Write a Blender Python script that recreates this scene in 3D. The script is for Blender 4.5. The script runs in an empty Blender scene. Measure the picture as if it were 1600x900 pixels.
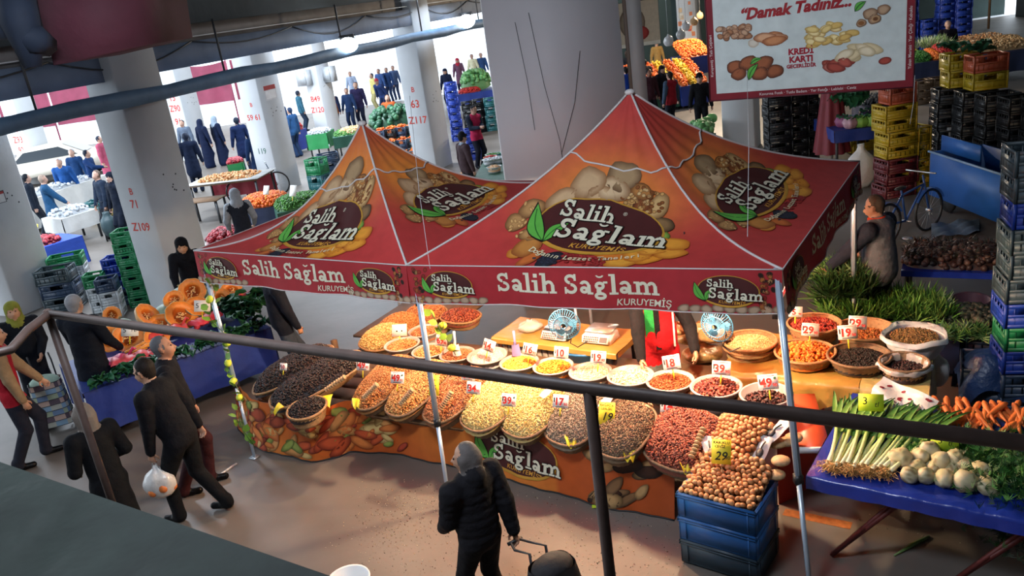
import bpy, math, random
import numpy as np
from mathutils import Vector, Matrix
PI = math.pi
R = random.Random(7)
NR = np.random.RandomState(11)
SC = bpy.context.scene
COL = SC.collection
# ---------------------------------------------------------------- camera
F_PX, PITCH, ROLL, CAM_H = 1310.0, math.radians(19.3), math.radians(8.0), 4.5
_fw = Vector((0, math.cos(PITCH), -math.sin(PITCH)))
_rt = Vector((1, 0, 0)); _up = _rt.cross(_fw)
_r2 = _rt*math.cos(ROLL) - _up*math.sin(ROLL)
_u2 = _up*math.cos(ROLL) + _rt*math.sin(ROLL)
cam = bpy.data.objects.new('camera', bpy.data.cameras.new('camera')); COL.objects.link(cam)
cam.data.sensor_width = 36; cam.data.lens = 36*F_PX/1600; cam.data.clip_end = 400
_m = Matrix((_r2, _u2, -_fw)).transposed().to_4x4(); _m.translation = (0, 0, CAM_H)
cam.matrix_world = _m
SC.camera = cam
def at(px, py, z=0.0):
    """place in the market that a pixel of the photograph shows at height z above the floor"""
    d = _fw + _r2*((px-800)/F_PX) - _u2*((py-450)/F_PX)
    t = (z-CAM_H)/d.z
    return Vector((d.x*t, d.y*t, z))
# ---------------------------------------------------------------- light
SC.view_settings.view_transform = 'Standard'; SC.view_settings.look = 'None'
SC.view_settings.gamma = 1; SC.view_settings.exposure = 0.34
w = bpy.data.worlds.new('sky'); SC.world = w; w.use_nodes = True
_bg = w.node_tree.nodes['Background']
_bg.inputs[0].default_value = (0.80, 0.90, 1.0, 1); _bg.inputs[1].default_value = 2.6
def lamp(name, kind, loc, energy, color, size=.3, rot=None, sy=None):
    L = bpy.data.lights.new(name, kind); L.energy = energy; L.color = color
    if kind == 'AREA':
        L.size = size
        if sy: L.shape = 'RECTANGLE'; L.size_y = sy
    else: L.shadow_soft_size = size
    o = bpy.data.objects.new(name, L); o.location = loc
    if rot: o.rotation_euler = rot
    COL.objects.link(o); return o
# unseen cool area fills added under the hall roof for ambient light
for i, (x, y, e) in enumerate([(-7, 8, 60), (-9, 18, 700), (1, 14, 70), (9, 12, 8), (-1, 24, 280), (12, 24, 60), (-5, 27, 800)]):
    lamp('ceiling_light', 'AREA', (x, y, 5.9), e, (.78, .88, 1.0), 2.4, None, .8)
# unseen fill added for the shaft, then daylight through the open far left
lamp('shaft_fill', 'AREA', (-1.2, 3.2, 5.9), 190, (.80, .88, 1.0), 1.6, (math.radians(52), 0, math.radians(6)), .6)
lamp('open_side_daylight', 'AREA', (-20, 24, 4.2), 1700, (.80, .90, 1.0), 14, (math.radians(78), 0, math.radians(-65)), 4)
# warm bulbs hung inside the two tents
TENT_BULBS = [(-1.6, 8.7, 2.02, 95), (.1, 7.5, 2.02, 210), (1.5, 6.75, 2.02, 190), (2.5, 8.1, 2.0, 50), (-1.2, 10.3, 2.0, 40)]
for x, y, z, e in TENT_BULBS:
    lamp('warm_bulb_light', 'POINT', (x, y, z), e, (1.0, .74, .45), .06)
lamp('fruit_hall_light', 'POINT', (8.6, 30.5, 4.3), 1500, (1.0, .80, .58), .25)
lamp('flood_light_glow', 'POINT', (-6.15, 14.6, 4.0), 60, (.85, .95, 1), .15)
# ---------------------------------------------------------------- materials
_mats = {}
def mat(name, col=(.5, .5, .5), rough=.6, metal=0, noise=None, bump=None, attr=False, trans=0, alpha=1, emit=0, wave=None, spec=None, col2=None, ior=None, sub=0):
    if name in _mats: return _mats[name]
    m = bpy.data.materials.new(name); m.use_nodes = True
    nt = m.node_tree; N = nt.nodes; L = nt.links; B = N['Principled BSDF']
    B.inputs['Roughness'].default_value = rough; B.inputs['Metallic'].default_value = metal
    B.inputs['Transmission Weight'].default_value = trans; B.inputs['Alpha'].default_value = alpha
    if spec is not None: B.inputs['Specular IOR Level'].default_value = spec
    if ior: B.inputs['IOR'].default_value = ior
    tc = N.new('ShaderNodeTexCoord')
    src = None
    if attr:
        a = N.new('ShaderNodeAttribute'); a.attribute_name = 'Col'; src = a.outputs['Color']
    if noise or col2:
        sc, amt = noise or (6, .2)
        n = N.new('ShaderNodeTexNoise'); n.inputs['Scale'].default_value = sc; n.inputs['Detail'].default_value = 5
        L.new(tc.outputs['Object'], n.inputs['Vector'])
        if col2:
            mx = N.new('ShaderNodeMix'); mx.data_type = 'RGBA'
            rp = N.new('ShaderNodeMapRange'); rp.inputs[1].default_value = .5-amt; rp.inputs[2].default_value = .5+amt
            L.new(n.outputs['Fac'], rp.inputs[0]); L.new(rp.outputs[0], mx.inputs[0])
            mx.inputs[6].default_value = (*col, 1); mx.inputs[7].default_value = (*col2, 1)
            src = mx.outputs[2]
        else:
            mr = N.new('ShaderNodeMapRange'); mr.inputs[1].default_value = .25; mr.inputs[2].default_value = .75
            mr.inputs[3].default_value = 1-amt; mr.inputs[4].default_value = 1+amt
            L.new(n.outputs['Fac'], mr.inputs[0])
            mx = N.new('ShaderNodeMix'); mx.data_type = 'RGBA'; mx.blend_type = 'MULTIPLY'; mx.inputs[0].default_value = 1
            if src: L.new(src, mx.inputs[6])
            else: mx.inputs[6].default_value = (*col, 1)
            L.new(mr.outputs[0], mx.inputs[7]); src = mx.outputs[2]
    if wave:
        wv = N.new('ShaderNodeTexWave'); wv.inputs['Scale'].default_value = wave[0]; wv.inputs['Distortion'].default_value = wave[1]
        wv.bands_direction = wave[3] if len(wave) > 3 else 'X'
        L.new(tc.outputs['Object'], wv.inputs['Vector'])
        b = N.new('ShaderNodeBump'); b.inputs['Strength'].default_value = wave[2]; b.inputs['Distance'].default_value = .01
        L.new(wv.outputs['Fac'], b.inputs['Height']); L.new(b.outputs[0], B.inputs['Normal'])
    if bump:
        n2 = N.new('ShaderNodeTexNoise'); n2.inputs['Scale'].default_value = bump[0]; n2.inputs['Detail'].default_value = 4
        L.new(tc.outputs['Object'], n2.inputs['Vector'])
        b = N.new('ShaderNodeBump'); b.inputs['Strength'].default_value = bump[1]; b.inputs['Distance'].default_value = bump[2] if len(bump) > 2 else .01
        L.new(n2.outputs['Fac'], b.inputs['Height']); L.new(b.outputs[0], B.inputs['Normal'])
    if src: L.new(src, B.inputs['Base Color'])
    else: B.inputs['Base Color'].default_value = (*col, 1)
    if emit:
        B.inputs['Emission Color'].default_value = (*col, 1); B.inputs['Emission Strength'].default_value = emit
    m.diffuse_color = (*col, 1)
    _mats[name] = m; return m
def hx(s):
    c = [int(s[i:i+2], 16)/255 for i in (0, 2, 4)]
    return tuple(((x+.055)/1.055)**2.4 if x > .04 else x/12.92 for x in c)
PRINT = mat('printed_cloth', rough=.62, attr=True, noise=(9, .10), spec=.3)
NUTS = mat('nuts_and_seeds', rough=.55, attr=True, noise=(60, .18))
VEG = mat('vegetable_skin', rough=.5, attr=True, noise=(30, .14))
PLAST = lambda n, c: mat(n, c, rough=.42, noise=(5, .12))
# ---------------------------------------------------------------- mesh building
class MB:
    def __init__(s): s.V = []; s.F = []; s.Cc = []; s.n = 0; s.anyc = False
    def add(s, V, F, col=None):
        V = np.asarray(V, float).reshape(-1, 3)
        if isinstance(F, np.ndarray) and F.ndim == 2: G = [F]
        else:
            G = {}
            for f in F: G.setdefault(len(f), []).append(f)
            G = [np.array(g) for g in G.values()]
        for g in G: s.F.append(g.astype(np.int64)+s.n)
        s.V.append(V); s.n += len(V)
        if col is None: s.Cc.append(np.ones((len(V), 3))*.5)
        else:
            s.anyc = True; c = np.asarray(col, float)
            s.Cc.append(np.broadcast_to(c, (len(V), 3)) if c.ndim == 1 else c)
        return s
    def box(s, c, d, rz=0, col=None, M=None, tap=1):
        x, y, z = d[0]/2, d[1]/2, d[2]/2
        V = np.array([(-x*tap, -y*tap, -z), (x*tap, -y*tap, -z), (x*tap, y*tap, -z), (-x*tap, y*tap, -z), (-x, -y, z), (x, -y, z), (x, y, z), (-x, y, z)])
        if rz: cr, sr = math.cos(rz), math.sin(rz); V = np.c_[V[:, 0]*cr-V[:, 1]*sr, V[:, 0]*sr+V[:, 1]*cr, V[:, 2]]
        if M is not None: V = V @ np.array(M.to_3x3()).T
        return s.add(V+np.array(c), np.array([(0, 3, 2, 1), (4, 5, 6, 7), (0, 1, 5, 4), (1, 2, 6, 5), (2, 3, 7, 6), (3, 0, 4, 7)]), col)
    def beam(s, a, b, wd, ht, col=None):
        a = Vector(a); b = Vector(b); d = b-a; q = d.to_track_quat('X', 'Z').to_matrix()
        return s.box((a+b)/2, (d.length, wd, ht), M=q, col=col)
    def tube(s, pts, r, n=8, col=None, caps=True):
        P = [Vector(p) for p in pts]; m = len(P)
        rr = r if hasattr(r, '__len__') else [r]*m
        V = []; up = None
        for i, p in enumerate(P):
            d = (P[min(i+1, m-1)]-P[max(i-1, 0)]).normalized()
            if up is None:
                up = Vector((0, 0, 1)) if abs(d.z) < .9 else Vector((0, 1, 0))
            x = up.cross(d).normalized(); y = d.cross(x); up = y
            for k in range(n):
                a = 2*PI*k/n; V.append(p+x*(math.cos(a)*rr[i])+y*(math.sin(a)*rr[i]))
        F = [(i*n+k, i*n+(k+1) % n, (i+1)*n+(k+1) % n, (i+1)*n+k) for i in range(m-1) for k in range(n)]
        if caps: F += [tuple(range(n))[::-1], tuple((m-1)*n+k for k in range(n))]
        return s.add([tuple(v) for v in V], F, col)
    def lathe(s, prof, n=20, c=(0, 0, 0), col=None, sx=1, sy=1, wob=None, caps=False):
        prof = np.array(prof, float); m = len(prof); a = np.arange(n)*2*PI/n
        V = np.zeros((m, n, 3)); r = prof[:, 0][:, None]
        if wob is not None: r = r+wob(a[None, :], prof[:, 1][:, None])
        V[:, :, 0] = r*np.cos(a)*sx; V[:, :, 1] = r*np.sin(a)*sy; V[:, :, 2] = prof[:, 1][:, None]
        F = [(i*n+k, i*n+(k+1) % n, (i+1)*n+(k+1) % n, (i+1)*n+k) for i in range(m-1) for k in range(n)]
        if caps: F += [tuple(range(n))[::-1], tuple((m-1)*n+k for k in range(n))]
        return s.add(V.reshape(-1, 3)+np.array(c), F, col)
    def ell(s, c, r, n=10, m=7, M=None, col=None):
        V, F = uvs(n, m); V = V*np.array(r)
        if M is not None: V = V @ np.array(M.to_3x3()).T
        return s.add(V+np.array(c), F, col)
    def grid(s, fn, nu, nv, col=None):
        V = [fn(i/nu, j/nv) for j in range(nv+1) for i in range(nu+1)]
        F = [(j*(nu+1)+i, j*(nu+1)+i+1, (j+1)*(nu+1)+i+1, (j+1)*(nu+1)+i) for j in range(nv) for i in range(nu)]
        if callable(col): col = [col(i/nu, j/nv) for j in range(nv+1) for i in range(nu+1)]
        return s.add([tuple(v) for v in V], F, col)
    def scatter(s, V, F, P, S, rot=None, col=None):
        """copies of a small shape at points P with scales S and random turns"""
        n = len(P); k = len(V)
        Q = NR.normal(size=(n, 4)); Q /= np.linalg.norm(Q, axis=1)[:, None]
        if rot is not None: Q = rot
        w_, x, y, z = Q.T
        M = np.stack([1-2*(y*y+z*z), 2*(x*y-z*w_), 2*(x*z+y*w_), 2*(x*y+z*w_), 1-2*(x*x+z*z), 2*(y*z-x*w_), 2*(x*z-y*w_), 2*(y*z+x*w_), 1-2*(x*x+y*y)], 1).reshape(n, 3, 3)
        W = np.einsum('nij,kj->nki', M, V)*np.asarray(S).reshape(n, 1, 1)+P[:, None, :]
        FF = (F[None]+(np.arange(n)*k)[:, None, None]).reshape(-1, F.shape[1])
        c = None if col is None else np.repeat(col, k, axis=0)
        return s.add(W.reshape(-1, 3), FF, c)
    def mesh(s, name, m=None, smooth=False):
        me = bpy.data.meshes.new(name)
        V = np.concatenate(s.V) if s.V else np.zeros((0, 3))
        me.vertices.add(len(V)); me.vertices.foreach_set('co', V.astype(np.float32).ravel())
        L = np.concatenate([f.ravel() for f in s.F]); T = np.concatenate([np.full(len(f), f.shape[1]) for f in s.F])
        me.loops.add(len(L)); me.loops.foreach_set('vertex_index', L.astype(np.int32))
        me.polygons.add(len(T)); me.polygons.foreach_set('loop_start', np.r_[0, np.cumsum(T)[:-1]].astype(np.int32))
        if smooth: me.polygons.foreach_set('use_smooth', np.ones(len(T), bool))
        me.update(calc_edges=True)
        if s.anyc:
            a = me.color_attributes.new('Col', 'FLOAT_COLOR', 'POINT')
            c = np.concatenate(s.Cc); a.data.foreach_set('color', np.c_[c, np.ones(len(c))].astype(np.float32).ravel())
        if m: me.materials.append(m)
        return me
    def build(s, name, m, parent=None, smooth=False, loc=None, rz=None):
        o = bpy.data.objects.new(name, s.mesh(name, m, smooth)); COL.objects.link(o)
        if parent: o.parent = parent
        if loc is not None: o.location = loc
        if rz is not None: o.rotation_euler[2] = rz
        return o
_uv = {}
def uvs(n, m):
    if (n, m) in _uv: return _uv[(n, m)]
    V = [(0, 0, -1)]
    for j in range(1, m):
        t = PI*j/m
        V += [(math.sin(t)*math.cos(2*PI*k/n), math.sin(t)*math.sin(2*PI*k/n), -math.cos(t)) for k in range(n)]
    V.append((0, 0, 1)); F = []
    for k in range(n): F.append((0, 1+(k+1) % n, 1+k))
    for j in range(m-2):
        for k in range(n): a = 1+j*n; F.append((a+k, a+(k+1) % n, a+n+(k+1) % n, a+n+k))
    a = 1+(m-2)*n
    for k in range(n): F.append((a+k, a+(k+1) % n, len(V)-1))
    _uv[(n, m)] = (np.array(V, float), F); return _uv[(n, m)]
_t = (1+5**.5)/2
ICO_V = np.array([(-1, _t, 0), (1, _t, 0), (-1, -_t, 0), (1, -_t, 0), (0, -1, _t), (0, 1, _t), (0, -1, -_t), (0, 1, -_t), (_t, 0, -1), (_t, 0, 1), (-_t, 0, -1), (-_t, 0, 1)])/math.sqrt(1+_t*_t)
ICO_F = np.array([(0, 11, 5), (0, 5, 1), (0, 1, 7), (0, 7, 10), (0, 10, 11), (1, 5, 9), (5, 11, 4), (11, 10, 2), (10, 7, 6), (7, 1, 8), (3, 9, 4), (3, 4, 2), (3, 2, 6), (3, 6, 8), (3, 8, 9), (4, 9, 5), (2, 4, 11), (6, 2, 10), (8, 6, 7), (9, 8, 1)])
OCT_V = np.array([(1, 0, 0), (-1, 0, 0), (0, 1, 0), (0, -1, 0), (0, 0, 1), (0, 0, -1.)])
OCT_F = np.array([(0, 2, 4), (2, 1, 4), (1, 3, 4), (3, 0, 4), (2, 0, 5), (1, 2, 5), (3, 1, 5), (0, 3, 5)])
def tag(o, label, cat, group=None, kind=None):
    o['label'] = label; o['category'] = cat
    if group: o['group'] = group
    if kind: o['kind'] = kind
    return o
def thing(name, label, cat, loc=(0, 0, 0), rz=0, group=None):
    o = bpy.data.objects.new(name, None); o.empty_display_size = .1; COL.objects.link(o)
    o.location = loc; o.rotation_euler[2] = rz
    return tag(o, label, cat, group)
def struct(name, mb, m, smooth=False, loc=None, rz=None):
    o = mb.build(name, m, None, smooth, loc, rz); o['kind'] = 'structure'; return o
def dup(root, loc=None, rz=None, label=None, group=None, rot=None, scale=None):
    r = root.copy(); COL.objects.link(r)
    if loc is not None: r.location = loc
    if rz is not None: r.rotation_euler[2] = rz
    if rot is not None: r.rotation_euler = rot
    if scale is not None: r.scale = (scale,)*3 if not hasattr(scale, '__len__') else scale
    if label: r['label'] = label
    if group: r['group'] = group
    for ch in list(root.children):
        c = ch.copy(); COL.objects.link(c); c.parent = r
        for g in ch.children:
            d = g.copy(); COL.objects.link(d); d.parent = c
    return r
def single(name, me, label, cat, loc, rot=(0, 0, 0), group=None, scale=1, kind=None):
    o = bpy.data.objects.new(name, me); COL.objects.link(o); o.location = loc; o.rotation_euler = rot
    o.scale = (scale,)*3 if not hasattr(scale, '__len__') else scale
    return tag(o, label, cat, group, kind)
def ang(a, b): d = Vector(b)-Vector(a); return math.atan2(d.y, d.x)
ORD = ['first', 'second', 'third', 'fourth', 'fifth', 'sixth', 'seventh', 'eighth', 'ninth', 'tenth', 'eleventh', 'twelfth', 'thirteenth', 'fourteenth', 'fifteenth']
# ================================================================ setting
A1 = math.radians(-28.0)                       # direction of the building grid, e1 to the right, e2 to the back
E1 = Vector((math.cos(A1), math.sin(A1), 0)); E2 = Vector((-math.sin(A1), math.cos(A1), 0))
M_CONC = mat('painted_concrete', (.50, .52, .54), rough=.75, noise=(1.2, .10), bump=(14, .25, .01))
M_FLOOR = mat('worn_concrete_floor', (.105, .088, .074), rough=.5, col2=(.18, .155, .135), noise=(.9, .22), bump=(5, .35, .01))
M_DARKMET = mat('dark_steel', (.03, .032, .036), rough=.5, noise=(8, .2))
M_CHROME = mat('galvanised_steel', (.55, .58, .6), rough=.35, metal=.7, noise=(9, .1))
M_WHITE = mat('white_plastic', (.75, .77, .78), rough=.45, noise=(4, .06))
b = MB(); b.grid(lambda u, v: (-60+140*u, -4+84*v, 0), 28, 20)
struct('floor', b, M_FLOOR)
# painted line, gutter strip and damp stains on the floor by the right table
b = MB(); p, q = at(1225, 800), at(1330, 822); d = (q-p).normalized(); nn = Vector((-d.y, d.x, 0))*.05
b.add([tuple(p-nn+Vector((0, 0, .003))), tuple(q-nn+Vector((0, 0, .003))), tuple(q+nn+Vector((0, 0, .003))), tuple(p+nn+Vector((0, 0, .003)))], [(0, 1, 2, 3)])
struct('trim_1', b, mat('orange_floor_paint', (.32, .10, .02), rough=.6, noise=(20, .4)))
# roof slab over the hall (its open side is to the far left) and its walls
b = MB(); b.box((9, 9, 6.35), (54, 34, .25)); b.box((9.5, 35, 6.35), (33, 22, .25))
struct('ceiling', b, mat('roof_concrete', (.22, .24, .27), rough=.8, noise=(1, .2)))
b = MB(); b.box((0, -3.2, 3.2), (46, .2, 6.4)); struct('wall_rear', b, M_CONC)
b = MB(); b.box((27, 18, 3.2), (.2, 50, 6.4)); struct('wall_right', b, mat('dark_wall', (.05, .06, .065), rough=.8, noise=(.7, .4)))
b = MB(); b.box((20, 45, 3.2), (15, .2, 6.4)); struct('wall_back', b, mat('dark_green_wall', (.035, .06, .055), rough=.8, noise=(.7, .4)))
# mezzanine slab the photographer stands on
b = MB(); b.box((0, -.9, 2.55), (12, 2.2, .22)); struct('trim_2', b, M_CONC)

def pillar(c, wa, wb, top, name, rz=A1):
    b = MB(); k = .03
    x, y = wa/2, wb/2
    P = [(-x+k, -y), (x-k, -y), (x, -y+k), (x, y-k), (x-k, y), (-x+k, y), (-x, y-k), (-x, -y+k)]
    V = [(px, py, z) for z in (0, .05, 1.4, 2.8, top) for px, py in P]; n = 8
    F = [(j*n+i, j*n+(i+1) % n, (j+1)*n+(i+1) % n, (j+1)*n+i) for j in range(4) for i in range(n)] + [tuple(32+i for i in range(8))]
    b.add(V, F); return struct(name, b, M_CONC, loc=(c[0], c[1], 0), rz=rz)
# ---- flat marks: letters, signs
_tc = {}
def text2d(s, size, bold=0.0, shear=0.0, space=1.0):
    k = (s, size, bold, shear, space)
    if k not in _tc:
        cu = bpy.data.curves.new('lettering', 'FONT'); cu.body = s; cu.size = size; cu.offset = bold*size; cu.shear = shear; cu.space_character = space
        cu.align_x = 'CENTER'; cu.align_y = 'CENTER'; cu.resolution_u = 2
        o = bpy.data.objects.new('lettering', cu); COL.objects.link(o)
        me = o.to_mesh(); V = np.array([v.co[:2] for v in me.vertices]).reshape(-1, 2); F = [tuple(p.vertices) for p in me.polygons]
        o.to_mesh_clear(); bpy.data.objects.remove(o); bpy.data.curves.remove(cu); _tc[k] = (V, F)
    return _tc[k]
class Print:
    """flat coloured shapes in metres on a sheet; mapped onto a surface by fn(x, y, lift)"""
    def __init__(s): s.L = []
    def poly(s, V, F, col, lift): s.L.append((np.asarray(V, float), F, col, lift)); return s
    def text(s, t, x, y, size, col, lift=3, bold=0, shear=0, rot=0, space=1):
        V, F = text2d(t, size, bold, shear, space)
        if len(V) == 0: return s
        c, k = math.cos(rot), math.sin(rot); V = np.c_[V[:, 0]*c-V[:, 1]*k+x, V[:, 0]*k+V[:, 1]*c+y]
        return s.poly(V, F, col, lift)
    def rect(s, x0, y0, x1, y1, col, lift=1, n=1):
        V = [(x0+(x1-x0)*i/n, y) for i in range(n+1) for y in (y0, y1)]
        return s.poly(V, [(2*i, 2*i+2, 2*i+3, 2*i+1) for i in range(n)], col, lift)
    def oval(s, x, y, a, b, col, lift=1, rot=0, col2=None, n=20, wob=0, seed=0, hx_=0, hy_=0):
        """disc with its own shade from centre (col) to rim (col2)"""
        rr = random.Random(seed); c, k = math.cos(rot), math.sin(rot); V = [(x+hx_, y+hy_)]; C = [col]
        ph = rr.random()*6
        m = max(2, int(max(a, b)/.07)); n = max(n, int(max(a, b)/.02)) if max(a, b) > .2 else n
        for ring in [(i+1)/m for i in range(m)]:
            for i in range(n):
                t = 2*PI*i/n; w = 1+wob*math.sin(3*t+ph)+wob*.6*math.sin(5*t+2*ph)
                px, py = a*ring*w*math.cos(t), b*ring*w*math.sin(t); V.append((x+hx_*(1-ring)+px*c-py*k, y+hy_*(1-ring)+px*k+py*c))
                C.append(col if ring < .99 else (col2 or col))
        F = [(0, 1+i, 1+(i+1) % n) for i in range(n)]+[(1+j*n+i, 1+(j+1)*n+i, 1+(j+1)*n+(i+1) % n, 1+j*n+(i+1) % n) for j in range(m-1) for i in range(n)]
        return s.poly(V, F, np.array(C), lift)
    def to(s, fn, step=.0016, mb=None):
        b = mb or MB()
        for V, F, c, l in s.L:
            W = [fn(x, y, l*step) for x, y in V]
            b.add([tuple(v) for v in W], F, c)
        return b
    def merge(s, o, x=0, y=0, rot=0, sc=1, lift=0):
        c, k = math.cos(rot)*sc, math.sin(rot)*sc
        for V, F, col, l in o.L: s.poly(np.c_[V[:, 0]*c-V[:, 1]*k+x, V[:, 0]*k+V[:, 1]*c+y], F, col, l+lift)
        return s
RED = hx('c0392b'); DRED = hx('9c2a2a')
def mark(par, c, u, nrm, P, name='painted_number', m=None):
    """print P on the vertical face through c with horizontal direction u and outward normal nrm (local to par)"""
    c = Vector(c); u = Vector(u); nrm = Vector(nrm)
    return P.to(lambda x, y, l: c+u*x+Vector((0, 0, y))+nrm*(l+.002)).build(name, m or PRINT, par)
PIL = {}
for name, c, wa, wb, lines, side in [
    ('pillar_2', (-5.88, 14.5), .72, .94, [('B', 0, .16), ('71', -.22, .2), ('Z109', -.62, .2)], 2.2),
    ('pillar_3', (-6.25, 24.4), .72, .94, [('B', .25, .16), ('59 61', -.1, .22), ('119', -1.05, .22)], 2.25),
    ('pillar_4', (-6.0, 32.0), .60, .78, [('B49', 0, .28), ('Z120', -.4, .28)], 1.75),
    ('pillar_5', (-1.75, 24.4), .72, .94, [('B', .3, .2), ('63', -.1, .3), ('Z117', -.55, .28)], 2.0),
    ('pillar_1', (-9.35, 15.7), .72, .94, [], 2.2),
    ('pillar_6', (6.35, 21.2), .8, .8, [], 2),
    ('pillar_8', (-17.5, 33), .8, .9, [('A', .4, .3), ('16', 0, .34), ('Z93', -.4, .34), ('92', -.8, .34)], 2.1),
    ('pillar_9', (-11.6, 33.5), .8, .9, [('A', .4, .3), ('15', 0, .34), ('Z90', -.4, .34), ('91', -.9, .34)], 2.4)]:
    o = pillar(c, wa, wb, 6.22, name); PIL[name] = o
    P = Print()
    for t, dy, sz in lines: P.text(t, 0, dy, sz, RED if dy > -1 else hx('4a6a60'), 1, bold=.015)
    if lines: mark(o, (0, -wb/2, side), (1, 0, 0), (0, -1, 0), P)
    if name == 'pillar_3':
        P = Print().rect(-.24, -.2, .24, .2, (.6, .6, .62), 1).rect(-.24, .08, .24, .2, (.35, .05, .05), 2).rect(-.2, -.16, .2, .06, (.75, .75, .76), 2)
        mark(o, (wa/2, 0, 2.75), (0, 1, 0), (1, 0, 0), P, 'notice_plate')
    if name == 'pillar_1':
        P = Print().rect(-.16, -.1, .16, .12, (.06, .06, .07), 1).rect(-.145, -.09, .145, .06, (.62, .63, .64), 2).rect(-.145, .06, .145, .105, (.4, .06, .06), 2)
        mark(o, (wa/2, -.12, 2.2), (0, 1, 0), (1, 0, 0), P, 'notice_plate')
    # bolt holes and scuffs
    P = Print(); rr = random.Random(len(name)+int(name[-1]))
    for i in range(7): P.oval(rr.uniform(-.25, .2), rr.uniform(-.2, .2), .016, .016, (.03, .03, .035), 1, n=7)
    mark(o, (wa/2, .1, 2.2 if name != 'pillar_5' else 2.0), (0, 1, 0), (1, 0, 0), P, 'bolt_hole')
# electric boxes on pillar_4
for dx, dy in ((-.2, -.52), (.43, .1)):
    t = MB().box((0, 0, 0), (.5, .3, .55)).box((0, -.17, 0), (.36, .03, .4)).build('meter_box', PLAST('grey_box', (.42, .44, .46)), PIL['pillar_4']); t.location = (dx, dy, 2.55)
# the big clad shaft behind the tents
p0 = at(797, 290, 1.9); p0 = Vector((.28, 12.1, 0)); p1 = at(946, 160, 3.0); p1 = Vector((2.02, 12.1, 0))
b = MB(); b.box((1.06, 12.95, 3.1), (1.86, 1.7, 6.24)); sh = struct('pillar_7', b, mat('white_cladding', (.66, .64, .66), rough=.55, noise=(.8, .07)))
b = MB().box((2.1, 12.25, 3.1), (.05, .05, 6.2)); b.build('cover_strip', mat('brown_strip', (.17, .12, .09), rough=.6), sh)
b = MB().box((2.22, 12.36, 3.1), (.2, .3, 6.2)); b.build('side_panel', mat('cream_panel', (.42, .40, .38), rough=.6, noise=(2, .1)), sh)
b = MB()
for pts in ([(.55, 4.1), (.62, 3.3), (.64, 2.6)], [(.75, 4.2), (.85, 3.2), (.98, 2.4), (1.0, 1.8)], [(1.4, 3.6), (1.25, 2.9), (.98, 2.2)]):
    b.tube([(x, 12.08, z) for x, z in pts], .004, 5)
b.build('loose_wire', M_DARKMET, sh)
# edge beam with its bands, following the pillars
LB0 = Vector((-6.1, 14.0, 0)); LBD = Vector((4.4, 10.05, 0)).normalized(); LBN = Vector((LBD.y, -LBD.x, 0))
def along(t, off, z): v = LB0+LBD*t+LBN*off; return (v.x, v.y, z)
def band(name, t0, t1, off, z0, z1, th, m, parent=None):
    b = MB(); b.beam(along(t0, off-th/2, (z0+z1)/2), along(t1, off-th/2, (z0+z1)/2), th, z1-z0)
    return struct(name, b, m) if parent is None else b.build(name, m, parent)
M_BEAM = mat('beam_paint', (.17, .22, .31), rough=.7, noise=(1.5, .25), bump=(6, .3, .02))
bm = band('trim_3', -13, 19, .1, 4.0, 4.42, .35, M_BEAM)
band('trim_4', -13, 19, -.12, 4.42, 4.72, .3, mat('beam_band', (.27, .25, .24), rough=.7, noise=(2, .25)))
band('trim_5', -13, 19, .45, 4.72, 6.25, .6, mat('tarpaulin_grey_green', (.045, .06, .068), rough=.75, noise=(1.2, .35), bump=(3, .5, .03)))
b = MB(); b.tube([along(-13, .03, 4.5), along(19, .03, 4.5)], .012, 6); b.build('cable_tray', M_WHITE, bm)
b = MB()
for k in range(7):
    t0 = -4+k*3.1; b.tube([along(t0+3.1*i/8, .13, 4.42-.28*math.sin(PI*i/8)*(.5+.5*(k % 2))) for i in range(9)], .014, 5)
b.build('hanging_cable', M_DARKMET, bm)
b = MB()
pts = [along(-13+i*1.0, .45, 3.7+.015*math.sin(i*1.7)) for i in range(33)]
b.tube(pts, [.125+.012*math.sin(i*2.1) for i in range(33)], 12)
pipe = b.build('duct_pipe', mat('wrapped_duct', (.10, .19, .31), rough=.6, noise=(3, .25), bump=(5, .4, .02)), None, True)
tag(pipe, 'long blue-grey wrapped duct hung under the edge beam in front of the pillars', 'pipe')
for t in (-1.6, 2.5, 6.6, 10.6, 14.5): MB().tube([along(t, .45, 3.72), along(t, .45, 4.75)], .02, 6).build('hanger_rod', M_DARKMET, pipe)
# two flood lights on the duct
M_EMIT = mat('lamp_glass', (.86, .95, 1), emit=14)
for (px, py), lab in (((437, 80), 'glaring white floodlight on the duct at the upper left'), ((740, 24), 'glaring white floodlight on the duct beside the big white shaft')):
    t_ = 6.6 if px < 600 else 13.2
    base = along(t_, .62, 3.86)
    L = thing('flood_light', lab, 'light', base, 0)
    sc = 1.0 if px < 600 else 1.15
    MB().box((0, 0, .17*sc), (.3*sc, .16*sc, .1*sc)).tube([(-.16*sc, 0, 0), (-.18*sc, 0, .2*sc), (.18*sc, 0, .2*sc), (.16*sc, 0, 0)], .012, 6).build('housing', M_DARKMET, L)
    MB().ell((0, -.05, 0), (.22*sc, .14*sc, .17*sc), 16, 10).build('lamp_bulb', M_EMIT, L, True)
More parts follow.
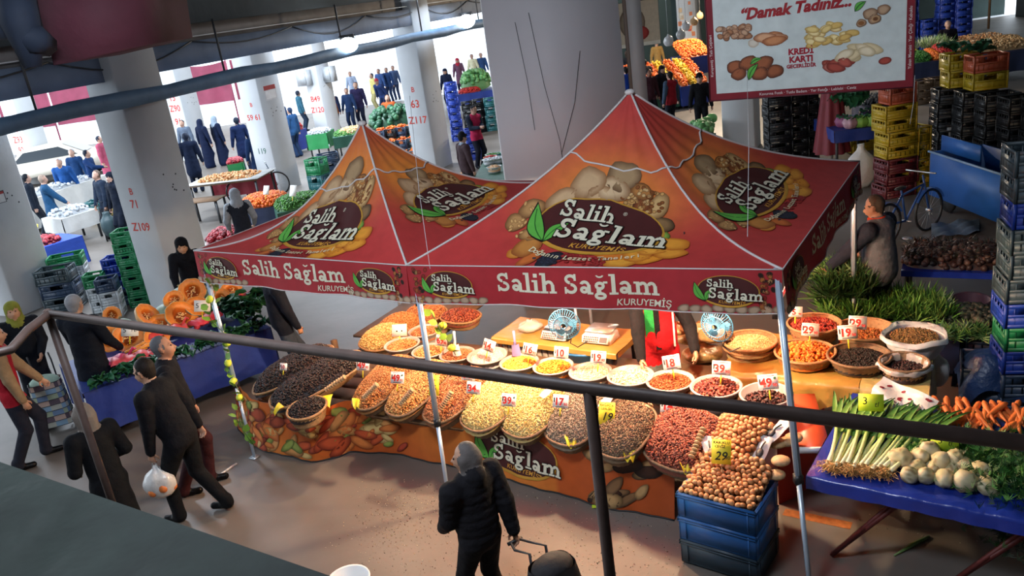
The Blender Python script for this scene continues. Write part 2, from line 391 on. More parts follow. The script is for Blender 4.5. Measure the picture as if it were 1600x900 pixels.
# dark red canvas bale and dark straps in the upper left corner, high and close
b = MB(); z0, z1 = 4.56, 5.6
def hi(px, py, dist):
    d = (_fw + _r2*((px-800)/F_PX) - _u2*((py-450)/F_PX)); return Vector((0, 0, CAM_H))+d*dist
P4_ = [hi(84, 102, 7), hi(216, 71, 7.4), hi(196, -60, 7.4), hi(40, -60, 7)]
off = Vector((.2, .9, 0))
V = [tuple(p) for p in P4_]+[tuple(p+off) for p in P4_]
b.add(V, [(0, 1, 2, 3), (5, 4, 7, 6), (4, 0, 3, 7), (1, 5, 6, 2), (4, 5, 1, 0), (3, 2, 6, 7)])
cb = thing('canvas_bale', 'dark red canvas bundle hanging under the roof in the upper left corner', 'awning', (0, 0, 0))
b.build('canvas', mat('dark_red_canvas', (.085, .018, .03), rough=.8, noise=(2, .3), bump=(4, .5, .03)), cb)
b = MB(); b.tube([hi(20, -20, 6.6), hi(34, 40, 6.6), hi(52, 105, 6.7)], [.16, .15, .07], 8); b.tube([hi(-30, 50, 6.7), hi(20, 46, 6.6), hi(55, 62, 6.6), hi(70, 70, 6.8)], [.07, .08, .12, .1], 8)
b.build('strap', mat('navy_strap', (.012, .02, .04), rough=.8, noise=(5, .2)), cb, True)
for k, (px, py, lab) in enumerate([(20, 26, 'pale'), (20, 78, 'pale')]): pass
# ---------------------------------------------------------------- outside the open side: pale ground, wall, tarpaulins
b = MB(); b.grid(lambda u, v: (-70+150*u, 44+40*v, .01), 4, 2); struct('terrace_ground', b, mat('pale_yard', (.75, .76, .78), rough=.8, noise=(.5, .08)))
b = MB(); b.box((-20, 58, 1.3), (90, .3, 2.6)); struct('wall_left', b, mat('white_yard_wall', (.85, .85, .87), rough=.8, noise=(.5, .05)))
M_PURP = mat('crimson_tarpaulin', (.30, .05, .10), rough=.6, noise=(1.5, .25), bump=(2, .5, .05))
for k in range(9):
    x0 = -31+k*2.3
    b = MB(); b.grid(lambda u, v: (x0+2.15*u, 44.2+.08*math.sin(9*u+k)+k*.03, 1.15+2.0*v-.12*math.sin(PI*u)*v), 8, 5)
    b.box((x0+2.2, 44.2, 1.6), (.06, .06, 3.2))
    tag(b.build('tarpaulin_screen', M_PURP, None, True), f'crimson tarpaulin screen, {ORD[k]} from the left along the far open side', 'tarpaulin', 'crimson tarpaulins along the open side')
# parked pale car outside
cr = thing('parked_car', 'cream car parked beyond the far tables at the left', 'car', (-16.6, 32.5, 0), math.radians(12))
b = MB(); prof = [(-2.0, .35), (-2.05, .75), (-1.35, .9), (-.75, 1.38), (.55, 1.42), (1.3, .98), (1.95, .85), (2.05, .4)]
V = [(x, y, z) for y in (-.8, .8) for x, z in prof]; n = 8
b.add(V, [tuple(range(n)), tuple(range(2*n-1, n-1, -1))]+[(i+1, i, n+i, n+i+1) for i in range(n-1)]+[(0, n-1, 2*n-1, n)])
b.build('body', mat('cream_paint', (.6, .56, .48), rough=.3), cr)
b = MB(); b.add([(-1.2, -.81, .93), (-.72, -.81, 1.3), (.5, -.81, 1.34), (1.1, -.81, .98)], [(0, 1, 2, 3)]); b.add([(1.34, -.6, 1.0), (1.34, .6, 1.0), (.6, .6, 1.43), (.6, -.6, 1.43)], [(0, 1, 2, 3)])
b.build('window_glass', mat('dark_glass', (.04, .05, .06), rough=.1), cr)
for x in (-1.25, 1.25):
    for y in (-.78, .78): MB().lathe([(0, -.1), (.3, -.1), (.32, 0), (.3, .1), (0, .1)], 14).build('wheel', M_DARKMET, cr).location = (x, y, .32)
for c in cr.children:
    if c.name.startswith('wheel'): c.rotation_euler = (PI/2, 0, 0)
# ---------------------------------------------------------------- foreground: railing and green tarpaulin
M_RAIL = mat('brown_painted_rail', (.085, .052, .042), rough=.5, noise=(14, .25), bump=(40, .2, .002))
a0, a1, a2 = at(75, 490, 3.3), at(920, 607, 3.3), at(1600, 692, 3.3)
rl = thing('handrail', 'brown painted steel handrail crossing the foreground at the gallery edge', 'railing')
far_end = a2+(a2-a1)*1.2
MB().tube([a0, a1, a2, far_end], .021, 14).build('top_rail', M_RAIL, rl, True)
k1, k2 = at(17, 546, 3.3), at(-60, 565, 3.3)
MB().tube([a0+Vector((.01, 0, 0)), (a0+k1)/2+Vector((-.02, .02, 0)), k1, k2], .021, 12).build('return_rail', M_RAIL, rl, True)
MB().ell(a0, (.026, .026, .026), 12, 8).build('elbow', M_RAIL, rl, True)
for p in (a0, a1+(a1-a0).normalized()*.0):
    MB().tube([(p.x, p.y, 3.3), (p.x, p.y, 1.6)], .020, 12).build('post', M_RAIL, rl, True)
mt = mat('green_tarpaulin', (.022, .032, .027), rough=.7, noise=(5, .3), bump=(2.2, .9, .05))
T = [at(-40, 708, 2.9), at(560, 915, 2.9)]
def tp(u, v):
    e = T[0].lerp(T[1], u); d = Vector((-.55, -.83, 0)); s = v*2.0
    return e+d*s+Vector((0, 0, .03*math.sin(u*9+v*6)*min(1, v*6)+.012*math.sin(u*31-v*17)*min(1, v*6)-.12*v))
b = MB(); b.grid(tp, 40, 24)
b.grid(lambda u, v: tp(u, 0)-Vector((0, 0, .12*v)), 40, 2)
tag(b.build('tarpaulin_roof', mt, None, True), 'dark green creased tarpaulin roof below the gallery at the lower left', 'tarpaulin')
# ================================================================ printed artwork of the nut stall
CREAM = hx('dcd6bd'); BROWN = hx('4a1f1e'); GOLD = hx('d79a3a'); LEAF = hx('5fae45'); DK = hx('1c1512')
W_ = .185
GLY = {
 'S': (.60, [('a', .29, .555, .19, .15, 15, 262), ('a', .29, .205, .20, .165, 92, -165), ('r', .42, .50, .51, .76), ('r', .04, 0, .12, .26)]),
 'a': (.57, [('a', .21, .165, .125, .10, 0, 360), ('a', .24, .35, .155, .13, 0, 165), ('r', .33, 0, .47, .37), ('r', .33, 0, .56, .08)]),
 'l': (.34, [('r', .09, 0, .24, .78), ('r', 0, 0, .33, .08), ('r', 0, .70, .24, .78)]),
 'i': (.34, [('r', .09, 0, .24, .50), ('r', 0, 0, .33, .08), ('r', 0, .42, .24, .50), ('r', .08, .6, .24, .75)]),
 'h': (.68, [('r', .09, 0, .24, .78), ('r', 0, 0, .32, .08), ('r', 0, .70, .24, .78), ('a', .36, .32, .15, .14, 0, 170), ('r', .44, 0, .58, .34), ('r', .37, 0, .66, .08)]),
 'm': (.98, [('r', .08, 0, .22, .50), ('r', 0, 0, .30, .08), ('r', 0, .42, .22, .50), ('a', .34, .33, .13, .13, 0, 170), ('r', .40, 0, .54, .35), ('r', .33, 0, .61, .08), ('a', .66, .33, .13, .13, 0, 170), ('r', .72, 0, .86, .35), ('r', .65, 0, .94, .08)]),
 'g': (.60, [('a', .25, .33, .15, .12, 0, 360), ('a', .26, -.05, .19, .11, 0, 360), ('r', .12, .08, .30, .2), ('r', .38, .42, .55, .50), ('a', .26, .74, .13, .09, 190, 350)]),
 ' ': (.26, [])}
def slab(P, word, x, y, s, col, lift=4, out=None, rot=0, wave=0):
    """fat slab-serif lettering, centred"""
    tot = sum(GLY[c][0] for c in word); cx = -tot/2; c0, k0 = math.cos(rot), math.sin(rot)
    for ch in word:
        adv, st = GLY[ch]
        for pas, grow in ((0, .035), (1, 0)):
            if pas == 0 and out is None: continue
            cc = out if pas == 0 else col
            for g in st:
                if g[0] == 'r':
                    n = 1; pts = [(g[1]-grow, g[2]-grow), (g[3]+grow, g[2]-grow), (g[3]+grow, g[4]+grow), (g[1]-grow, g[4]+grow)]; F = [(0, 1, 2, 3)]
                else:
                    _, ax, ay, rx, ry, t0, t1 = g; n = 12; w = (W_*.42 if ch == 'g' and ay > .7 else W_*.8)/2+grow; pts = []
                    for i in range(n+1):
                        t = math.radians(t0+(t1-t0)*i/n); pts += [(ax+(rx-w)*math.cos(t), ay+(ry-w)*math.sin(t)), (ax+(rx+w*.6)*math.cos(t), ay+(ry+w*.6)*math.sin(t))]
                    F = [(2*i, 2*i+1, 2*i+3, 2*i+2) for i in range(n)]
                V = np.array(pts); V[:, 0] += cx; V[:, 1] -= .37; V *= s
                V = np.c_[V[:, 0]*c0-V[:, 1]*k0+x, V[:, 0]*k0+V[:, 1]*c0+y]
                P.poly(V, F, cc, lift+pas*1.0)
        cx += adv
    return P
def leaf(P, x, y, ln, wd, rot, lift=6):
    for gr, col, dl in ((1.12, DK, 0), (1, LEAF, 1)):
        V = []; n = 9; c, k = math.cos(rot), math.sin(rot)
        for i in range(n+1):
            t = i/n; w = wd*gr*math.sin(PI*t)**.9*(1-.35*t); a = (t-.5)*ln*gr
            for sgn in (-1, 1): V.append((x+a*c-(sgn*w+.12*ln*math.sin(PI*t))*k, y+a*k+(sgn*w+.12*ln*math.sin(PI*t))*c))
        P.poly(V, [(2*i, 2*i+2, 2*i+3, 2*i+1) for i in range(n)], col, lift+dl)
    V = []
    for i in range(6):
        t = i/5*.9; a = (t-.5)*ln; o = .12*ln*math.sin(PI*t)
        V += [(x+a*c-(o-.004)*k, y+a*k+(o-.004)*c), (x+a*c-(o+.006)*k, y+a*k+(o+.006)*c)]
    return P.poly(V, [(2*i, 2*i+2, 2*i+3, 2*i+1) for i in range(5)], hx('2c6a2a'), lift+2)
def arc_text(P, s, cx, cy, r, a0, a1, size, col, lift=5):
    n = len(s)
    for i, ch in enumerate(s):
        if ch == ' ': continue
        t = math.radians(a0+(a1-a0)*(i+.5)/n); P.text(ch, cx+r*math.cos(t), cy+r*.42*math.sin(t), size, col, lift, bold=.02, rot=math.atan2(-.42*math.cos(t), math.sin(t))+PI if True else 0)
    return P
TAN, TAN2, OR, OR2 = hx('c9a57c'), hx('8e6440'), hx('e59a35'), hx('b9641c')
def badge(P, x, y, s, full=True, rot=0):
    Q = Print()
    if full:
        rr = random.Random(5)
        for bx, by, a, b_, c1, c2, ro in [(-.78, -.02, .1, .09, hx('b98a55'), hx('6e4526'), .3), (-.68, .13, .13, .08, hx('b98a55'), hx('6e4526'), .5), (-.6, -.12, .1, .08, hx('c4935a'), hx('6e4526'), 0),
              (-.42, .25, .17, .1, TAN, TAN2, .4), (-.24, .42, .17, .12, TAN, TAN2, .5), (.06, .52, .16, .12, hx('a98a64'), hx('6b4d33'), .2), (.0, .4, .16, .11, hx('d3b48c'), TAN2, .1), (-.1, .33, .14, .1, TAN, TAN2, 0),
              (.26, .42, .12, .07, hx('b5793f'), hx('5d3317'), -.3), (.2, .3, .08, .07, hx('cf9b5a'), hx('6e4526'), 0), (.3, .3, .09, .08, hx('8a4a25'), hx('3b1d10'), 0), (.44, .3, .09, .15, hx('d2ab72'), hx('7d5530'), -.2), (.38, .2, .08, .07, hx('8a4a25'), hx('3b1d10'), 0),
              (.53, .12, .11, .1, hx('8b6a45'), hx('3c2a1a'), .2), (.56, .0, .09, .07, hx('8cab45'), hx('44551e'), -.3), (.5, .02, .06, .05, hx('c5a15f'), TAN2, 0),
              (.7, -.1, .15, .09, OR, OR2, -.1), (.72, -.24, .14, .09, OR, OR2, .1), (.56, -.2, .13, .08, hx('eda53e'), OR2, .3), (.45, -.3, .14, .1, OR, OR2, -.4), (.58, -.36, .12, .07, hx('e2912c'), OR2, .6), (.36, -.42, .16, .1, hx('e5a038'), OR2, .1), (.24, -.32, .14, .08, hx('db7a2c'), OR2, .2),
              (-.55, -.26, .12, .16, hx('c2803d'), hx('8e4a20'), -.4), (-.62, -.36, .09, .07, hx('cf8f3f'), OR2, 0), (-.46, -.42, .07, .15, hx('cc6d32'), hx('93401c'), -.4), (-.27, -.42, .1, .14, hx('2a2c38'), hx('14151d'), -.5)]:
            Q.oval(bx, by, a, b_, c1, 1, ro, c2, 18, .05, int(bx*100)+7, rr.uniform(-.02, .02), .02)
        for i in range(70):
            t = rr.random(); Q.oval(-.18+.42*t, -.38-.06*t+rr.uniform(-.06, .07), .022, .016, hx('a83030'), 2, rr.random()*3, hx('6a1818'), 8)
        for i in range(60): Q.oval(rr.uniform(.1, .5), rr.uniform(.24, .46), .022, .018, rr.choice([hx('c99a5c'), hx('8b5127'), hx('d8b27a')]), 2, 0, hx('5a3016'), 8)
        for i in range(30): Q.oval(-.3+rr.gauss(0, .05), -.42+rr.gauss(0, .06), .02, .015, hx('33384a'), 2, 0, hx('101018'), 7)
        for i in range(26):
            bx, by = rr.choice([(-.78, -.02), (-.68, .13), (-.6, -.12)]); Q.oval(bx+rr.gauss(0, .05), by+rr.gauss(0, .035), .025, .014, hx('d9aa6b'), 2, rr.random()*3, hx('7a4c26'), 8)
    Q.oval(0, 0, .60, .318, GOLD, 3, -.05, hx('b98a30'), 32).oval(0.0, .015, .575, .29, BROWN, 4, -.05, None, 32)
    leaf(Q, -.54, .0, .40, .085, 2.05, 7); leaf(Q, -.36, -.07, .27, .06, 1.0, 7)
    slab(Q, 'Salih', -.14, .168, .205, CREAM, 10, DK, -.05); slab(Q, 'Saglam', .15, -.045, .285, CREAM, 12, DK, -.06)
    if full: Q.text('®', .18, .21, .05, CREAM, 6)
    Q.text('KURUYEMİŞ', .07, -.215, .085, GOLD, 6, bold=.012, shear=.2, rot=-.05, space=1.1)
    if full:
        s_ = 'Doğanın Lezzet Taneleri'; n = len(s_)
        for i, ch in enumerate(s_):
            if ch == ' ': continue
            u = -1+2*(i+.5)/n; Q.text(ch, u*.5, -.40+.10*u*u-.03*u*0, .088, hx('e6d9b0'), 9, bold=.014, rot=.4*u)
    return P.merge(Q, x, y, rot, s)
def figs(P, x0, x1, y, seed, step=.09):
    rr = random.Random(seed); x = x0
    while x < x1:
        P.oval(x, y+rr.uniform(0, .012), .05, .034, hx('b59a80'), 1, rr.uniform(-.3, .3), hx('6d4f3c'), 14, .06, seed+int(x*50)); x += step
    return P
# ================================================================ tents
C_RED, C_OR, C_DEEP = np.array(hx('b93a38')), np.array(hx('e5893a')), np.array(hx('a32a30'))
M_PIPING = mat('white_piping', (.62, .58, .56), rough=.6)
M_ALU = mat('anodised_leg', (.50, .60, .72), rough=.35, metal=.45, noise=(6, .08))
M_BLKP = mat('black_plastic', (.012, .012, .013), rough=.45, noise=(9, .2))
def prof(t, k): return (1-k)*t+k*t**2.6
class Face:
    def __init__(s, a, b, apex, ze, za, k):
        s.a, s.b, s.ap = Vector(a[:]).to_2d(), Vector(b[:]).to_2d(), Vector(apex[:]).to_2d(); s.ze, s.za = ze, za; s.ka, s.kb = k
        s.mid = (s.a+s.b)/2; s.hl = (s.b-s.a).length/2; s.L = math.hypot((s.ap-s.mid).length, za-ze)
        o = (s.mid-s.ap).normalized(); h = za-ze; r = (s.ap-s.mid).length; s.n = Vector((o.x*h, o.y*h, r)).normalized()
    def P(s, u, t, lift=0):
        q = (s.mid+(s.b-s.a)/2*u)*(1-t)+s.ap*t
        z = s.ze+(s.za-s.ze)*prof(t, s.ka*(1-u)/2+s.kb*(1+u)/2)-.07*(1-u*u)*math.sin(PI*min(1, t))*(1-t)
        z += .012*math.sin(u*14+t*3)*math.sin(PI*t)*(.3+t)*(1-u*u)*(1 if t > .3 else .5)
        return Vector((q.x, q.y, z))+s.n*lift
    def at(s, x, y, lift=0):
        t = max(0, min(.995, y/s.L)); u = max(-1, min(1, x/(s.hl*(1-t)+1e-6))); return s.P(u, t, lift)
    def colr(s, u, t):
        x = u*s.hl*(1-t); y = t*s.L
        g = math.exp(-((x/.62)**2)-((y-1.12)/.42)**2); g = min(1, g*1.15)
        return C_RED*(1-g)+C_OR*g
def tent(label, cs, apex, ze, za, k, logo, val, hval=.35, faces=(0, 1, 2, 3), legs=True):
    T = thing('market_tent', label, 'tent', (apex[0], apex[1], 0)); o = Vector((apex[0], apex[1], 0))
    can = None; b = MB(); Fs = []
    for i in range(4):
        f = Face(cs[i], cs[(i+1) % 4], apex, ze, za, (k[i], k[(i+1) % 4])); Fs.append(f)
        b.grid(lambda u, v: f.P(2*u-1, v)-o, 44, 44, col=lambda u, v: f.colr(2*u-1, v))
    can = b.build('canopy', PRINT, T, True)
    b = MB()
    for i in range(4):
        b.tube([Fs[i].P(-1, t/16, .006)-o for t in range(17)], .011, 6)
        if i < 3: b.tube([Fs[i].P(-1+2*j/16, .72+.007*math.sin(j*1.3+i)-.03*(1-(j/8-1)**2), .008)-o for j in range(17)], .009, 6)
        b.tube([Fs[i].P(-1+2*j/16, 0, .004)-o for j in range(17)], .006, 5)
    b.ell(Vector((0, 0, za-.005)), (.05, .05, .03), 10, 6)
    b.build('piping', M_PIPING, can, True)
    for i in faces:
        f = Fs[i]; p = Print(); badge(p, 0, 0, logo[i][2], True, logo[i][3]); lx, ly = logo[i][:2]
        p.to(lambda x, y, l: f.at(x*(1.12 if i == 1 else 1)+lx, y*(1.0 if i == 1 else 1.28)+ly, l+.007)-o).build('printed_badge', PRINT, can)
    for i in range(4):
        a, c = Vector(cs[i]).to_2d(), Vector(cs[(i+1) % 4]).to_2d(); d = c-a; ln = d.length; u_ = d/ln; nn = Vector((u_.y, -u_.x))
        def vp(x, y, l, a=a, u_=u_, nn=nn, ln=ln):
            s_ = x+ln/2; q = a+u_*s_; w = .018*math.sin(s_*5.1+i)*(-y/hval)+.01*math.sin(s_*11)*(-y/hval); q = q+nn*(w+l+.004+.02*(-y/hval))
            return Vector((q.x, q.y, ze+y))-o
        b = MB(); b.grid(lambda u, v: vp((u-.5)*ln, -hval*v, 0), 40, 5, col=lambda u, v: C_DEEP*1.02)
        va = b.build('valance', PRINT, T, True)
        if val.get(i):
            p = Print(); w = ln/2
            slab(p, 'Salih Saglam', -.02, -.14, .225, CREAM, 2); p.text('KURUYEMİŞ', .56, -.292, .082, CREAM, 4, bold=.012, shear=.15)
            p.to(vp).build('printed_lettering', PRINT, va)
            for sx, ofs in ((-1, .42), (1, .40)): p = Print(); badge(p, sx*(w-ofs), -.17, .40, False); p.to(lambda x, y, l: vp(x, y, l+.004)).build('printed_badge', PRINT, va)
            p = Print(); figs(p, -w+.02, -w+.75, -hval+.03, 3+i); figs(p, w-.75, w-.02, -hval+.03, 8+i)
            rr = random.Random(4+i)
            for sx in (-1, 1):
                for kk in range(22): p.oval(sx*(w-.06-rr.random()*.14), -rr.random()*(hval-.05)-.03, .025, .02, rr.choice([hx('a8632f'), hx('231512'), hx('8f2a20'), hx('b98a55')]), 1, rr.random()*3, hx('4b2414'), 9)
            p.to(vp).build('printed_fruit_border', PRINT, va)
        b = MB(); b.tube([vp((j/30-.5)*ln, -hval, 0) for j in range(31)], .006, 5); b.build('hem', M_PIPING, va)
    cen = Vector((apex[0], apex[1], 0))
    if legs:
        for i in range(4):
            if i in legs:
                c = Vector((cs[i][0], cs[i][1], 0)); c = c+(cen-c).normalized()*.07; ft = legs[i] if isinstance(legs, dict) and legs[i] else c
                ft = Vector((ft[0], ft[1], 0)); rz = math.atan2((Vector(cs[1])-Vector(cs[0])).y, (Vector(cs[1])-Vector(cs[0])).x)
                top = Vector((c.x, c.y, ze)); m = ft.lerp(top, .36)
                b = MB(); b.beam(m-o, top-o, .046, .046); 
                for s in (-.013, .013):
                    b.beam(m+Vector((s*math.cos(rz)+.023*math.sin(rz), s*math.sin(rz)-.023*math.cos(rz), 0))-o, top+Vector((s*math.cos(rz)+.023*math.sin(rz), s*math.sin(rz)-.023*math.cos(rz), 0))-o, .006, .006)
                lg = b.build('leg', M_ALU, T)
                MB().beam(ft-o, m-o, .033, .033).build('inner_leg', M_ALU, lg)
                MB().beam(m-o-Vector((0, 0, .04)), m-o+Vector((0, 0, .03)), .062, .062).build('clamp', M_BLKP, lg)
                MB().box(ft-o+Vector((0, 0, .008)), (.09, .09, .016), rz).build('foot', M_CHROME, lg)
                MB().box(Vector((c.x, c.y, ze-hval-.02))-o, (.075, .075, .07), rz).build('bracket', M_BLKP, lg)
    # roof frame: eave bars, centre mast and rafters
    b = MB()
    for i in range(4):
        a, c = Vector((*cs[i][:2], ze-.03)), Vector((*cs[(i+1) % 4][:2], ze-.03)); a = a.lerp(cen+Vector((0, 0, ze-.03)), .03); c = c.lerp(cen+Vector((0, 0, ze-.03)), .03)
        m = (a+c)/2
        for p_, q_ in ((a, m+Vector((0, 0, -.28))), (a+Vector((0, 0, -.28)), m), (m, c+Vector((0, 0, -.28))), (m+Vector((0, 0, -.28)), c)): b.beam(p_-o, q_-o, .014, .03)
        b.beam(m-o-Vector((0, 0, .14)), cen-o+Vector((0, 0, ze-.2)), .014, .03)
    b.tube([(0, 0, ze-.3), (0, 0, za-.04)], .02, 8)
    b.build('folding_frame', M_ALU, T)
    return T, Fs
ZE = 2.3
rA, rB, rC = at(635, 415, ZE), at(1222, 422, ZE), at(1343, 253, ZE); rD = rA+rC-rB
lA = at(303, 392, ZE); lB = rA.copy(); dl = (lB-lA); pn = Vector((-dl.y, dl.x, 0)).normalized()*3.1; lC = lB+pn; lD = lA+pn
rapex = at(984, 143, 3.47); lapex = at(565, 192, 3.42)
tent('large red stall tent with a sunburst fruit badge on its front slope', [rA, rB, rC, rD], rapex, ZE, rapex.z, (.38, .95, .50, .45),
     {0: (.0, .68, 1.0, -.03), 1: (-.05, .78, 1.0, .0)}, {0: 1, 1: 1}, faces=(0, 1), legs={0: at(703, 792, 0), 1: at(1267, 935, 0), 2: None, 3: None})
tent('smaller purplish red stall tent left of the large one', [lA, lB, lC, lD], lapex, ZE, lapex.z, (1.0, .35, .75, .7),
     {0: (.0, .60, .92, -.02), 1: (.06, .66, .88, .1)}, {0: 1}, faces=(0, 1), legs={0: at(398, 715, 0), 3: None, 2: None})
# thin strings hanging from the gallery in front of the tents
def string(pts, lab, n_='string'):
    b = MB(); b.tube(pts, .0022, 5); return tag(b.build(n_, mat('white_string', (.6, .6, .6), rough=.7), None), lab, 'string')
# ================================================================ baskets, heaps, tubs
WICK = mat('wicker', (.34, .20, .09), rough=.7, noise=(40, .35), bump=(60, .3, .004))
WICKD = mat('dark_wicker', (.19, .12, .065), rough=.7, noise=(40, .35), bump=(60, .3, .004))
M_TUB = mat('translucent_plastic', (.36, .33, .31), rough=.3, noise=(4, .08))
GOLDC = mat('gold_cloth', (.38, .24, .055), rough=.35, noise=(3, .2), bump=(7, .7, .02), spec=.7)
YEL = mat('yellow_foil', (.75, .60, .02), rough=.5, noise=(9, .1))
def superell(w, L, p=2.4, n=40, gx=1, gy=1):
    out = []
    for i in range(n):
        t = 2*PI*i/n; c, s = math.cos(t), math.sin(t)
        out.append((gx*w/2*math.copysign(abs(c)**(2/p), c), L/2+gy*L/2*math.copysign(abs(s)**(2/p), s)))
    return out
def basket_mb(w, L, h, slope, p=2.3, n=56, rows=7):
    """woven oval basket: staves and rows of weave proud of each other; open top; y from 0 (front) to L"""
    b = MB(); ol = superell(w, L, p, n); V = []
    def ring(k, z, g, wv=0):
        for i, (x, y) in enumerate(ol):
            gg = g+wv*(1 if (i+k) % 2 else -1); V.append((x*gg, L/2+(y-L/2)*gg, z+slope*(y)/L))
    for k in range(rows+1): t = k/rows; ring(k, -h+h*t, .84+.16*t, .016)
    ring(0, .015, 1.03); ring(0, .022, 1.0); ring(0, 0, .96); ring(0, -h*.9, .82)
    R_ = rows+5; F = [(j*n+i, j*n+(i+1) % n, (j+1)*n+(i+1) % n, (j+1)*n+i) for j in range(R_-1) for i in range(n)]
    F.append(tuple((R_-1)*n+i for i in range(n))); F.append(tuple(range(n))[::-1])
    b.add(V, F)
    rim = [(x*1.02, L/2+(y-L/2)*1.02, .014+slope*y/L+.004*math.sin(i*PI)) for i, (x, y) in enumerate(ol)]
    b.tube(rim+[rim[0]], .014, 6, caps=False)
    return b
def heap_mb(w, L, H, slope, size, n, cols, shape=(1, .8, .7), p=2.4, oct_=False, seed=1, base=None, jit=.5, z0=-.01):
    """a mound covered with separate nuts or seeds"""
    rs = np.random.RandomState(seed); b = MB()
    def hz(x, y):
        d = np.abs(x/(w/2))**p+np.abs((y-L/2)/(L/2))**p; return z0+slope*y/L+H*np.clip(1-d, 0, 1)**.55
    m = 22; ol = superell(w*.985, L*.985, p, m); V = [(0, L/2, float(hz(0, L/2)))]
    for g in (.25, .5, .72, .88, .97, 1.0):
        for x, y in ol: xx, yy = x*g, L/2+(y-L/2)*g; V.append((xx, yy, float(hz(xx, yy))-(.05 if g == 1 else size*.4)))
    F = [(0, 1+i, 1+(i+1) % m) for i in range(m)]+[(1+j*m+i, 1+(j+1)*m+i, 1+(j+1)*m+(i+1) % m, 1+j*m+(i+1) % m) for j in range(5) for i in range(m)]
    cols = np.array(cols); bc = cols.mean(0)*.6 if base is None else np.array(base); b.add(V, F, bc)
    X = rs.uniform(-w/2, w/2, n*2); Y = rs.uniform(0, L, n*2); d = np.abs(X/(w/2))**p+np.abs((Y-L/2)/(L/2))**p
    k = d < .97; X, Y = X[k][:n], Y[k][:n]
    Pn = np.c_[X, Y, hz(X, Y)+rs.uniform(-.3, .35, len(X))*size*.5]
    ci = rs.randint(0, len(cols), len(X)); c = cols[ci]*rs.uniform(1-jit*.5, 1+jit*.35, (len(X), 1))
    BV, BF = (OCT_V, OCT_F) if oct_ else (ICO_V, ICO_F)
    b.scatter(BV*np.array(shape)*.5, BF, Pn, size*rs.uniform(.85, 1.15, len(X)), None, c)
    return b, hz
def C3(*a): return [hx(x) for x in a]
T_DATE = dict(size=.026, n=1500, cols=C3('1d1412', '2a1a16', '120d0d', '38231b'), shape=(1, .72, .6))
T_PNUT = dict(size=.019, n=2600, cols=C3('c4874c', 'b4743c', 'd49c60', 'a4642f'), shape=(1, .7, .65))
T_CHIK = dict(size=.019, n=2600, cols=C3('cf9b58', 'b97f40', 'dcae6c', 'a86c35'), shape=(1, .85, .8))
T_ALM = dict(size=.021, n=2400, cols=C3('b06c40', 'c07c4c', '985a30', 'cc9060'), shape=(1, .62, .45))
T_PALE = dict(size=.020, n=2600, cols=C3('e6d184', 'dcc06c', 'efe0a0', 'c9a95a', 'd8c98a'), shape=(1, .6, .3))
T_SUN = dict(size=.019, n=2800, cols=C3('8d7c66', 'a79680', '5e5042', 'c0b29a', '6d5f4c'), shape=(1, .5, .35))
T_SUN2 = dict(size=.019, n=2800, cols=C3('7c6144', '94775a', '5a4530', 'a98d6a', '4c3a2a'), shape=(1, .5, .4))
T_HAZ = dict(size=.026, n=1700, cols=C3('78301c', '8c3c22', '5c2012', 'a45a3c'), shape=(1, .85, .8))
T_WAL = dict(size=.038, n=300, cols=C3('b4794a', 'c48a58', 'a56a3c', 'cc9664'), shape=(1, .88, .86))
def frame(pf, pb):
    """origin at the front point, y towards the back point"""
    return ang(pf, pb)-PI/2, (Vector(pb)-Vector(pf)).to_2d().length
def heap_on(front, back, w, T, lab_b, lab_h, what, H=.10, zf=.60, zb=.88, grp=None, wick=WICK, p=2.4, seed=1, nmul=1, smooth=False, full=True):
    pf, pb = at(*front, zf), at(*back, zb); rz, L = frame(pf, pb)
    if lab_b:
        bk = thing('wicker_basket', lab_b, 'basket', (pf.x, pf.y, zf), rz, 'wicker baskets of the nut stall')
        basket_mb(w*.96, L, .10, zb-zf, p).build('woven_body', wick, bk)
    T = dict(T); T['n'] = int(T['n']*nmul); b, hz = heap_mb(w*.96, L*.97, H, zb-zf, p=p, seed=seed, **T)
    o = b.build(what, NUTS, None, smooth, (pf.x, pf.y, zf+.01), rz); tag(o, lab_h, 'nuts', None, 'stuff')
    return o
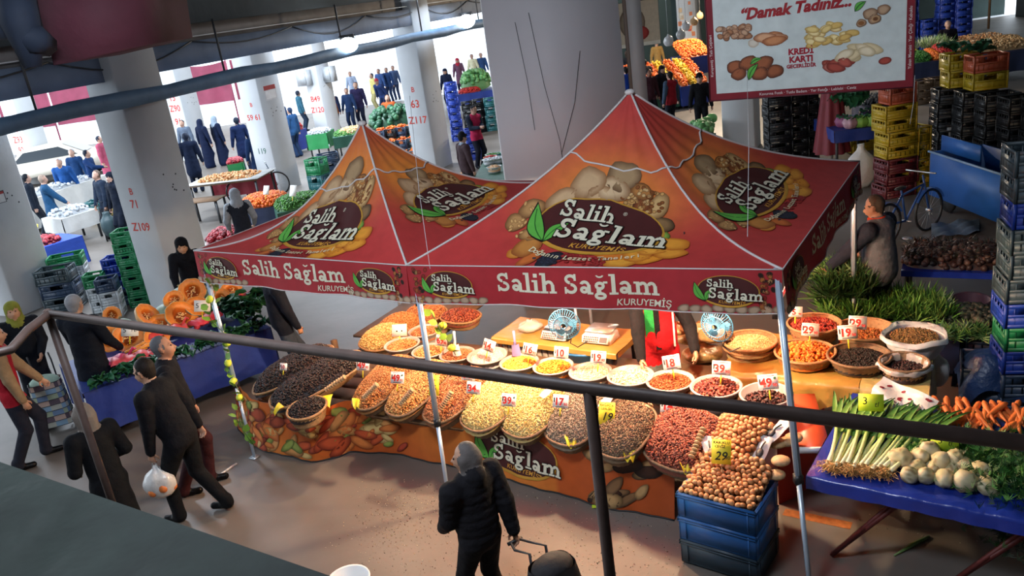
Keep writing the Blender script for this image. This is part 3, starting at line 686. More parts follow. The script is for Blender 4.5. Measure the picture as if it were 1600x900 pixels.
# main heaps, left to right
HEAPS = [((424, 634), (566, 556), .54, T_DATE, 'heap of black dried fruit in the large basket at the left corner of the stall', 'dried_fruit_heap', 'large long wicker basket under the black dried fruit', WICK, 1.5),
 ((398, 608), (520, 550), .58, T_DATE, 'black dried fruit heap behind, in the basket with a pale rim showing', 'dried_fruit_heap', 'wicker basket with its pale rim showing behind the black dried fruit', WICK, .9),
 ((560, 640), (640, 560), .40, T_PNUT, 'orange brown peanut heap right of the black dried fruit', 'peanut_heap', 'wicker basket holding the orange brown peanuts', WICKD, 1),
 ((612, 650), (695, 568), .40, T_CHIK, 'golden tan roasted nut heap with the leaf price card', 'roasted_nut_heap', 'wicker basket holding the golden tan roasted nuts', WICKD, 1),
 ((670, 660), (757, 580), .40, T_ALM, 'reddish almond heap crossed by the blue grey tent leg', 'almond_heap', 'wicker basket holding the reddish almonds behind the tent leg', WICKD, 1),
 ((733, 672), (812, 590), .45, T_PALE, 'pale yellow seed heap right of the tent leg', 'seed_heap', 'wicker basket holding the pale seeds just right of the tent leg', WICKD, 1.1),
 ((800, 682), (868, 600), .46, T_PALE, 'pale yellow seed heap left of the grey sunflower seeds', 'seed_heap', 'wicker basket holding the pale seeds next to the grey ones', WICKD, 1.1),
 ((872, 695), (930, 612), .44, T_SUN, 'grey sunflower seed heap in the middle of the stall', 'sunflower_seed_heap', 'wicker basket holding the grey sunflower seeds', WICKD, 1.2),
 ((945, 713), (1000, 632), .46, T_SUN2, 'brown striped seed heap behind the handrail post', 'striped_seed_heap', 'wicker basket holding the brown striped seeds', WICKD, 1.2),
 ((1040, 732), (1095, 645), .56, T_HAZ, 'shiny dark red peanut heap left of the walnuts', 'red_peanut_heap', 'wide wicker basket holding the shiny dark red peanuts', WICKD, 1.3)]
for i, (f_, b_, w_, T_, lh, nm, lb, wk, mul) in enumerate(HEAPS):
    heap_on(f_, b_, w_*1.27, T_, lb, lh, nm, seed=20+i, wick=wk, nmul=mul*1.3, H=.15, p=2.7)
pc = at(461, 655, .66); sb = thing('wicker_basket', 'small round wicker basket of black dried fruit at the stall corner', 'basket', (pc.x, pc.y, .64), A1, 'wicker baskets of the nut stall')
basket_mb(.42, .40, .12, .06, 2).build('woven_body', WICK, sb)
b, _ = heap_mb(.40, .38, .07, .06, .026, 330, T_DATE['cols'], (1, .72, .6), 2, seed=9); tag(b.build('dried_fruit_heap', NUTS, None, False, (pc.x, pc.y, .65), A1), 'black dried fruit filling the small round basket in front', 'nuts', None, 'stuff')
# left wing of the stall running to the back
heap_on((572, 548), (628, 512), .62, dict(T_CHIK, cols=C3('d8b878', 'c9a35e', 'e3c88c', 'b98e4c')), 'shallow wicker tray of yellow chickpeas on the left wing', 'yellow chickpea heap on the left wing of the stall', 'chickpea_heap', H=.14, zf=.72, zb=.8, seed=41, nmul=.8)
heap_on((600, 523), (650, 494), .60, T_PNUT, 'shallow wicker tray of brown peanuts on the left wing', 'brown peanut heap behind the yellow chickpeas', 'peanut_heap', H=.12, zf=.74, zb=.8, seed=42, nmul=.8)
heap_on((640, 503), (690, 480), .62, T_ALM, 'wicker tray of red almonds at the far end of the left wing', 'red almond heap at the far end of the left wing', 'almond_heap', H=.12, zf=.78, zb=.82, seed=43, nmul=.8)
heap_on((705, 506), (735, 486), .55, T_HAZ, 'wicker tray of dark nuts under the valance of the large tent', 'dark nut heap under the valance of the large tent', 'nut_heap', H=.08, zf=.82, zb=.84, seed=44, nmul=.5)
# ---------------------------------------------------------------- plastic tubs with contents
def tub_mb(r, h):
    b = MB(); b.lathe([(0, 0), (r*.74, 0), (r*.8, h*.3), (r*.93, h*.92), (r*1.03, h*.93), (r*1.05, h*.99), (r*1.0, h*1.02), (r*.93, h*.98), (r*.8, h*.5), (0, h*.45)], 36); return b
TUB = tub_mb(.2, .2).mesh('tub', M_TUB, True)
TUBS = [((663, 515), T_ALM, 'brown nuts under the hanging ivy', .96), ((628, 537), T_PNUT, 'orange brown nuts at the wing corner', 1), ((670, 546), T_CHIK, 'tan nuts behind the blue grey tent leg', .95), ((714, 551), T_ALM, 'red brown nuts with a white scoop', .95),
 ((761, 556), dict(T_PALE, cols=C3('e8e4dc', 'ddd6c8', 'f0ece6'), size=.012), 'white coconut flakes', 1.05), ((811, 565), dict(T_CHIK, cols=C3('d9a83c', 'c9932c', 'e4b958')), 'yellow corn kernels', 1), ((864, 571), dict(T_CHIK, cols=C3('d9871c', 'c87312', 'e59c34')), 'orange corn kernels and a lilac scoop', 1),
 ((922, 580), dict(T_PALE, cols=C3('dcd2b0', 'cfc398', 'e8e0c4')), 'whitish round seeds', 1.02), ((985, 588), dict(T_PALE, cols=C3('e5ddb8', 'd5c893', 'efe8cc'), size=.026, n=1500), 'flat cream pumpkin seeds', 1.08), ((1047, 596), dict(T_PNUT, cols=C3('a04e1e', 'b5602a', '8a3e16')), 'glazed orange brown nuts', 1.08),
 ((1119, 606), dict(T_HAZ, cols=C3('6e2018', '853026', '4c1410', 'a85a40'), size=.032, n=800), 'dark red dried fruit', 1.12), ((1197, 618), dict(T_HAZ, cols=C3('3c1814', '552620', '2a100e'), size=.034, n=700), 'very dark dried fruit beside the front right tent leg', 1.1)]
for i, ((px, py), T, lab, s) in enumerate(TUBS):
    p = at(px, py, .92); z = .72
    t = single('plastic_tub', TUB, f'translucent plastic tub holding {lab}', 'tub', (p.x, p.y, z), (0, 0, 0), 'translucent tubs behind the heaps', s)
    T = dict(T); T['n'] = int(T['n']*.30); r = .2*s*.9
    b, _ = heap_mb(2*r, 2*r, .05 if i != 11 else .03, 0, p=2, seed=60+i, **T)
    tag(b.build('tub_filling', NUTS, None, False, (p.x, p.y-r, z+.172*s-(.04 if i == 11 else 0)), 0), f'{lab} heaped in a plastic tub', 'food', None, 'stuff')
# ---------------------------------------------------------------- benches under the display
M_WOOD = mat('rough_boards', (.16, .09, .045), rough=.7, noise=(6, .3), wave=(3, 2, .2))
g0, g1 = at(395, 680, 0), at(1075, 800, 0)
rzs = ang(g0, g1); Ls = (g1-g0).length
bench = thing('display_bench', 'wooden display bench carrying the nut baskets, hidden by its printed skirt', 'table', (g0.x, g0.y, 0), rzs)
def bench_top(x0, x1, y0, y1, za, zb, nm='board'):
    b = MB(); V = [(x0, y0, za), (x1, y0, za), (x1, y1, zb), (x0, y1, zb)]; V += [(x, y, z-.03) for x, y, z in V]
    b.add(V, [(0, 1, 2, 3), (7, 6, 5, 4), (0, 4, 5, 1), (1, 5, 6, 2), (2, 6, 7, 3), (3, 7, 4, 0)]); return b.build(nm, M_WOOD, bench)
nb = 5
for k in range(nb): bench_top(.1, Ls+.35, .12+k*.18, .12+k*.18+.172, .43+k*.045, .475+k*.045)
bench_top(.9, Ls+.35, 1.04, 1.5, .70, .70, 'shelf'); bench_top(.5, 1.7, 1.5, 3.3, .68, .68, 'shelf')
for x in (.3, Ls/2, Ls):
    for y in (.25, 1.35): MB().box((x, y, .22 if y < 1 else .33), (.06, .06, .44 if y < 1 else .66)).build('leg', M_WOOD, bench)
# printed skirt cloth, gently waving from the bench edge to the floor
SK = [(372, 668), (400, 700), (440, 712), (490, 722), (530, 715), (548, 706), (600, 708), (640, 714), (700, 728), (760, 742), (830, 760), (900, 780), (960, 797), (1055, 812)]
sk = [at(x, y, 0) for x, y in SK]; acc = [0]
for i in range(1, len(sk)): acc.append(acc[-1]+(sk[i]-sk[i-1]).length)
SKL = acc[-1]
def skp(s, z, lift=0):
    s = max(0, min(SKL-1e-4, s)); i = max(j for j in range(len(acc)) if acc[j] <= s); i = min(i, len(sk)-2)
    f = (s-acc[i])/(acc[i+1]-acc[i]); p = sk[i].lerp(sk[i+1], f); d = (sk[min(i+2, len(sk)-1)]-sk[max(i-1, 0)]).normalized(); n = Vector((d.y, -d.x, 0))
    top = g0.lerp(g1, max(0, min(1, s/SKL)))+Vector((0, 0, 0)); q = p.lerp(Vector((p.x, p.y, 0))-n*.10, z/.57)
    q = q+n*(lift+.012*math.sin(s*9)*(1-z/.57)+.006*math.sin(s*23)); return Vector((q.x, q.y, z+.008))
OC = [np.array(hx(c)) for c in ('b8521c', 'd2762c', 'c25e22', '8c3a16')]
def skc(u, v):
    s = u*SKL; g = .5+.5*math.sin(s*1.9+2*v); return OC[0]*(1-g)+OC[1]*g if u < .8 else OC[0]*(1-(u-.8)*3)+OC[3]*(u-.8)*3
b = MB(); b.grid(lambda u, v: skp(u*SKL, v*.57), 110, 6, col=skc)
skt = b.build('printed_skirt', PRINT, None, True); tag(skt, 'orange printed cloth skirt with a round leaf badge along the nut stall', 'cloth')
P = Print(); rr = random.Random(3)
for i in range(150):
    s = rr.uniform(.05, 2.7) if i < 130 else rr.uniform(SKL-.75, SKL-.05)
    c1, c2 = rr.choice([('c2542c', '6e2412'), ('b5432a', '5e1d12'), ('d47a3a', '8a4018'), ('cfb070', '8a6a38'), ('8f9a48', '4c5420'), ('c98d50', '744a22'), ('a8482a', '541c10')]) if i < 130 else rr.choice([('b08a5a', '5e4426'), ('7c5a3a', '3a2818'), ('3c2216', '1c100a')])
    a = rr.uniform(.07, .17); P.oval(s, rr.uniform(.05, .50), a, a*rr.uniform(.3, .5), hx(c1), 1+i % 7, rr.uniform(-.6, 1.0), hx(c2), 16, .04, i, rr.uniform(-.03, .03), .02)
lx = SKL*.72
badge(P, lx, .30, .76, False, 0)
P.to(lambda x, y, l: skp(x, max(.005, min(.56, y)), l+.004)).build('printed_badge', PRINT, skt)
b = MB(); b.tube([skp(SKL*i/80, .0, .006) for i in range(81)], .008, 5); b.build('hem', M_BLKP, skt)
# red cloth at the right end of the stall and the red tray
RC = mat('red_cloth', (.42, .035, .02), rough=.6, noise=(3, .15), bump=(5, .5, .02))
c0, c1_ = at(1216, 775, .02), at(1282, 650, .55)
b = MB(); q0, q1 = at(1218, 790, .0), at(1290, 745, 0)
b.grid(lambda u, v: q0.lerp(q1, u)+Vector((.02*math.sin(9*u)*(1-v), .02*math.cos(7*u), .70*v)), 14, 6)
tag(b.build('red_cloth', RC, None, True), 'plain red cloth hanging at the right end of the nut stall', 'cloth')
tr = at(1262, 655, .72); o = thing('red_board', 'orange red board leaning at the stall end behind the front right tent leg', 'board', (tr.x, tr.y, .70), A1+.25)
MB().box((0, 0, .0), (.24, .95, .03)).build('panel', mat('orange_board', (.62, .09, .03), rough=.4, noise=(3, .08)), o)
MB().box((0, -.47, .0), (.25, .02, .05)).build('edge_strip', M_WHITE, o)
# ---------------------------------------------------------------- blue stacking boxes filled with walnuts
c_fl, c_fr = at(1057, 770, .66), at(1180, 802, .66); rzc = ang(c_fl, c_fr); wc = (c_fr-c_fl).length; dc = .46
def euro_box(w, d, h):
    b = MB(); t = .012
    for x0, y0, x1, y1 in ((0, 0, w, t), (0, d-t, w, d), (0, 0, t, d), (w-t, 0, w, d)): b.box(((x0+x1)/2, (y0+y1)/2, h/2), (x1-x0, y1-y0, h))
    b.box((w/2, d/2, .006), (w, d, .012))
    for z in (h-.012, h-.035, .02):
        g = .008 if z > .1 else -.001
        for x0, y0, x1, y1 in ((-g, -g, w+g, .006), (-g, d-.006, w+g, d+g), (-g, -g, .006, d+g), (w-.006, -g, w+g, d+g)): b.box(((x0+x1)/2, (y0+y1)/2, z), (x1-x0, y1-y0, .012))
    for x in (.06, w-.06): b.box((x, -.003, h/2), (.01, .008, h-.03)); b.box((x, d+.003, h/2), (.01, .008, h-.03))
    for y in (.06, d-.06): b.box((-.003, y, h/2), (.008, .01, h-.03)); b.box((w+.003, y, h/2), (.008, .01, h-.03))
    return b
M_BLUEB = mat('blue_box_plastic', (.018, .10, .30), rough=.38, noise=(6, .1)); M_DKB = mat('dark_box_plastic', (.02, .04, .06), rough=.45, noise=(6, .15))
for z, h, m, lab in ((.45, .215, M_BLUEB, 'blue stacking box brimful of walnuts, topmost of the stack'), (.235, .21, M_BLUEB, 'blue stacking box in the middle of the walnut stack'), (.015, .215, M_DKB, 'dark stacking box at the bottom of the walnut stack')):
    o = thing('stacking_box', lab, 'box', (c_fl.x, c_fl.y, z), rzc, 'stacked boxes at the stall corner'); euro_box(wc, dc, h).build('box_shell', m, o)
# walnuts: ridged shells, one object each, over the top box and the slope behind it
WV, WF = uvs(8, 6)
def walnut_mesh(i):
    rs = np.random.RandomState(i); V = WV.copy(); a = np.arctan2(V[:, 1], V[:, 0]); r = 1+.07*np.sin(5*a+3*V[:, 2]+i)+rs.uniform(-.04, .04, len(V))
    r *= 1+.10*np.exp(-(V[:, 0]/.12)**2); V = V*r[:, None]*np.array((.9, .86, 1.05))*.0235
    b = MB(); b.add(V, WF, np.array(T_WAL['cols'][i % 4])*(.95+.1*rs.rand())); return b.mesh('walnut', NUTS, True)
WM = [walnut_mesh(i) for i in range(8)]
Mc = Matrix.Translation(c_fl)@Matrix.Rotation(rzc, 4, 'Z')
pts = []; rs = np.random.RandomState(5)
ny, nx = int(dc/.039), int(wc/.042)
for j in range(ny):
    for i in range(nx):
        x, y = .03+(i+.5*(j % 2))*.042+rs.uniform(-.007, .007), .03+j*.039+rs.uniform(-.007, .007)
        if x > wc-.025: continue
        e = min(x, wc-x, y)/.12; pts.append(Mc@Vector((x, y, -.005+.05*min(1, e)**.6+.16*(y/dc)**1.5*(.6+.4*min(1, e))+rs.uniform(-.008, .008))))
f2, b2 = at(1120, 728, .70), at(1180, 648, .93); rz2, L2 = frame(f2, b2); w2 = .50
M2 = Matrix.Translation(f2)@Matrix.Rotation(rz2, 4, 'Z')
def hz2(x, y): d = abs(x/(w2/2))**2.6+abs((y-L2/2)/(L2/2))**3; return .0+(.93-.70)*y/L2+.11*max(0, 1-d)**.6
k2_ = []
for j in range(int(L2/.039)):
    for i in range(int(w2/.042)):
        x, y = -w2/2+(i+.5*(j % 2)+.3)*.042+rs.uniform(-.005, .005), .01+j*.039
        if abs(x/(w2/2))**2.6+abs((y-L2/2)/(L2/2))**3 < .98: k2_.append(M2@Vector((x, y, hz2(x, y)+rs.uniform(-.006, .008))))
allw = pts+k2_; allw.sort(key=lambda p: p.y)
for i, p in enumerate(allw[:300]):
    single('walnut', WM[i % 8], 'tan walnut in its shell among the walnuts heaped at the stall corner', 'walnut', p, (rs.rand()*6, rs.rand()*6, rs.rand()*6), 'walnuts heaped at the stall corner', 1+rs.uniform(-.1, .12))
b = MB()
rest = np.array([tuple(p) for p in allw[300:]]+[tuple(p+Vector((.012, .01, -.022))) for p in allw])
b.scatter(ICO_V*.023, ICO_F, rest, np.ones(len(rest)), None, np.array(T_WAL['cols'])[rs.randint(0, 4, len(rest))])
b.add([tuple(Mc@Vector((x, y, z))) for x, y, z in ((.02, .02, -.05), (wc-.02, .02, -.05), (wc-.02, dc, .10), (.02, dc, .10))], [(0, 1, 2, 3)], hx('6b4526'))
b.grid(lambda u, v: M2@Vector(((u-.5)*w2*.9, v*L2, hz2((u-.5)*w2*.9, v*L2)-.03)), 8, 8, col=hx('7c5230'))
tag(b.build('walnut_pile', NUTS, None, True), 'mass of walnuts under and behind the ones on top', 'walnuts', None, 'stuff')
bk = thing('wicker_basket', 'wicker basket behind the blue boxes, buried under the walnuts', 'basket', (f2.x, f2.y, .66), rz2, 'wicker baskets of the nut stall'); basket_mb(w2+.03, L2, .1, .22, 2.6).build('woven_body', WICK, bk)
# ================================================================ gold-cloth table with baskets of dried fruit
def table(name, lab, pf, pr, depth, z, m=None, th=.035, legs=True, cat='table', legm=None, group=None):
    """pf, pr: front left and front right corners; returns thing and its frame"""
    rz = ang(pf, pr); wd = (Vector(pr)-Vector(pf)).to_2d().length
    t = thing(name, lab, cat, (pf.x, pf.y, 0), rz, group)
    MB().box((wd/2, depth/2, z-th/2), (wd, depth, th)).build('tabletop', m or M_WOOD, t)
    if legs:
        for x in (.06, wd-.06):
            for y in (.06, depth-.06): MB().box((x, y, (z-th)/2), (.045, .045, z-th)).build('leg', legm or M_DARKMET, t)
    return t, Matrix.Translation((pf.x, pf.y, 0))@Matrix.Rotation(rz, 4, 'Z'), wd
def drape(M, x0, x1, y0, y1, z, drop, nm, m, lab, cat='cloth', wav=.02, sides='fl r', seed=1, nx=40, jag=.03, slope=0):
    """cloth lying on a rectangle and hanging over its front and ends"""
    b = MB(); r = random.Random(seed); ph = r.random()*6; wd = x1-x0; dp = y1-y0
    def f(u, v):
        # u along width, v: 0 hem .. .35 edge .. 1 back
        x = x0+wd*u
        if v < .4:
            k = 1-v/.4; d = drop*k*(1+jag*math.sin(u*11+ph)); return M@Vector((x, y0-.012-wav*abs(math.sin(u*wd*13+ph))*k-.01, z+.006-d))
        k = (v-.4)/.6; return M@Vector((x, y0+dp*k, z+.006+.004*math.sin(x*21+k*9)+slope*k))
    b.grid(f, nx, 20)
    for sx, xx in ((-1, x0), (1, x1)):
        def g(u, v, sx=sx, xx=xx): return M@Vector((xx+sx*(.008+wav*abs(math.sin(u*dp*13+ph))*v), y0+dp*u, z+.006-drop*.9*v+slope*u))
        b.grid(g, 20, 8)
    return tag(b.build(nm, m, None, True), lab, cat)
gz = .80
gt, GM, gw = table('trestle_table', 'trestle table under the gold cloth right of the nut stall', at(1128, 583, gz), at(1440, 612, gz), 1.0, gz-.02)
drape(GM, -.02, gw*.72, -.01, 1.0, gz, .26, 'gold_cloth', GOLDC, 'dull gold satin cloth draped over the dried fruit table', seed=3, wav=.03, jag=.25)
GOLD2 = mat('pale_gold_cloth', (.55, .44, .16), rough=.38, noise=(3, .25), bump=(9, .8, .02), spec=.7)
drape(GM, gw*.715, gw+.06, -.03, 1.0, gz+.008, .42, 'gold_cloth', GOLD2, 'paler gold cloth piece hanging at the right corner of the dried fruit table', seed=8, wav=.035, jag=.2)
def round_basket(px, py, r, h, labb, T, labf, z=gz+.01, wick=WICK, H=.06, seed=1, fill='dried_fruit', sx=1, nmul=1, low=0):
    p = at(px, py, z+h); bk = thing('round_basket', labb, 'basket', (p.x, p.y, z), A1, 'round wicker baskets on the gold cloth table')
    b = basket_mb(2*r*sx, 2*r, h, 0, 2); o = b.build('woven_body', wick, bk); o.location = (0, -r, h)
    T = dict(T); T['n'] = int(T['n']*nmul*(r/.2)**2*.35); q, _ = heap_mb(2*r*.92*sx, 2*r*.92, H, 0, p=2, seed=seed, **T)
    off = Vector((r*.92*math.sin(A1), -r*.92*math.cos(A1), 0)); f = q.build(fill, NUTS, None, False, (p.x+off.x, p.y+off.y, z+h-.025-low), A1)
    tag(f, labf, 'food', None, 'stuff'); return p
AP = dict(size=.05, n=520, cols=C3('d9701c', 'e58429', 'c65a14', 'ee9a3c'), shape=(1, .85, .35))
RAI = dict(size=.02, n=2200, cols=C3('15110f', '221a17', '0d0b0b'), shape=(1, .7, .6))
RBR = dict(size=.03, n=1300, cols=C3('8f2418', 'a8321f', '6a160f', 'c05038'), shape=(1, .8, .6))
GRN = dict(size=.03, n=900, cols=C3('a85f2c', 'c07a3c', '8c4b20', 'b8884c'), shape=(1, .7, .4))
round_basket(1172, 541, .255, .07, 'round wicker tray under the pale seeds at the left end of the gold cloth', dict(T_PALE, cols=C3('d8c48c', 'c8b070', 'e2d2a0')), 'pale flat seeds in the lower of two stacked trays', seed=71, H=.03)
round_basket(1172, 534, .25, .06, 'round wicker tray stacked on another, full of pale seeds', dict(T_PALE, cols=C3('d8c48c', 'c8b070', 'e2d2a0')), 'pale flat seeds heaped in the upper stacked tray', z=gz+.09, seed=72, H=.05)
round_basket(1258, 551, .27, .10, 'round wicker basket full of orange dried apricots', AP, 'orange dried apricots heaped in a round basket', seed=73, H=.09, nmul=1.2)
round_basket(1272, 507, .25, .13, 'round wicker basket of dark red dried berries with two cards', RBR, 'dark red dried berries behind the apricots', z=gz+.06, seed=74, H=.05)
round_basket(1352, 516, .27, .12, 'round wicker basket of loose orange brown fruit, its back wall bare', GRN, 'orange brown dried fruit half filling its basket', z=gz+.03, seed=75, H=.03, low=.05)
round_basket(1342, 557, .27, .11, 'round wicker basket brimful of black raisins', RAI, 'black raisins heaped in a round basket', seed=76, H=.04, wick=WICKD)
round_basket(1413, 568, .20, .13, 'small round wicker basket lined with a clear bag at the right corner', dict(RBR, cols=C3('2c1414', '3c1c1a', '1c0d0d')), 'dark dried fruit in the lined small basket', seed=77, H=.02, low=.03, wick=WICKD, nmul=1.4)
M_BAG = mat('milky_plastic_bag', (.62, .62, .62), rough=.3, noise=(5, .1), bump=(14, .8, .01), spec=.6)
M_CLEAR = mat('clear_plastic_film', (.8, .78, .74), rough=.18, trans=.55, noise=(5, .05), bump=(18, .9, .01))
def bag_mb(rx, ry, h, seed=1, neck=.25, open_=False):
    r = random.Random(seed); a1, a2 = r.random()*6, r.random()*6; b = MB(); n, m = 26, 14; V = []
    for j in range(m+1):
        t = j/m
        if open_: rr_ = (.82+.28*math.sin(PI*t*.6)) ; z = h*t; 
        else: rr_ = math.sin(PI*min(1, t*1.02+.10)*.92)**.55*(1 if t < .7 else max(neck, 1-(t-.7)*2.6)); z = h*t
        if open_ and j >= m-2: rr_ += .10*(j-m+3)*.5; z = h*(m-2)/m+(.02 if j == m-1 else -.03)
        for i in range(n):
            a = 2*PI*i/n; w = 1+.06*math.sin(3*a+a1+t*3)+.035*math.sin(7*a+a2-t*5); V.append((rx*rr_*w*math.cos(a), ry*rr_*w*math.sin(a), z+.012*math.sin(4*a+a2)*t))
    F = [(j*n+i, j*n+(i+1) % n, (j+1)*n+(i+1) % n, (j+1)*n+i) for j in range(m) for i in range(n)]+[tuple(range(n))[::-1]]
    if not open_: F.append(tuple(m*n+i for i in range(n)))
    b.add(V, F); return b
def bag(px, py, z, rx, ry, h, m, lab, seed=1, name='plastic_bag', cat='bag', rot=(0, 0, 0), **k):
    p = at(px, py, z); o = bag_mb(rx, ry, h, seed, **k).build(name, m, None, True, p); o.rotation_euler = rot; return tag(o, lab, cat)
ps = at(1425, 545, gz+.0)
bag(1427, 556, gz+.01, .235, .22, .26, M_BAG, 'white sack rolled open on the right corner of the gold cloth table', 4, 'white_sack', 'sack', open_=True)
q, _ = heap_mb(.42, .40, .03, 0, .018, 900, C3('8a6a3a', 'a5824a', '6e5230'), (1, .5, .4), 2, seed=78); p = at(1427, 556, gz)
tag(q.build('seed_filling', NUTS, None, False, (p.x, p.y-.2, gz+.21)), 'brown green seeds inside the rolled white sack', 'food', None, 'stuff')
pl = at(1413, 568, gz+.14); b = MB(); b.lathe([(.17, -.06), (.185, 0), (.20, .02), (.225, .01), (.22, -.03)], 30, wob=lambda a, z: .012*np.sin(7*a)+.008*np.sin(11*a+1))
tag(b.build('bag_liner', M_CLEAR, None, True, (pl.x, pl.y, pl.z)), 'clear plastic liner turned over the small basket rim', 'bag')
bag(1462, 600, .45, .12, .12, .34, M_BAG, 'twisted white bag end hanging at the right corner of the gold cloth', 6)
# sacks and packets behind the gold cloth's left end
M_NUTBAG = mat('bag_of_nuts', (.36, .23, .10), rough=.28, noise=(45, .4), bump=(30, .5, .01), spec=.7)
for i, (px, py, z, rx, ry, h, lab) in enumerate([(1100, 563, .62, .21, .16, .2, 'clear bag of brown nuts lying beside the vendor'), (1092, 535, .78, .24, .17, .22, 'upper clear bag of tan nuts beside the vendor'), (1118, 532, .95, .17, .14, .16, 'clear packet of nuts on top of the bags by the trays'), (1240, 618, .45, .23, .15, .30, 'large clear bag slumped under the gold cloth, behind the blue grey tent leg'), (1062, 520, 1.0, .16, .12, .12, 'dark packet of nuts on the shelf behind the vendor')]):
    bag(px, py, z, rx, ry, h, M_NUTBAG if i != 3 else M_BAG, lab, 10+i, 'nut_bag', neck=.5)
sh_ = at(1095, 560, .6); o = thing('shelf_crate', 'low wooden shelf under the bags of nuts', 'shelf', (sh_.x, sh_.y, 0), A1); MB().box((0, .1, .3), (.8, .55, .58)).build('shelf_body', M_WOOD, o)
# ---------------------------------------------------------------- counter with scales behind the heaps
cz = .86
ct, CM, cw = table('counter_table', 'narrow counter with scales at the back of the nut stall', at(772, 527, cz), at(962, 552, cz), .6, cz)
drape(CM, -.02, cw+.02, -.01, .6, cz, .06, 'gold_cloth', GOLDC, 'gold cloth on the counter under the scales', seed=5, wav=.004)
b = MB()
for k in range(11): b.box((.05+k*.075, .02, .42), (.06, .02, .78))
tag(b.build('corrugated_panel', mat('grey_panel', (.20, .19, .16), rough=.6, noise=(4, .2)), None, False, CM.translation, CM.to_euler().z), 'grey ribbed panel under the counter', 'panel')
bb = CM@Vector((cw*.66, .12, .50)); o = thing('blue_tub', 'blue plastic tub under the counter', 'tub', bb, CM.to_euler().z)
MB().lathe([(0, 0), (.2, 0), (.25, .28), (.27, .29), (.27, .31), (.24, .31), (.19, .02)], 4*8, sx=1.2, sy=.7).build('tub_shell', PLAST('azure_plastic', (.02, .16, .42)), o, True)
def scale_(x, y, rz, lab, c, gl=True):
    p = CM@Vector((x, y, cz+.012)); t = thing('weighing_scale', lab, 'scale', p, CM.to_euler().z+rz, 'weighing scales on the counter')
    MB().box((0, 0, .04), (.32, .22, .08), tap=1.08).build('body', c, t); MB().box((0, .06, .105), (.30, .24, .012)).build('pan', M_CHROME, t)
    b = MB(); V = [(-.15, -.16, .02), (.15, -.16, .02), (.15, -.10, .09), (-.15, -.10, .09), (-.15, -.10, .0), (.15, -.10, .0)]; b.add(V, [(0, 1, 2, 3), (0, 4, 5, 1), (0, 3, 4), (1, 5, 2)])
    kp = b.build('keypad', M_WHITE, t); P = Print()
    for i in range(8):
        for j in range(3): P.rect(-.135+i*.022, .005+j*.024, -.118+i*.022, .022+j*.024, (.08, .08, .09) if (i+j) % 4 else hx('b0442a'), 1)
    P.rect(.05, .01, .135, .07, (.1, .1, .11), 1)
    P.to(lambda x, y, l: Vector((x, -.16+y*.65, .02+y*.76+l+.001))).build('printed_keys', PRINT, t)
    return t
scale_(.48*cw, .22, 0, 'small black weighing scale left on the counter', M_BLKP); scale_(.80*cw, .26, .05, 'white keyed weighing scale right on the counter', M_WHITE)
sb_ = CM@Vector((.22*cw, .25, cz+.01)); bag_mb(.14, .1, .14, 21, .5).build('x', M_CLEAR, None, True, sb_).name = 'plastic_bag'; o = bpy.context.scene.objects['plastic_bag']; tag([x for x in COL.objects if x.name.startswith('plastic_bag') and not x.get('label')][0], 'crumpled clear bags at the left end of the counter', 'bag')
# two caged blue fans clipped to the tent frame
M_FAN = PLAST('pale_blue_plastic', (.05, .20, .36))
for px, py, lab, rt in ((882, 506, 'round blue caged fan above the counter', .2), (1121, 508, 'round blue caged fan above the bags of nuts', -.2)):
    p = at(px, py, 1.42); t = thing('clip_fan', lab, 'fan', p, A1+rt)
    cg = MB()
    for k in range(36):
        a = 2*PI*k/36; cg.tube([(.03*math.cos(a), -.06, .03*math.sin(a)), (.10*math.cos(a), -.055, .10*math.sin(a)), (.155*math.cos(a), -.01, .155*math.sin(a)), (.10*math.cos(a), .04, .10*math.sin(a))], .0026, 4, caps=False)
    g_ = cg.build('cage', M_FAN, t); 
    for rr_, yy in ((.155, -.01), (.10, -.055), (.03, -.06)):
        MB().tube([(rr_*math.cos(2*PI*k/24), yy, rr_*math.sin(2*PI*k/24)) for k in range(25)], .005, 5, caps=False).build('cage_ring', M_FAN, g_)
    b = MB()
    for k in range(3):
        a = 2*PI*k/3; b.add([(.02*math.cos(a), -.01, .02*math.sin(a)), (.12*math.cos(a-.35), -.03, .12*math.sin(a-.35)), (.13*math.cos(a+.2), .0, .13*math.sin(a+.2)), (.1*math.cos(a+.5), .01, .1*math.sin(a+.5))], [(0, 1, 2, 3)])
    b.build('blade', M_FAN, t); b = MB(); b.lathe([(0, -.05), (.03, -.05), (.05, 0), (.045, .06), (0, .07)], 14); m_ = b.build('motor', M_BLKP, t, True); m_.rotation_euler = (-PI/2, 0, 0); m_.location = (0, .03, 0)
    MB().tube([(0, .05, .03), (.01, .08, .25), (.0, .1, .62)], .012, 6).build('bracket', M_BLKP, t)
    MB().tube([(0.02, .06, 0), (.06, .05, -.10), (.03, .03, -.22), (.10, .02, -.26), (.2, .02, -.2)], .006, 5).build('power_cord', M_BLKP, t)
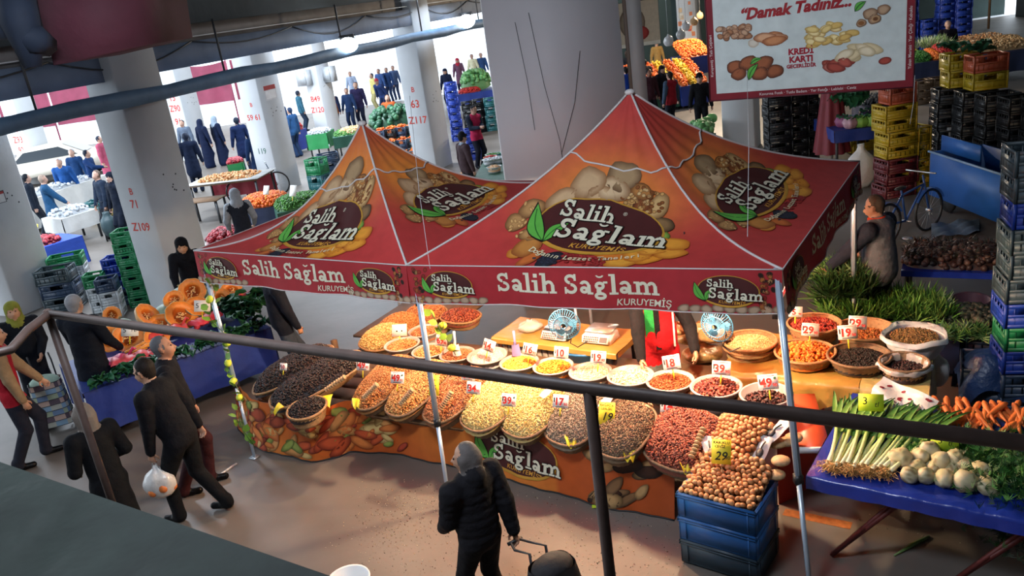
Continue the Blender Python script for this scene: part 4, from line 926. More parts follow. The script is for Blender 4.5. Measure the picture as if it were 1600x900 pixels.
# ================================================================ produce table in the right foreground
vz = .76
fl, fr, bl = at(1270, 742, vz), at(1640, 818, vz), at(1302, 612, vz)
vt, VM, vw = table('folding_table', 'folding table with red crossed legs under blue plastic at the right', fl, fr, (bl-fl).length*.98, vz-.01, legs=False)
M_RLEG = mat('red_leg_paint', (.12, .018, .015), rough=.5, noise=(20, .3))
for x in (.12, vw*.62):
    for s in (0, 1): MB().beam((x+.5*s, .06+s*.9, .02), (x+.5*(1-s), .06+(1-s)*.02+s*.9, .70), .03, .03).build('leg', M_RLEG, vt)
    for y in (.07, .95): MB().beam((x, y, .02), (x+.55, y, .71), .03, .03).build('leg', M_RLEG, vt)
M_BLUEP = mat('blue_plastic_sheet', (.012, .035, .30), rough=.25, noise=(2, .25), bump=(6, .7, .02), spec=.7)
dV = (bl-fl).length
drape(VM, -.04, vw+.05, -.02, dV, vz, .11, 'plastic_sheet', M_BLUEP, 'glossy blue plastic sheet covering the leek and celeriac table', seed=2, wav=.012, slope=.0)
# leeks: white shank, green leaves, root tuft; each its own
def leek(i):
    r = random.Random(100+i); L = r.uniform(.88, 1.0); b = MB(); bend = r.uniform(-.05, .05)
    pts = [(bend*(t**2), L*t*.55, .02+.0*t) for t in [k/6 for k in range(7)]]
    sh = MB(); sh.tube(pts, [.017, .016, .0155, .015, .015, .016, .018], 8, col=None)
    V = np.concatenate(sh.V); t = np.clip(V[:, 1]/(L*.55), 0, 1)[:, None]
    c = np.array(hx('e6e7c0'))*(1-t)+np.array(hx('8fb45a'))*t; b.add(V, [tuple(f) for g in sh.F for f in g], c)
    lf = MB(); 
    for k in range(4):
        a = (k-1.5)*.16+r.uniform(-.05, .05); n = 6; l2 = L*r.uniform(.42, .6); V = []; Cc = []
        for j in range(n+1):
            t = j/n; x = bend+math.sin(a)*l2*t+r.uniform(-.004, .004); y = L*.52+math.cos(a)*l2*t; z = .03+.05*math.sin(PI*t*.8)*(1 if k % 2 else .5)+.004*k; w = .022*(1-t**3)+.002
            V += [(x-w, y, z+.004), (x, y, z-.004), (x+w, y, z+.004)]; g = np.array(hx('6fa048'))*(1-t)+np.array(hx('2f6a2a'))*t; Cc += [g]*3
        lf.add(V, [(3*j+q, 3*j+q+1, 3*j+4+q, 3*j+3+q) for j in range(n) for q in (0, 1)], np.array(Cc))
    rt = MB(); 
    for k in range(16):
        a = r.uniform(-1.3, 1.3); l_ = r.uniform(.05, .11); p = [(0, 0, .02)]
        for q in range(1, 4): p.append((math.sin(a)*l_*q/3+r.uniform(-.012, .012), -abs(math.cos(a))*l_*q/3, .02+r.uniform(-.012, .03)))
        rt.tube(p, .0022, 3, col=np.array(hx('b8935a'))*r.uniform(.7, 1.15), caps=False)
    return b.mesh('leek', VEG, True), lf.mesh('leaves', VEG, True), rt.mesh('roots', VEG)
LK = [leek(i) for i in range(6)]
r = random.Random(8)
def veg_at(px, py, dz=0): return at(px, py, vz+.012+dz)
Lroot = [(1292+i*(1392-1292)/21, 742+i*(752-742)/21+3*(i % 3)) for i in range(22)]
Ltop = lambda i: (1322+i*(1500-1322)/21, 640)
for lay in range(2):
    for i, (px, py) in enumerate(Lroot):
        if lay and i % 2: continue
        a = at(px+lay*4, py-10-lay*6-2, vz+.015+lay*.035); tx, ty = Ltop(i); c = at(tx, ty, vz+.03)
        bm_, l_, rr_ = LK[(i*5+lay) % 6]
        t = thing('leek', 'leek with pale shank and root tuft among the leeks on the blue sheet', 'leek', a, ang(a, c)-PI/2+r.uniform(-.08, .08), 'leeks laid side by side on the blue sheet')
        for nm, me in (('shank', bm_), ('leaves', l_), ('roots', rr_)): o = bpy.data.objects.new(nm, me); COL.objects.link(o); o.parent = t
        t.rotation_euler[0] = r.uniform(-.01, .04)
# celeriac
CV, CF = uvs(12, 9)
def celeriac(i):
    rs_ = np.random.RandomState(40+i); V = CV.copy(); a = np.arctan2(V[:, 1], V[:, 0])
    rr_ = 1+.07*np.sin(3*a+i)+.05*np.sin(5*a+2*V[:, 2]*3+i*2)+rs_.uniform(-.03, .03, len(V)); V = V*rr_[:, None]*np.array((1.12, .95, .88))
    c = np.array(hx('c4b894'))*np.ones((len(V), 1)); c[V[:, 2] > .6] = hx('b8b183'); c[V[:, 2] < -.72] = hx('a08c64'); k_ = rs_.rand(len(V)) < .13; c[k_] = hx('8f7a52')
    b = MB(); b.add(V*.058, CF, c); return b.mesh('celeriac', VEG, True)
CE = [celeriac(i) for i in range(6)]
cel = [(1408, 716, 1.25, 0, 'large celeriac at the left end of the pile beside the leek roots'), (1421, 742, 1.0, 0, 'celeriac touching the leek roots at the table edge'), (1446, 743, 1.0, 0, 'second celeriac from the left along the table edge'), (1475, 748, 1.1, 0, 'middle celeriac of the row along the table edge'), (1508, 752, 1.3, 0, 'widest celeriac of the row along the table edge'), (1544, 760, 1.1, 0, 'rightmost celeriac of the edge row beside the dill'),
 (1434, 729, .85, 0, 'small celeriac in the second row near the leeks'), (1460, 731, .85, 0, 'celeriac in the second row left of the middle'), (1487, 735, .9, 0, 'small celeriac in the middle of the second row'), (1440, 712, 1.0, .03, 'celeriac in the third row left of the topmost one'), (1454, 702, 1.0, .07, 'topmost celeriac leaning at the yellow green card'), (1470, 721, 1.1, .03, 'round celeriac in front of the yellow green card'), (1493, 715, 1.0, .06, 'celeriac below the yellow green card on the right'), (1507, 728, 1.05, .02, 'celeriac right of the middle of the pile'), (1531, 736, 1.15, .02, 'celeriac at the right end of the upper row'), (1395, 728, .6, 0, 'smallest celeriac half hidden by leek roots')]
for i, (px, py, s, dz, lab) in enumerate(cel):
    single('celeriac', CE[i % 6], lab, 'celeriac', veg_at(px, py, .05*s+dz), (r.uniform(-.9, .9), r.uniform(-.9, .9), r.random()*6), 'celeriac piled on the blue sheet', s*1.17)
# carrots
def carrot(i):
    r_ = random.Random(60+i); L = r_.uniform(.15, .20); b = MB(); bd = r_.uniform(-.012, .012); n = 9
    rad = [.003, .008, .011, .0135, .015, .0165, .018, .0185, .017, .008]
    b.tube([(bd*math.sin(PI*k/9), L*k/9, 0) for k in range(10)], [x*r_.uniform(.93, 1.07) for x in rad], 9, col=np.array(hx('e0793a'))*r_.uniform(.85, 1.05)); return b.mesh('carrot', VEG, True)
CA = [carrot(i) for i in range(6)]
for i in range(46):
    u = (i*.618) % 1; px = 1472+u*132; lay = i//16; py = 640+u*10+[12, 2, -8][min(2, lay)]+r.uniform(-4, 4)
    p = veg_at(px, py+18, .02+.022*min(lay, 2)); 
    single('carrot', CA[i % 6], 'orange carrot in the pile at the back of the blue sheet', 'carrot', p, (r.uniform(.05, .35), 0, A1+r.uniform(-.9, .7)), 'carrots piled on the blue sheet', 1.35)
for px, py in ((1513, 705), (1522, 709), (1529, 712)):
    single('carrot', CA[(px) % 6], 'carrot tip pointing down in front of the carrot pile', 'carrot', veg_at(px, py, .02), (.05, 0, A1+r.uniform(-.3, .3)), 'carrots lying in front of the pile')
# feathery herbs: masses of fine sprays
def sprays(name, fn, n, ln, cols, lab, cat, seed=1, w=.006, fan=5, up=.3):
    rs_ = np.random.RandomState(seed); b = MB(); Vs = []; Cs = []; 
    for k in range(n):
        p = np.array(fn(rs_)); d = rs_.normal(size=3); d[2] = abs(d[2])*.6+up; d /= np.linalg.norm(d); c = np.array(cols[rs_.randint(len(cols))])*rs_.uniform(.6, 1.25)
        s = np.cross(d, rs_.normal(size=3)); s /= np.linalg.norm(s)+1e-6
        for q in range(fan):
            dd = d+s*(q-fan/2+.5)*.35; l_ = ln*rs_.uniform(.6, 1.1); e = p+dd*l_; m_ = p+dd*l_*.55+s*w; m2 = p+dd*l_*.55-s*w
            Vs += [p, m_, e, m2]; Cs += [c*.8, c, c*1.15, c]
    V = np.array(Vs); F = np.arange(len(V)).reshape(-1, 4); b.add(V, F, np.array(Cs)); return tag(b.build(name, VEG, None), lab, cat, None, 'stuff')
dc_ = at(1580, 738, vz+.05)
sprays('dill_bunches', lambda q: (dc_.x+q.normal()*.17, dc_.y+q.normal()*.22, vz+.04+abs(q.normal())*.07-.0), 1500, .07, C3('2c5a24', '3a7030', '1e4419', '4a8238'), 'dark green dill bunches at the right end of the blue sheet', 'dill', 3, .004)
sprays('dill_bunches', lambda q: (at(1590, 800, .55).x+q.normal()*.12, at(1590, 800, .55).y+q.normal()*.12, .35+q.rand()*.38), 900, .07, C3('16330f', '204a1c', '122a10'), 'dark dill hanging and stacked below the table edge at the right', 'dill', 4, .004)
sprays('celery_leaves', lambda q: (lambda p: (p.x+q.normal()*.05, p.y+q.normal()*.03, vz+.05))(at(1405+q.rand()*135, 696+q.rand()*22, vz+.03)), 260, .06, C3('2f6a2a', '4a8a3a'), 'green celery leaves behind the celeriac', 'leaves', 5, .006)
# cards on the produce table
M_CARD = mat('white_card', (.78, .76, .72), rough=.6, noise=(8, .04)); M_YG = mat('yellow_green_card', (.52, .68, .03), rough=.6, noise=(8, .05)); M_YC = mat('yellow_card', (.85, .66, .03), rough=.6, noise=(8, .05))
def card(px, py, z, w, h, lab, fn, m=M_CARD, rz=0, tilt=-.45, stick=True, roll=0, name='price_card', grp=None):
    """px, py: centre of the card at height z"""
    p = at(px, py, z); t = thing(name, lab, 'price card', p, rz, grp); t.rotation_euler = (tilt, roll, rz)
    MB().box((0, 0, 0), (w, .003, h)).build('card', m, t)
    if stick: MB().box((0, .004, -h*.75), (.012, .004, h*.8)).build('stick', YEL if m is M_CARD else m, t)
    P = Print(); fn(P, w, h)
    if P.L: P.to(lambda x, y, l: Vector((x, -.0025-l*.6, y))).build('printed_price', PRINT, t)
    return t
RD = hx('c02a22'); BK = hx('15140f')
def f_red(big, small='90', leafm=False):
    def f(P, w, h):
        P.text(big, -w*.10, -h*.06, h*.78, RD, 2, bold=.035); P.text(small, w*.33, -h*.22, h*.3, RD, 2, bold=.02); P.rect(-w*.3, -h*.44, w*.3, -h*.40, BK, 2)
        P.rect(-w*.44, -h*.1, -w*.36, h*.25, hx('3a3a3a'), 2); P.rect(-w*.35, h*.38, w*.35, h*.41, RD, 2)
        if leafm: P.oval(w*.36, h*.22, w*.07, w*.06, hx('2a5a35'), 2, .5)
    return f
card(1361, 629, vz+.24, .19, .14, 'yellow green card reading 3 tl stuck in the leeks', lambda P, w, h: (P.text('3', -.045, .01, .085, BK, 2), P.text('tl', .04, -.015, .06, BK, 2, shear=.2)), M_YG, A1+.1, -.35)
card(1476, 692, vz+.14, .19, .13, 'yellow green card reading 3 tl behind the celeriac', lambda P, w, h: (P.text('3', -.03, .015, .07, BK, 2), P.text('tl', .035, .0, .05, BK, 2, shear=.2)), M_YG, A1+.05, -.35, False)
b = MB(); pb_ = at(1412, 621, vz+.14); b.grid(lambda u, v: Vector(((u-.5)*.5, (v-.5)*.2, .03*math.sin(u*7+v*3)+.02*math.sin(v*6))), 16, 8)
o = b.build('printed_bag', M_BAG, None, True, pb_); o.rotation_euler = (.7, .1, -.9+A1*.3); tag(o, 'white printed paper bag lying across the leek leaves', 'bag')
P = Print(); rr = random.Random(2)
for i in range(9): P.oval(rr.uniform(-.2, .2), rr.uniform(-.07, .07), .02, .012, hx('7a2030'), 1, rr.random(), None, 8)
P.to(lambda x, y, l: Vector((x, y, .03*math.sin((x/.5+.5)*7+(y/.2+.5)*3)+.02*math.sin((y/.2+.5)*6)+l+.004))).build('printed_spots', PRINT, o)
# ---------------------------------------------------------------- cards over the nut heaps
def ncard(px, py, big, lab, z=.95, w=.155, rz=A1, small='90', lf=False, **k): return card(px, py, z, w, w*.78, lab, f_red(big, small, lf), M_CARD, rz, **k)
ncard(567, 570, '49', 'white price card reading 49 over the orange brown peanuts', rz=A1+.15); ncard(621, 590, '49', 'white price card reading 49 with a green leaf over the golden nuts', z=.93, lf=True, rz=A1+.1)
ncard(690, 532, '69', 'white price card reading 69 in the tub behind the tent leg', z=1.05, rz=A1-.1, lf=True); ncard(764, 540, '14', 'white price card reading 14 in the white coconut flakes', z=1.1, rz=A1-.25, roll=.15)
ncard(828, 546, '16', 'white price card reading 16 in the yellow corn', z=1.08, roll=.12); ncard(877, 551, '10', 'white price card reading 10 in the orange corn', z=1.1, small=''); ncard(935, 558, '19', 'white price card reading 19 over the whitish round seeds', z=1.1)
ncard(1049, 566, '18', 'white tilted price card reading 18 in the glazed nuts', z=1.12, roll=-.25, w=.17, small=''); ncard(1127, 575, '39', 'white price card reading 39 in the dark red fruit', z=1.1, w=.165); ncard(1200, 597, '49', 'white tilted price card reading 49 with a leaf near the front right leg', z=1.08, w=.17, roll=-.2, lf=True)
ncard(740, 606, '34', 'white price card reading 34 over the pale seeds beside the leg', z=.93); ncard(795, 625, '39', 'white price card reading 39 over the second pale seed heap', z=.88, lf=True); ncard(876, 627, '17', 'white price card reading 17 over the grey sunflower seeds', z=.93)
ncard(1046, 634, '14', 'white price card reading 14 over the shiny red peanuts', z=.95, w=.16); ncard(732, 585, '34', 'white price card behind the handrail by the pale seeds', z=1.0)
ncard(1243, 487, '5', 'white price card reading 5 in the dark red berries', z=1.18, w=.13); ncard(1266, 515, '29', 'white price card reading 29 above the apricots', z=1.06, w=.16, roll=.03); ncard(1340, 504, '29', 'white price card reading 29 standing behind the raisins', z=1.16, w=.16); ncard(1324, 519, '19', 'white tilted price card reading 19 over the raisins', z=1.1, w=.17, roll=-.15)
ncard(443, 573, '10', 'narrow white price card with a clear bag at the left of the black fruit', z=.95, w=.10, small='')
card(624, 516, 1.0, .18, .14, 'blank white card seen from behind over the chickpeas', lambda P, w, h: (P.oval(-.03, -.01, .01, .01, BK, 2, n=6), P.oval(.03, -.01, .01, .01, BK, 2, n=6)), M_CARD, A1+.3, -.5)
card(948, 646, .90, .15, .20, 'yellow handwritten card reading 19 in the striped seeds', lambda P, w, h: (P.text('BAĞIRDA', 0, .07, .03, BK, 2, bold=.02), P.text('LEBLEBİ', .0, .04, .03, BK, 2, bold=.02), P.text('19', .0, -.03, .10, BK, 2, bold=.01, shear=.3)), M_YC, A1, -.4)
card(678, 602, .96, .11, .20, 'yellow handwritten card partly hidden by the tent leg', lambda P, w, h: (P.text('5', .01, -.03, .08, BK, 2, bold=.01), P.text('KURU', .0, .05, .028, BK, 2)), M_YC, A1+.1, -.4)
card(1127, 706, .90, .15, .19, 'yellow handwritten card reading KABUKLU CEVİZ 29 in the walnuts', lambda P, w, h: (P.text('KABUKLU', 0, .07, .028, BK, 2, bold=.03), P.text('CEVİZ', -.01, .04, .028, BK, 2, bold=.03), P.text('29', -.005, -.035, .095, BK, 2, bold=.01, shear=.25), P.text('90', .05, -.045, .04, BK, 2)), M_YC, A1+.08, -.5, False)
# small things among the heaps: fig strings, packets, scoops, yellow flaps
FIGM = mat('dried_fig', (.42, .28, .14), rough=.6, noise=(30, .3))
def figstring(pa, pb, z0, z1, n, lab, r0=.032):
    a, c = at(*pa, z0), at(*pb, z1); t = thing('fig_string', lab, 'dried figs', a, 0, 'strings of dried figs between the heaps')
    d = (c-a); q = d.to_track_quat('Z', 'Y').to_matrix()
    for k in range(n): MB().ell(d*((k+.5)/n), (r0, r0*.95, r0*.42), 10, 6, M=q).build('fig', FIGM, t, True)
for i, (a_, b_, l_) in enumerate([((508, 610), (540, 588), 'string of dried figs left of the orange brown peanuts'), ((568, 622), (590, 600), 'string of dried figs between the peanuts and the golden nuts'), ((625, 632), (645, 608), 'string of dried figs before the reddish almonds'), ((688, 640), (706, 612), 'string of dried figs left of the pale seeds'), ((985, 668), (1018, 630), 'string of dried figs left of the shiny red peanuts'), ((1080, 716), (1100, 668), 'string of tan figs between red peanuts and walnuts')]):
    figstring(a_, b_, .80, .95, 9, l_)
def flap(px, py, z, s, rz, i):
    b = MB(); s *= .72; b.grid(lambda u, v: Vector(((u-.5)*s*(1-.55*v), -v*s*.62, -.10*v*v*s/.2+.02*math.sin(u*9+i)*v)), 8, 6); o = b.build('yellow_cloth', YEL, None, True, at(px, py, z)); o.rotation_euler = (0, 0, rz)
    return tag(o, ['yellow cloth corner beside the small round basket', 'yellow cloth corner between black fruit and peanuts', 'yellow cloth corner between peanuts and golden nuts', 'yellow cloth corner between golden nuts and almonds', 'yellow cloth corner right of the tent leg by the pale seeds', 'yellow cloth corner between the two pale seed heaps', 'yellow cloth corner between pale and grey seeds', 'yellow cloth corner between grey and striped seeds', 'yellow cloth corner between striped seeds and red peanuts', 'yellow cloth corner between red peanuts and walnuts'][i], 'cloth')
for i, (px, py, s, rz) in enumerate([(440, 632, .22, -.5), (507, 618, .26, .6), (560, 622, .20, .2), (627, 630, .17, .1), (690, 642, .18, .1), (755, 652, .22, -.5), (830, 662, .22, -.4), (894, 678, .22, .2), (985, 698, .22, .1), (1073, 718, .20, .3)]): flap(px, py, .70, s, A1+rz, i)
for i, (px, py, z, s, rz, lab) in enumerate([(1108, 700, .84, .17, .3, 'silvery packet with a tool left of the yellow card in the walnuts'), (1192, 700, .84, .18, -.5, 'silvery packet slanting right of the yellow card'), (1215, 672, .92, .22, -1.0, 'long silvery packet at the back right of the walnuts'), (858, 608, .98, .16, -.8, 'white patterned packet behind the grey sunflower seeds'), (950, 622, .98, .17, -.6, 'white patterned packet behind the handrail post')]):
    b = MB(); b.grid(lambda u, v: Vector(((u-.5)*s*.55, (v-.5)*s*1.3, .02*math.sin(PI*u)*math.sin(PI*v)+.006*math.sin(u*8+v*9))), 8, 10); o = b.build('silver_packet', M_BAG, None, True, at(px, py, z)); o.rotation_euler = (.5, 0, rz+A1*.5)
    tag(o, lab, 'packet')
    if i < 3: MB().ell((0, -.06, .02), (.03, .045, .018), 10, 6).tube([(0, -.05, .02), (.0, -.0, .03), (.01, .05, .025)], .006, 6).build('nut_cracker', M_DARKMET, o)
cb_ = Print()
for i, (px, py, s) in enumerate([(1214, 692, 1.1), (1220, 720, 1.0), (1229, 690, .9), (1240, 684, 1), (1214, 742, .9)]):
    o = MB().ell((0, 0, 0), (.075*s, .068*s, .035), 16, 8).build('nut_cake', FIGM, None, True, at(px, py, .80 if i != 4 else .72)); tag(o, ['round seed cake at the right end of the walnuts', 'second seed cake below the first, by the tent leg', 'seed cake behind the tent leg', 'rearmost seed cake beside the orange red board', 'lowest seed cake beside the blue boxes'][i], 'cake')
# scoops
for px, py, c, lab, rz in ((713, 545, (.8, .78, .74), 'white plastic scoop standing in the reddish nuts', 0), (806, 545, (.25, .24, .55), 'lilac plastic scoop stuck in the corn', .3)):
    p = at(px, py, 1.0); t = thing('scoop', lab, 'scoop', p, A1+rz); m_ = PLAST('scoop_'+lab.split()[0], c)
    b = MB(); b.grid(lambda u, v: Vector((.05*math.cos(PI*(1+u))*(1-.25*v), .05*math.sin(PI*(1+u))*.8, -.07+.13*v)), 10, 5); b.build('bowl', m_, t, True); MB().tube([(0, -.02, .05), (0, 0, .1), (0, .01, .2)], [.018, .012, .014], 8).build('handle', m_, t, True)
# bulbs under the canopies
for i, (x, y, z, e) in enumerate(TENT_BULBS):
    t = thing('hanging_bulb', ['warm bulb hanging under the smaller tent near its front', 'warm bulb under the large tent above the pale seeds', 'warm bulb under the large tent above the red peanuts', 'warm bulb above the gold cloth table', 'warm bulb at the back of the smaller tent'][i], 'lamp', (x, y, z+.10))
    MB().lathe([(0, -.045), (.03, -.03), (.036, 0), (.02, .04), (.014, .06), (0, .06)], 14).build('glass', mat('warm_glass', (1, .8, .5), emit=6), t, True).location = (0, 0, .02)
    MB().tube([(0, 0, .07), (0, 0, .3)], .005, 5).build('cord', M_BLKP, t)
# ================================================================ people: one smooth body grown from a signed distance field
def surf_net(f, org, h):
    """surface nets over a grid of distances"""
    nx, ny, nz = f.shape; ins = f < 0
    cs = [(i, j, k) for i in (0, 1) for j in (0, 1) for k in (0, 1)]
    sl = lambda a, c: a[c[0]:nx-1+c[0], c[1]:ny-1+c[1], c[2]:nz-1+c[2]]
    cnt = sum(sl(ins, c).astype(np.int8) for c in cs); m = (cnt > 0) & (cnt < 8)
    idx = -np.ones(m.shape, np.int64); n = int(m.sum()); idx[m] = np.arange(n); cell = np.argwhere(m).astype(float)
    acc = np.zeros((n, 3)); k = np.zeros(n)
    vals = {c: sl(f, c)[m] for c in cs}
    for c in cs:
        for ax in range(3):
            if c[ax]: continue
            d = list(c); d[ax] = 1; d = tuple(d); a, b_ = vals[c], vals[d]; x = (a < 0) != (b_ < 0)
            t = np.where(x, a/np.where(x, a-b_, 1), 0); p = np.array(c, float)[None]+np.zeros((n, 3)); p[:, ax] += t
            acc[x] += p[x]; k += x
    V = (cell+acc/np.maximum(k, 1)[:, None])*h+org; F = []
    for ax in range(3):
        a = [slice(1, -1)]*3; o = [slice(1, -1)]*3; a[ax] = slice(0, -1); o[ax] = slice(1, None)
        A, B_ = ins[tuple(a)], ins[tuple(o)]; ch = A != B_; P = np.argwhere(ch)+np.array([0 if q == ax else 1 for q in range(3)])
        u, v = [(1, 2), (2, 0), (0, 1)][ax]
        def off(du, dv): q = P.copy(); q[:, u] -= du; q[:, v] -= dv; return idx[q[:, 0], q[:, 1], q[:, 2]]
        q = np.stack([off(1, 1), off(0, 1), off(0, 0), off(1, 0)], 1); fl = A[ch]; q[~fl] = q[~fl][:, ::-1]; F.append(q)
    F = np.concatenate(F); return V, F[(F >= 0).all(1)]
SKIN, HAIR, TOP, LEGS, SHOE, ALT, ALT2 = range(7)
def ik(a, c, l1, l2, pole):
    a, c = Vector(a), Vector(c); d = c-a; L = min(d.length, (l1+l2)*.998); d.normalize(); c = a+d*L
    x = (l1*l1-l2*l2+L*L)/(2*L); h = math.sqrt(max(0, l1*l1-x*x)); p = Vector(pole); p = (p-d*p.dot(d)); p.normalize(); return a+d*x+p*h, c
_pm = {}
def pmat(c, kind):
    k = (kind, tuple(round(x, 3) for x in c))
    if k not in _pm: _pm[k] = mat(f'{kind}_{len(_pm)}', c, rough={'skin': .5, 'hair': .6, 'shoe': .4}.get(kind, .85), noise=(14, .16), bump=None if kind in ('skin',) else ((60, .7, .006) if kind == 'hair' else (8, .9, .03)), spec=.5 if kind == 'skin' else .15)
    return _pm[k]
PEOPLE = []
def person(lab, loc, rz, top='14161c', legs='16171c', hair='1a1512', skin='b98a6c', shoe='0c0c0e', H=1.72, h=.024, lean=0, turn=0, nod=0, hl=(-.30, .02, .82), hr=(.30, .02, .82), fl=(-.10, .02, 0), fr=(.10, .02, 0), coat=0, scarf=None, cap=None, bald=False, puffy=0, vest=None, stripe=None, longhair=False, fat=1.0, dz=0, sit=0, hood=None, collar=None, group=None, fingers=None, side=0):
    """faces +Y; hl / hr: hand targets, fl / fr: feet, in metres for a 1.72 m body"""
    S = H/1.72; prims = []
    def cap_(a, b, r1, r2, reg, k=.03, q=1.0, ax=None, wob=0, sub=False): prims.append((np.array(a, float), np.array(b, float), r1, r2, reg, k, q, ax, wob, sub))
    hipz = (.93 if not sit else sit); pel = Vector((0, -.02, hipz)); up = Vector((side, math.sin(lean), math.cos(lean))).normalized(); fw = Vector((0, math.cos(lean), -math.sin(lean)))
    che = pel+up*.33; nk = pel+up*.53; shl, shr = nk+Vector((-.175*fat, 0, -.045)), nk+Vector((.175*fat, 0, -.045))
    hd = nk+up*.075+fw*.015; hc = hd+Vector((0, .015+nod*.05, .085-nod*.02))
    X, Y = np.array((1., 0, 0)), np.array(tuple(fw))
    cr, sr = math.cos(turn), math.sin(turn); fx, fy = Vector((cr, sr, 0)), Vector((-sr, cr, 0)); nd = Matrix.Rotation(-nod, 3, fx); fyn = nd@fy; fz = nd@Vector((0, 0, 1))
    # torso
    cap_(pel+up*.02, pel+up*.17, .150*fat, .140*fat, TOP, .05, 1.25, Y, puffy); cap_(pel+up*.15, che+up*.08, .140*fat, .150*fat, TOP, .05, 1.3, Y, puffy)
    cap_(shl+Vector((.02, 0, -.02)), shr+Vector((-.02, 0, -.02)), .082, .082, TOP, .05, 1, None, 0)
    if fat > 1.05: cap_(pel+up*.12+fw*.05, pel+up*.2+fw*.05, .13*fat, .12*fat, TOP, .06, 1.1, Y, puffy)
    cap_(nk-up*.02, hd+up*.03, .058, .054, SKIN, .02)
    cap_(nk-up*.045, nk+up*.012, .085, .070, ALT if collar else TOP, .02, 1.1, Y)
    if hood: cap_(nk+Vector((0, -.06, .0)), nk+Vector((0, -.07, .03)), .09, .08, ALT2, .02)
    # head
    cap_(hc-fz*.03+fyn*.012, hc+fz*.035-fyn*.012, .071, .079, SKIN, .02, .9, np.array(tuple(fyn)))
    cap_(hc-fz*.085+fyn*.03, hc-fz*.04+fyn*.035, .038, .052, SKIN, .03)          # jaw
    cap_(hc+fyn*.085-fz*.005, hc+fyn*.104-fz*.035, .009, .015, SKIN, .012)        # nose
    cap_(hc+fyn*.088-fz*.066-fx*.018, hc+fyn*.088-fz*.066+fx*.018, .010, .010, SKIN, .008)  # lips
    for s in (-1, 1):
        cap_(hc+fx*(s*.030)+fyn*.092+fz*.004, hc+fx*(s*.034)+fyn*.10+fz*.004, .013, .010, SKIN, .008, sub=True)
        cap_(hc+fx*(s*.03)+fyn*.080+fz*.024, hc+fx*(s*.045)+fyn*.070+fz*.022, .009, .008, SKIN, .01)   # brow
        if not scarf: cap_(hc+fx*(s*.080)-fz*.028-fyn*.004, hc+fx*(s*.086)+fz*.012-fyn*.01, .012, .017, SKIN, .008)
    if scarf:
        cap_(hc-fyn*.022+fz*.02, hc-fyn*.018+fz*.035, .095, .097, HAIR, .02); cap_(hc-fyn*.03-fz*.03, nk+Vector((0, -.02, .0)), .09, .11, HAIR, .03); cap_(hc-fz*.13+fyn*.01, nk+up*-.01+fw*.03, .062, .095, HAIR, .02)
        cap_(hc-fz*.03-fyn*.035, hc-fz*.12-fyn*.03, .085, .08, HAIR, .03)
    elif not bald:
        cap_(hc-fyn*.020+fz*.026, hc-fyn*.024+fz*.044, .086, .080, HAIR, .012); cap_(hc-fyn*.035-fz*.03, hc-fyn*.03+fz*.02, .062, .082, HAIR, .02)
        if longhair: cap_(hc-fyn*.045-fz*.02, hc-fyn*.045-fz*.12, .092, .080, HAIR, .02); [cap_(hc-fyn*.01+fx*(s*.045)+fz*.01, hc-fyn*.015+fx*(s*.052)-fz*.10, .058, .042, HAIR, .02) for s in (-1, 1)]
    if cap: cap_(hc+fz*.055-fyn*.01, hc+fz*.075-fyn*.012, .090, .078, HAIR, .008); cap_(hc+fz*.05+fyn*.07, hc+fz*.045+fyn*.11, .030, .022, HAIR, .02)
    # arms and hands
    hands = []
    for s, tgt, sh in ((-1, hl, shl), (1, hr, shr)):
        tg = Vector(tgt); el, wr = ik(sh, tg, .29, .26, (s*.5, -1, -.25)); pf = puffy*.6
        cap_(sh, el, .074*(1+.16*(puffy > 0)), .062*(1+.2*(puffy > 0)), TOP if vest is None else ALT, .03, 1, None, pf); cap_(el, wr, .061*(1+.2*(puffy > 0)), .043*(1+.2*(puffy > 0)), TOP if vest is None else ALT, .015, 1, None, pf)
        d = (wr-el).normalized(); pm = wr+d*.055; cap_(wr+d*.005, wr+d*.02, .024, .028, SKIN, .01); sd = d.cross(Vector((s, 0, .01))).normalized()
        inn = d.cross(sd).normalized(); inn = inn if inn.dot(Vector((-s, 0, 0))) > 0 else -inn
        cap_(wr+d*.02, wr+d*.075, .029, .034, SKIN, .012, 1.7, np.array(tuple(inn)))
        big = h > .02; fr_ = .0105 if not big else .014
        for q in range(4):
            o = sd*((q-1.5)*(.0195 if not big else .02)); l_ = [.036, .042, .039, .030][q]; a = wr+d*.085+o; c = a+d*l_+inn*.012; e = c+d*l_*.35+inn*l_*.8
            cap_(a, c, fr_, fr_*.92, SKIN, .003); cap_(c, e, fr_*.92, fr_*.8, SKIN, .003)
        a = wr+d*.035-sd*.030+inn*.008; c = a+d*.03-sd*.022+inn*.018; cap_(a, c, .013, .0115, SKIN, .006); cap_(c, c+d*.028+inn*.012, .0115, .010, SKIN, .003)
        hands.append(wr+d*.10+inn*.02)
    # legs and feet
    for s, ft in ((-1, fl), (1, fr)):
        F_ = Vector(ft); hp = pel+Vector((s*.085, 0, -.04)); an = F_+Vector((0, -.04, .085)); kn, an = ik(hp, an, .43, .425, (s*.08, 1, 0))
        cap_(hp, kn, .096*min(fat, 1.1), .070, LEGS, .03); cap_(kn, an, .070, .056, LEGS, .02, 1, None, 0); cap_(an-Vector((0, 0, -.02)), an+Vector((0, 0, -.012)), .058, .060, LEGS, .01)
        cap_(an+Vector((0, -.015, -.045)), an+Vector((0, .15, -.055)), .036, .032, SHOE, .02, 1); cap_(an+Vector((0, -.02, -.02)), an+Vector((0, .03, -.03)), .040, .036, SHOE, .02)
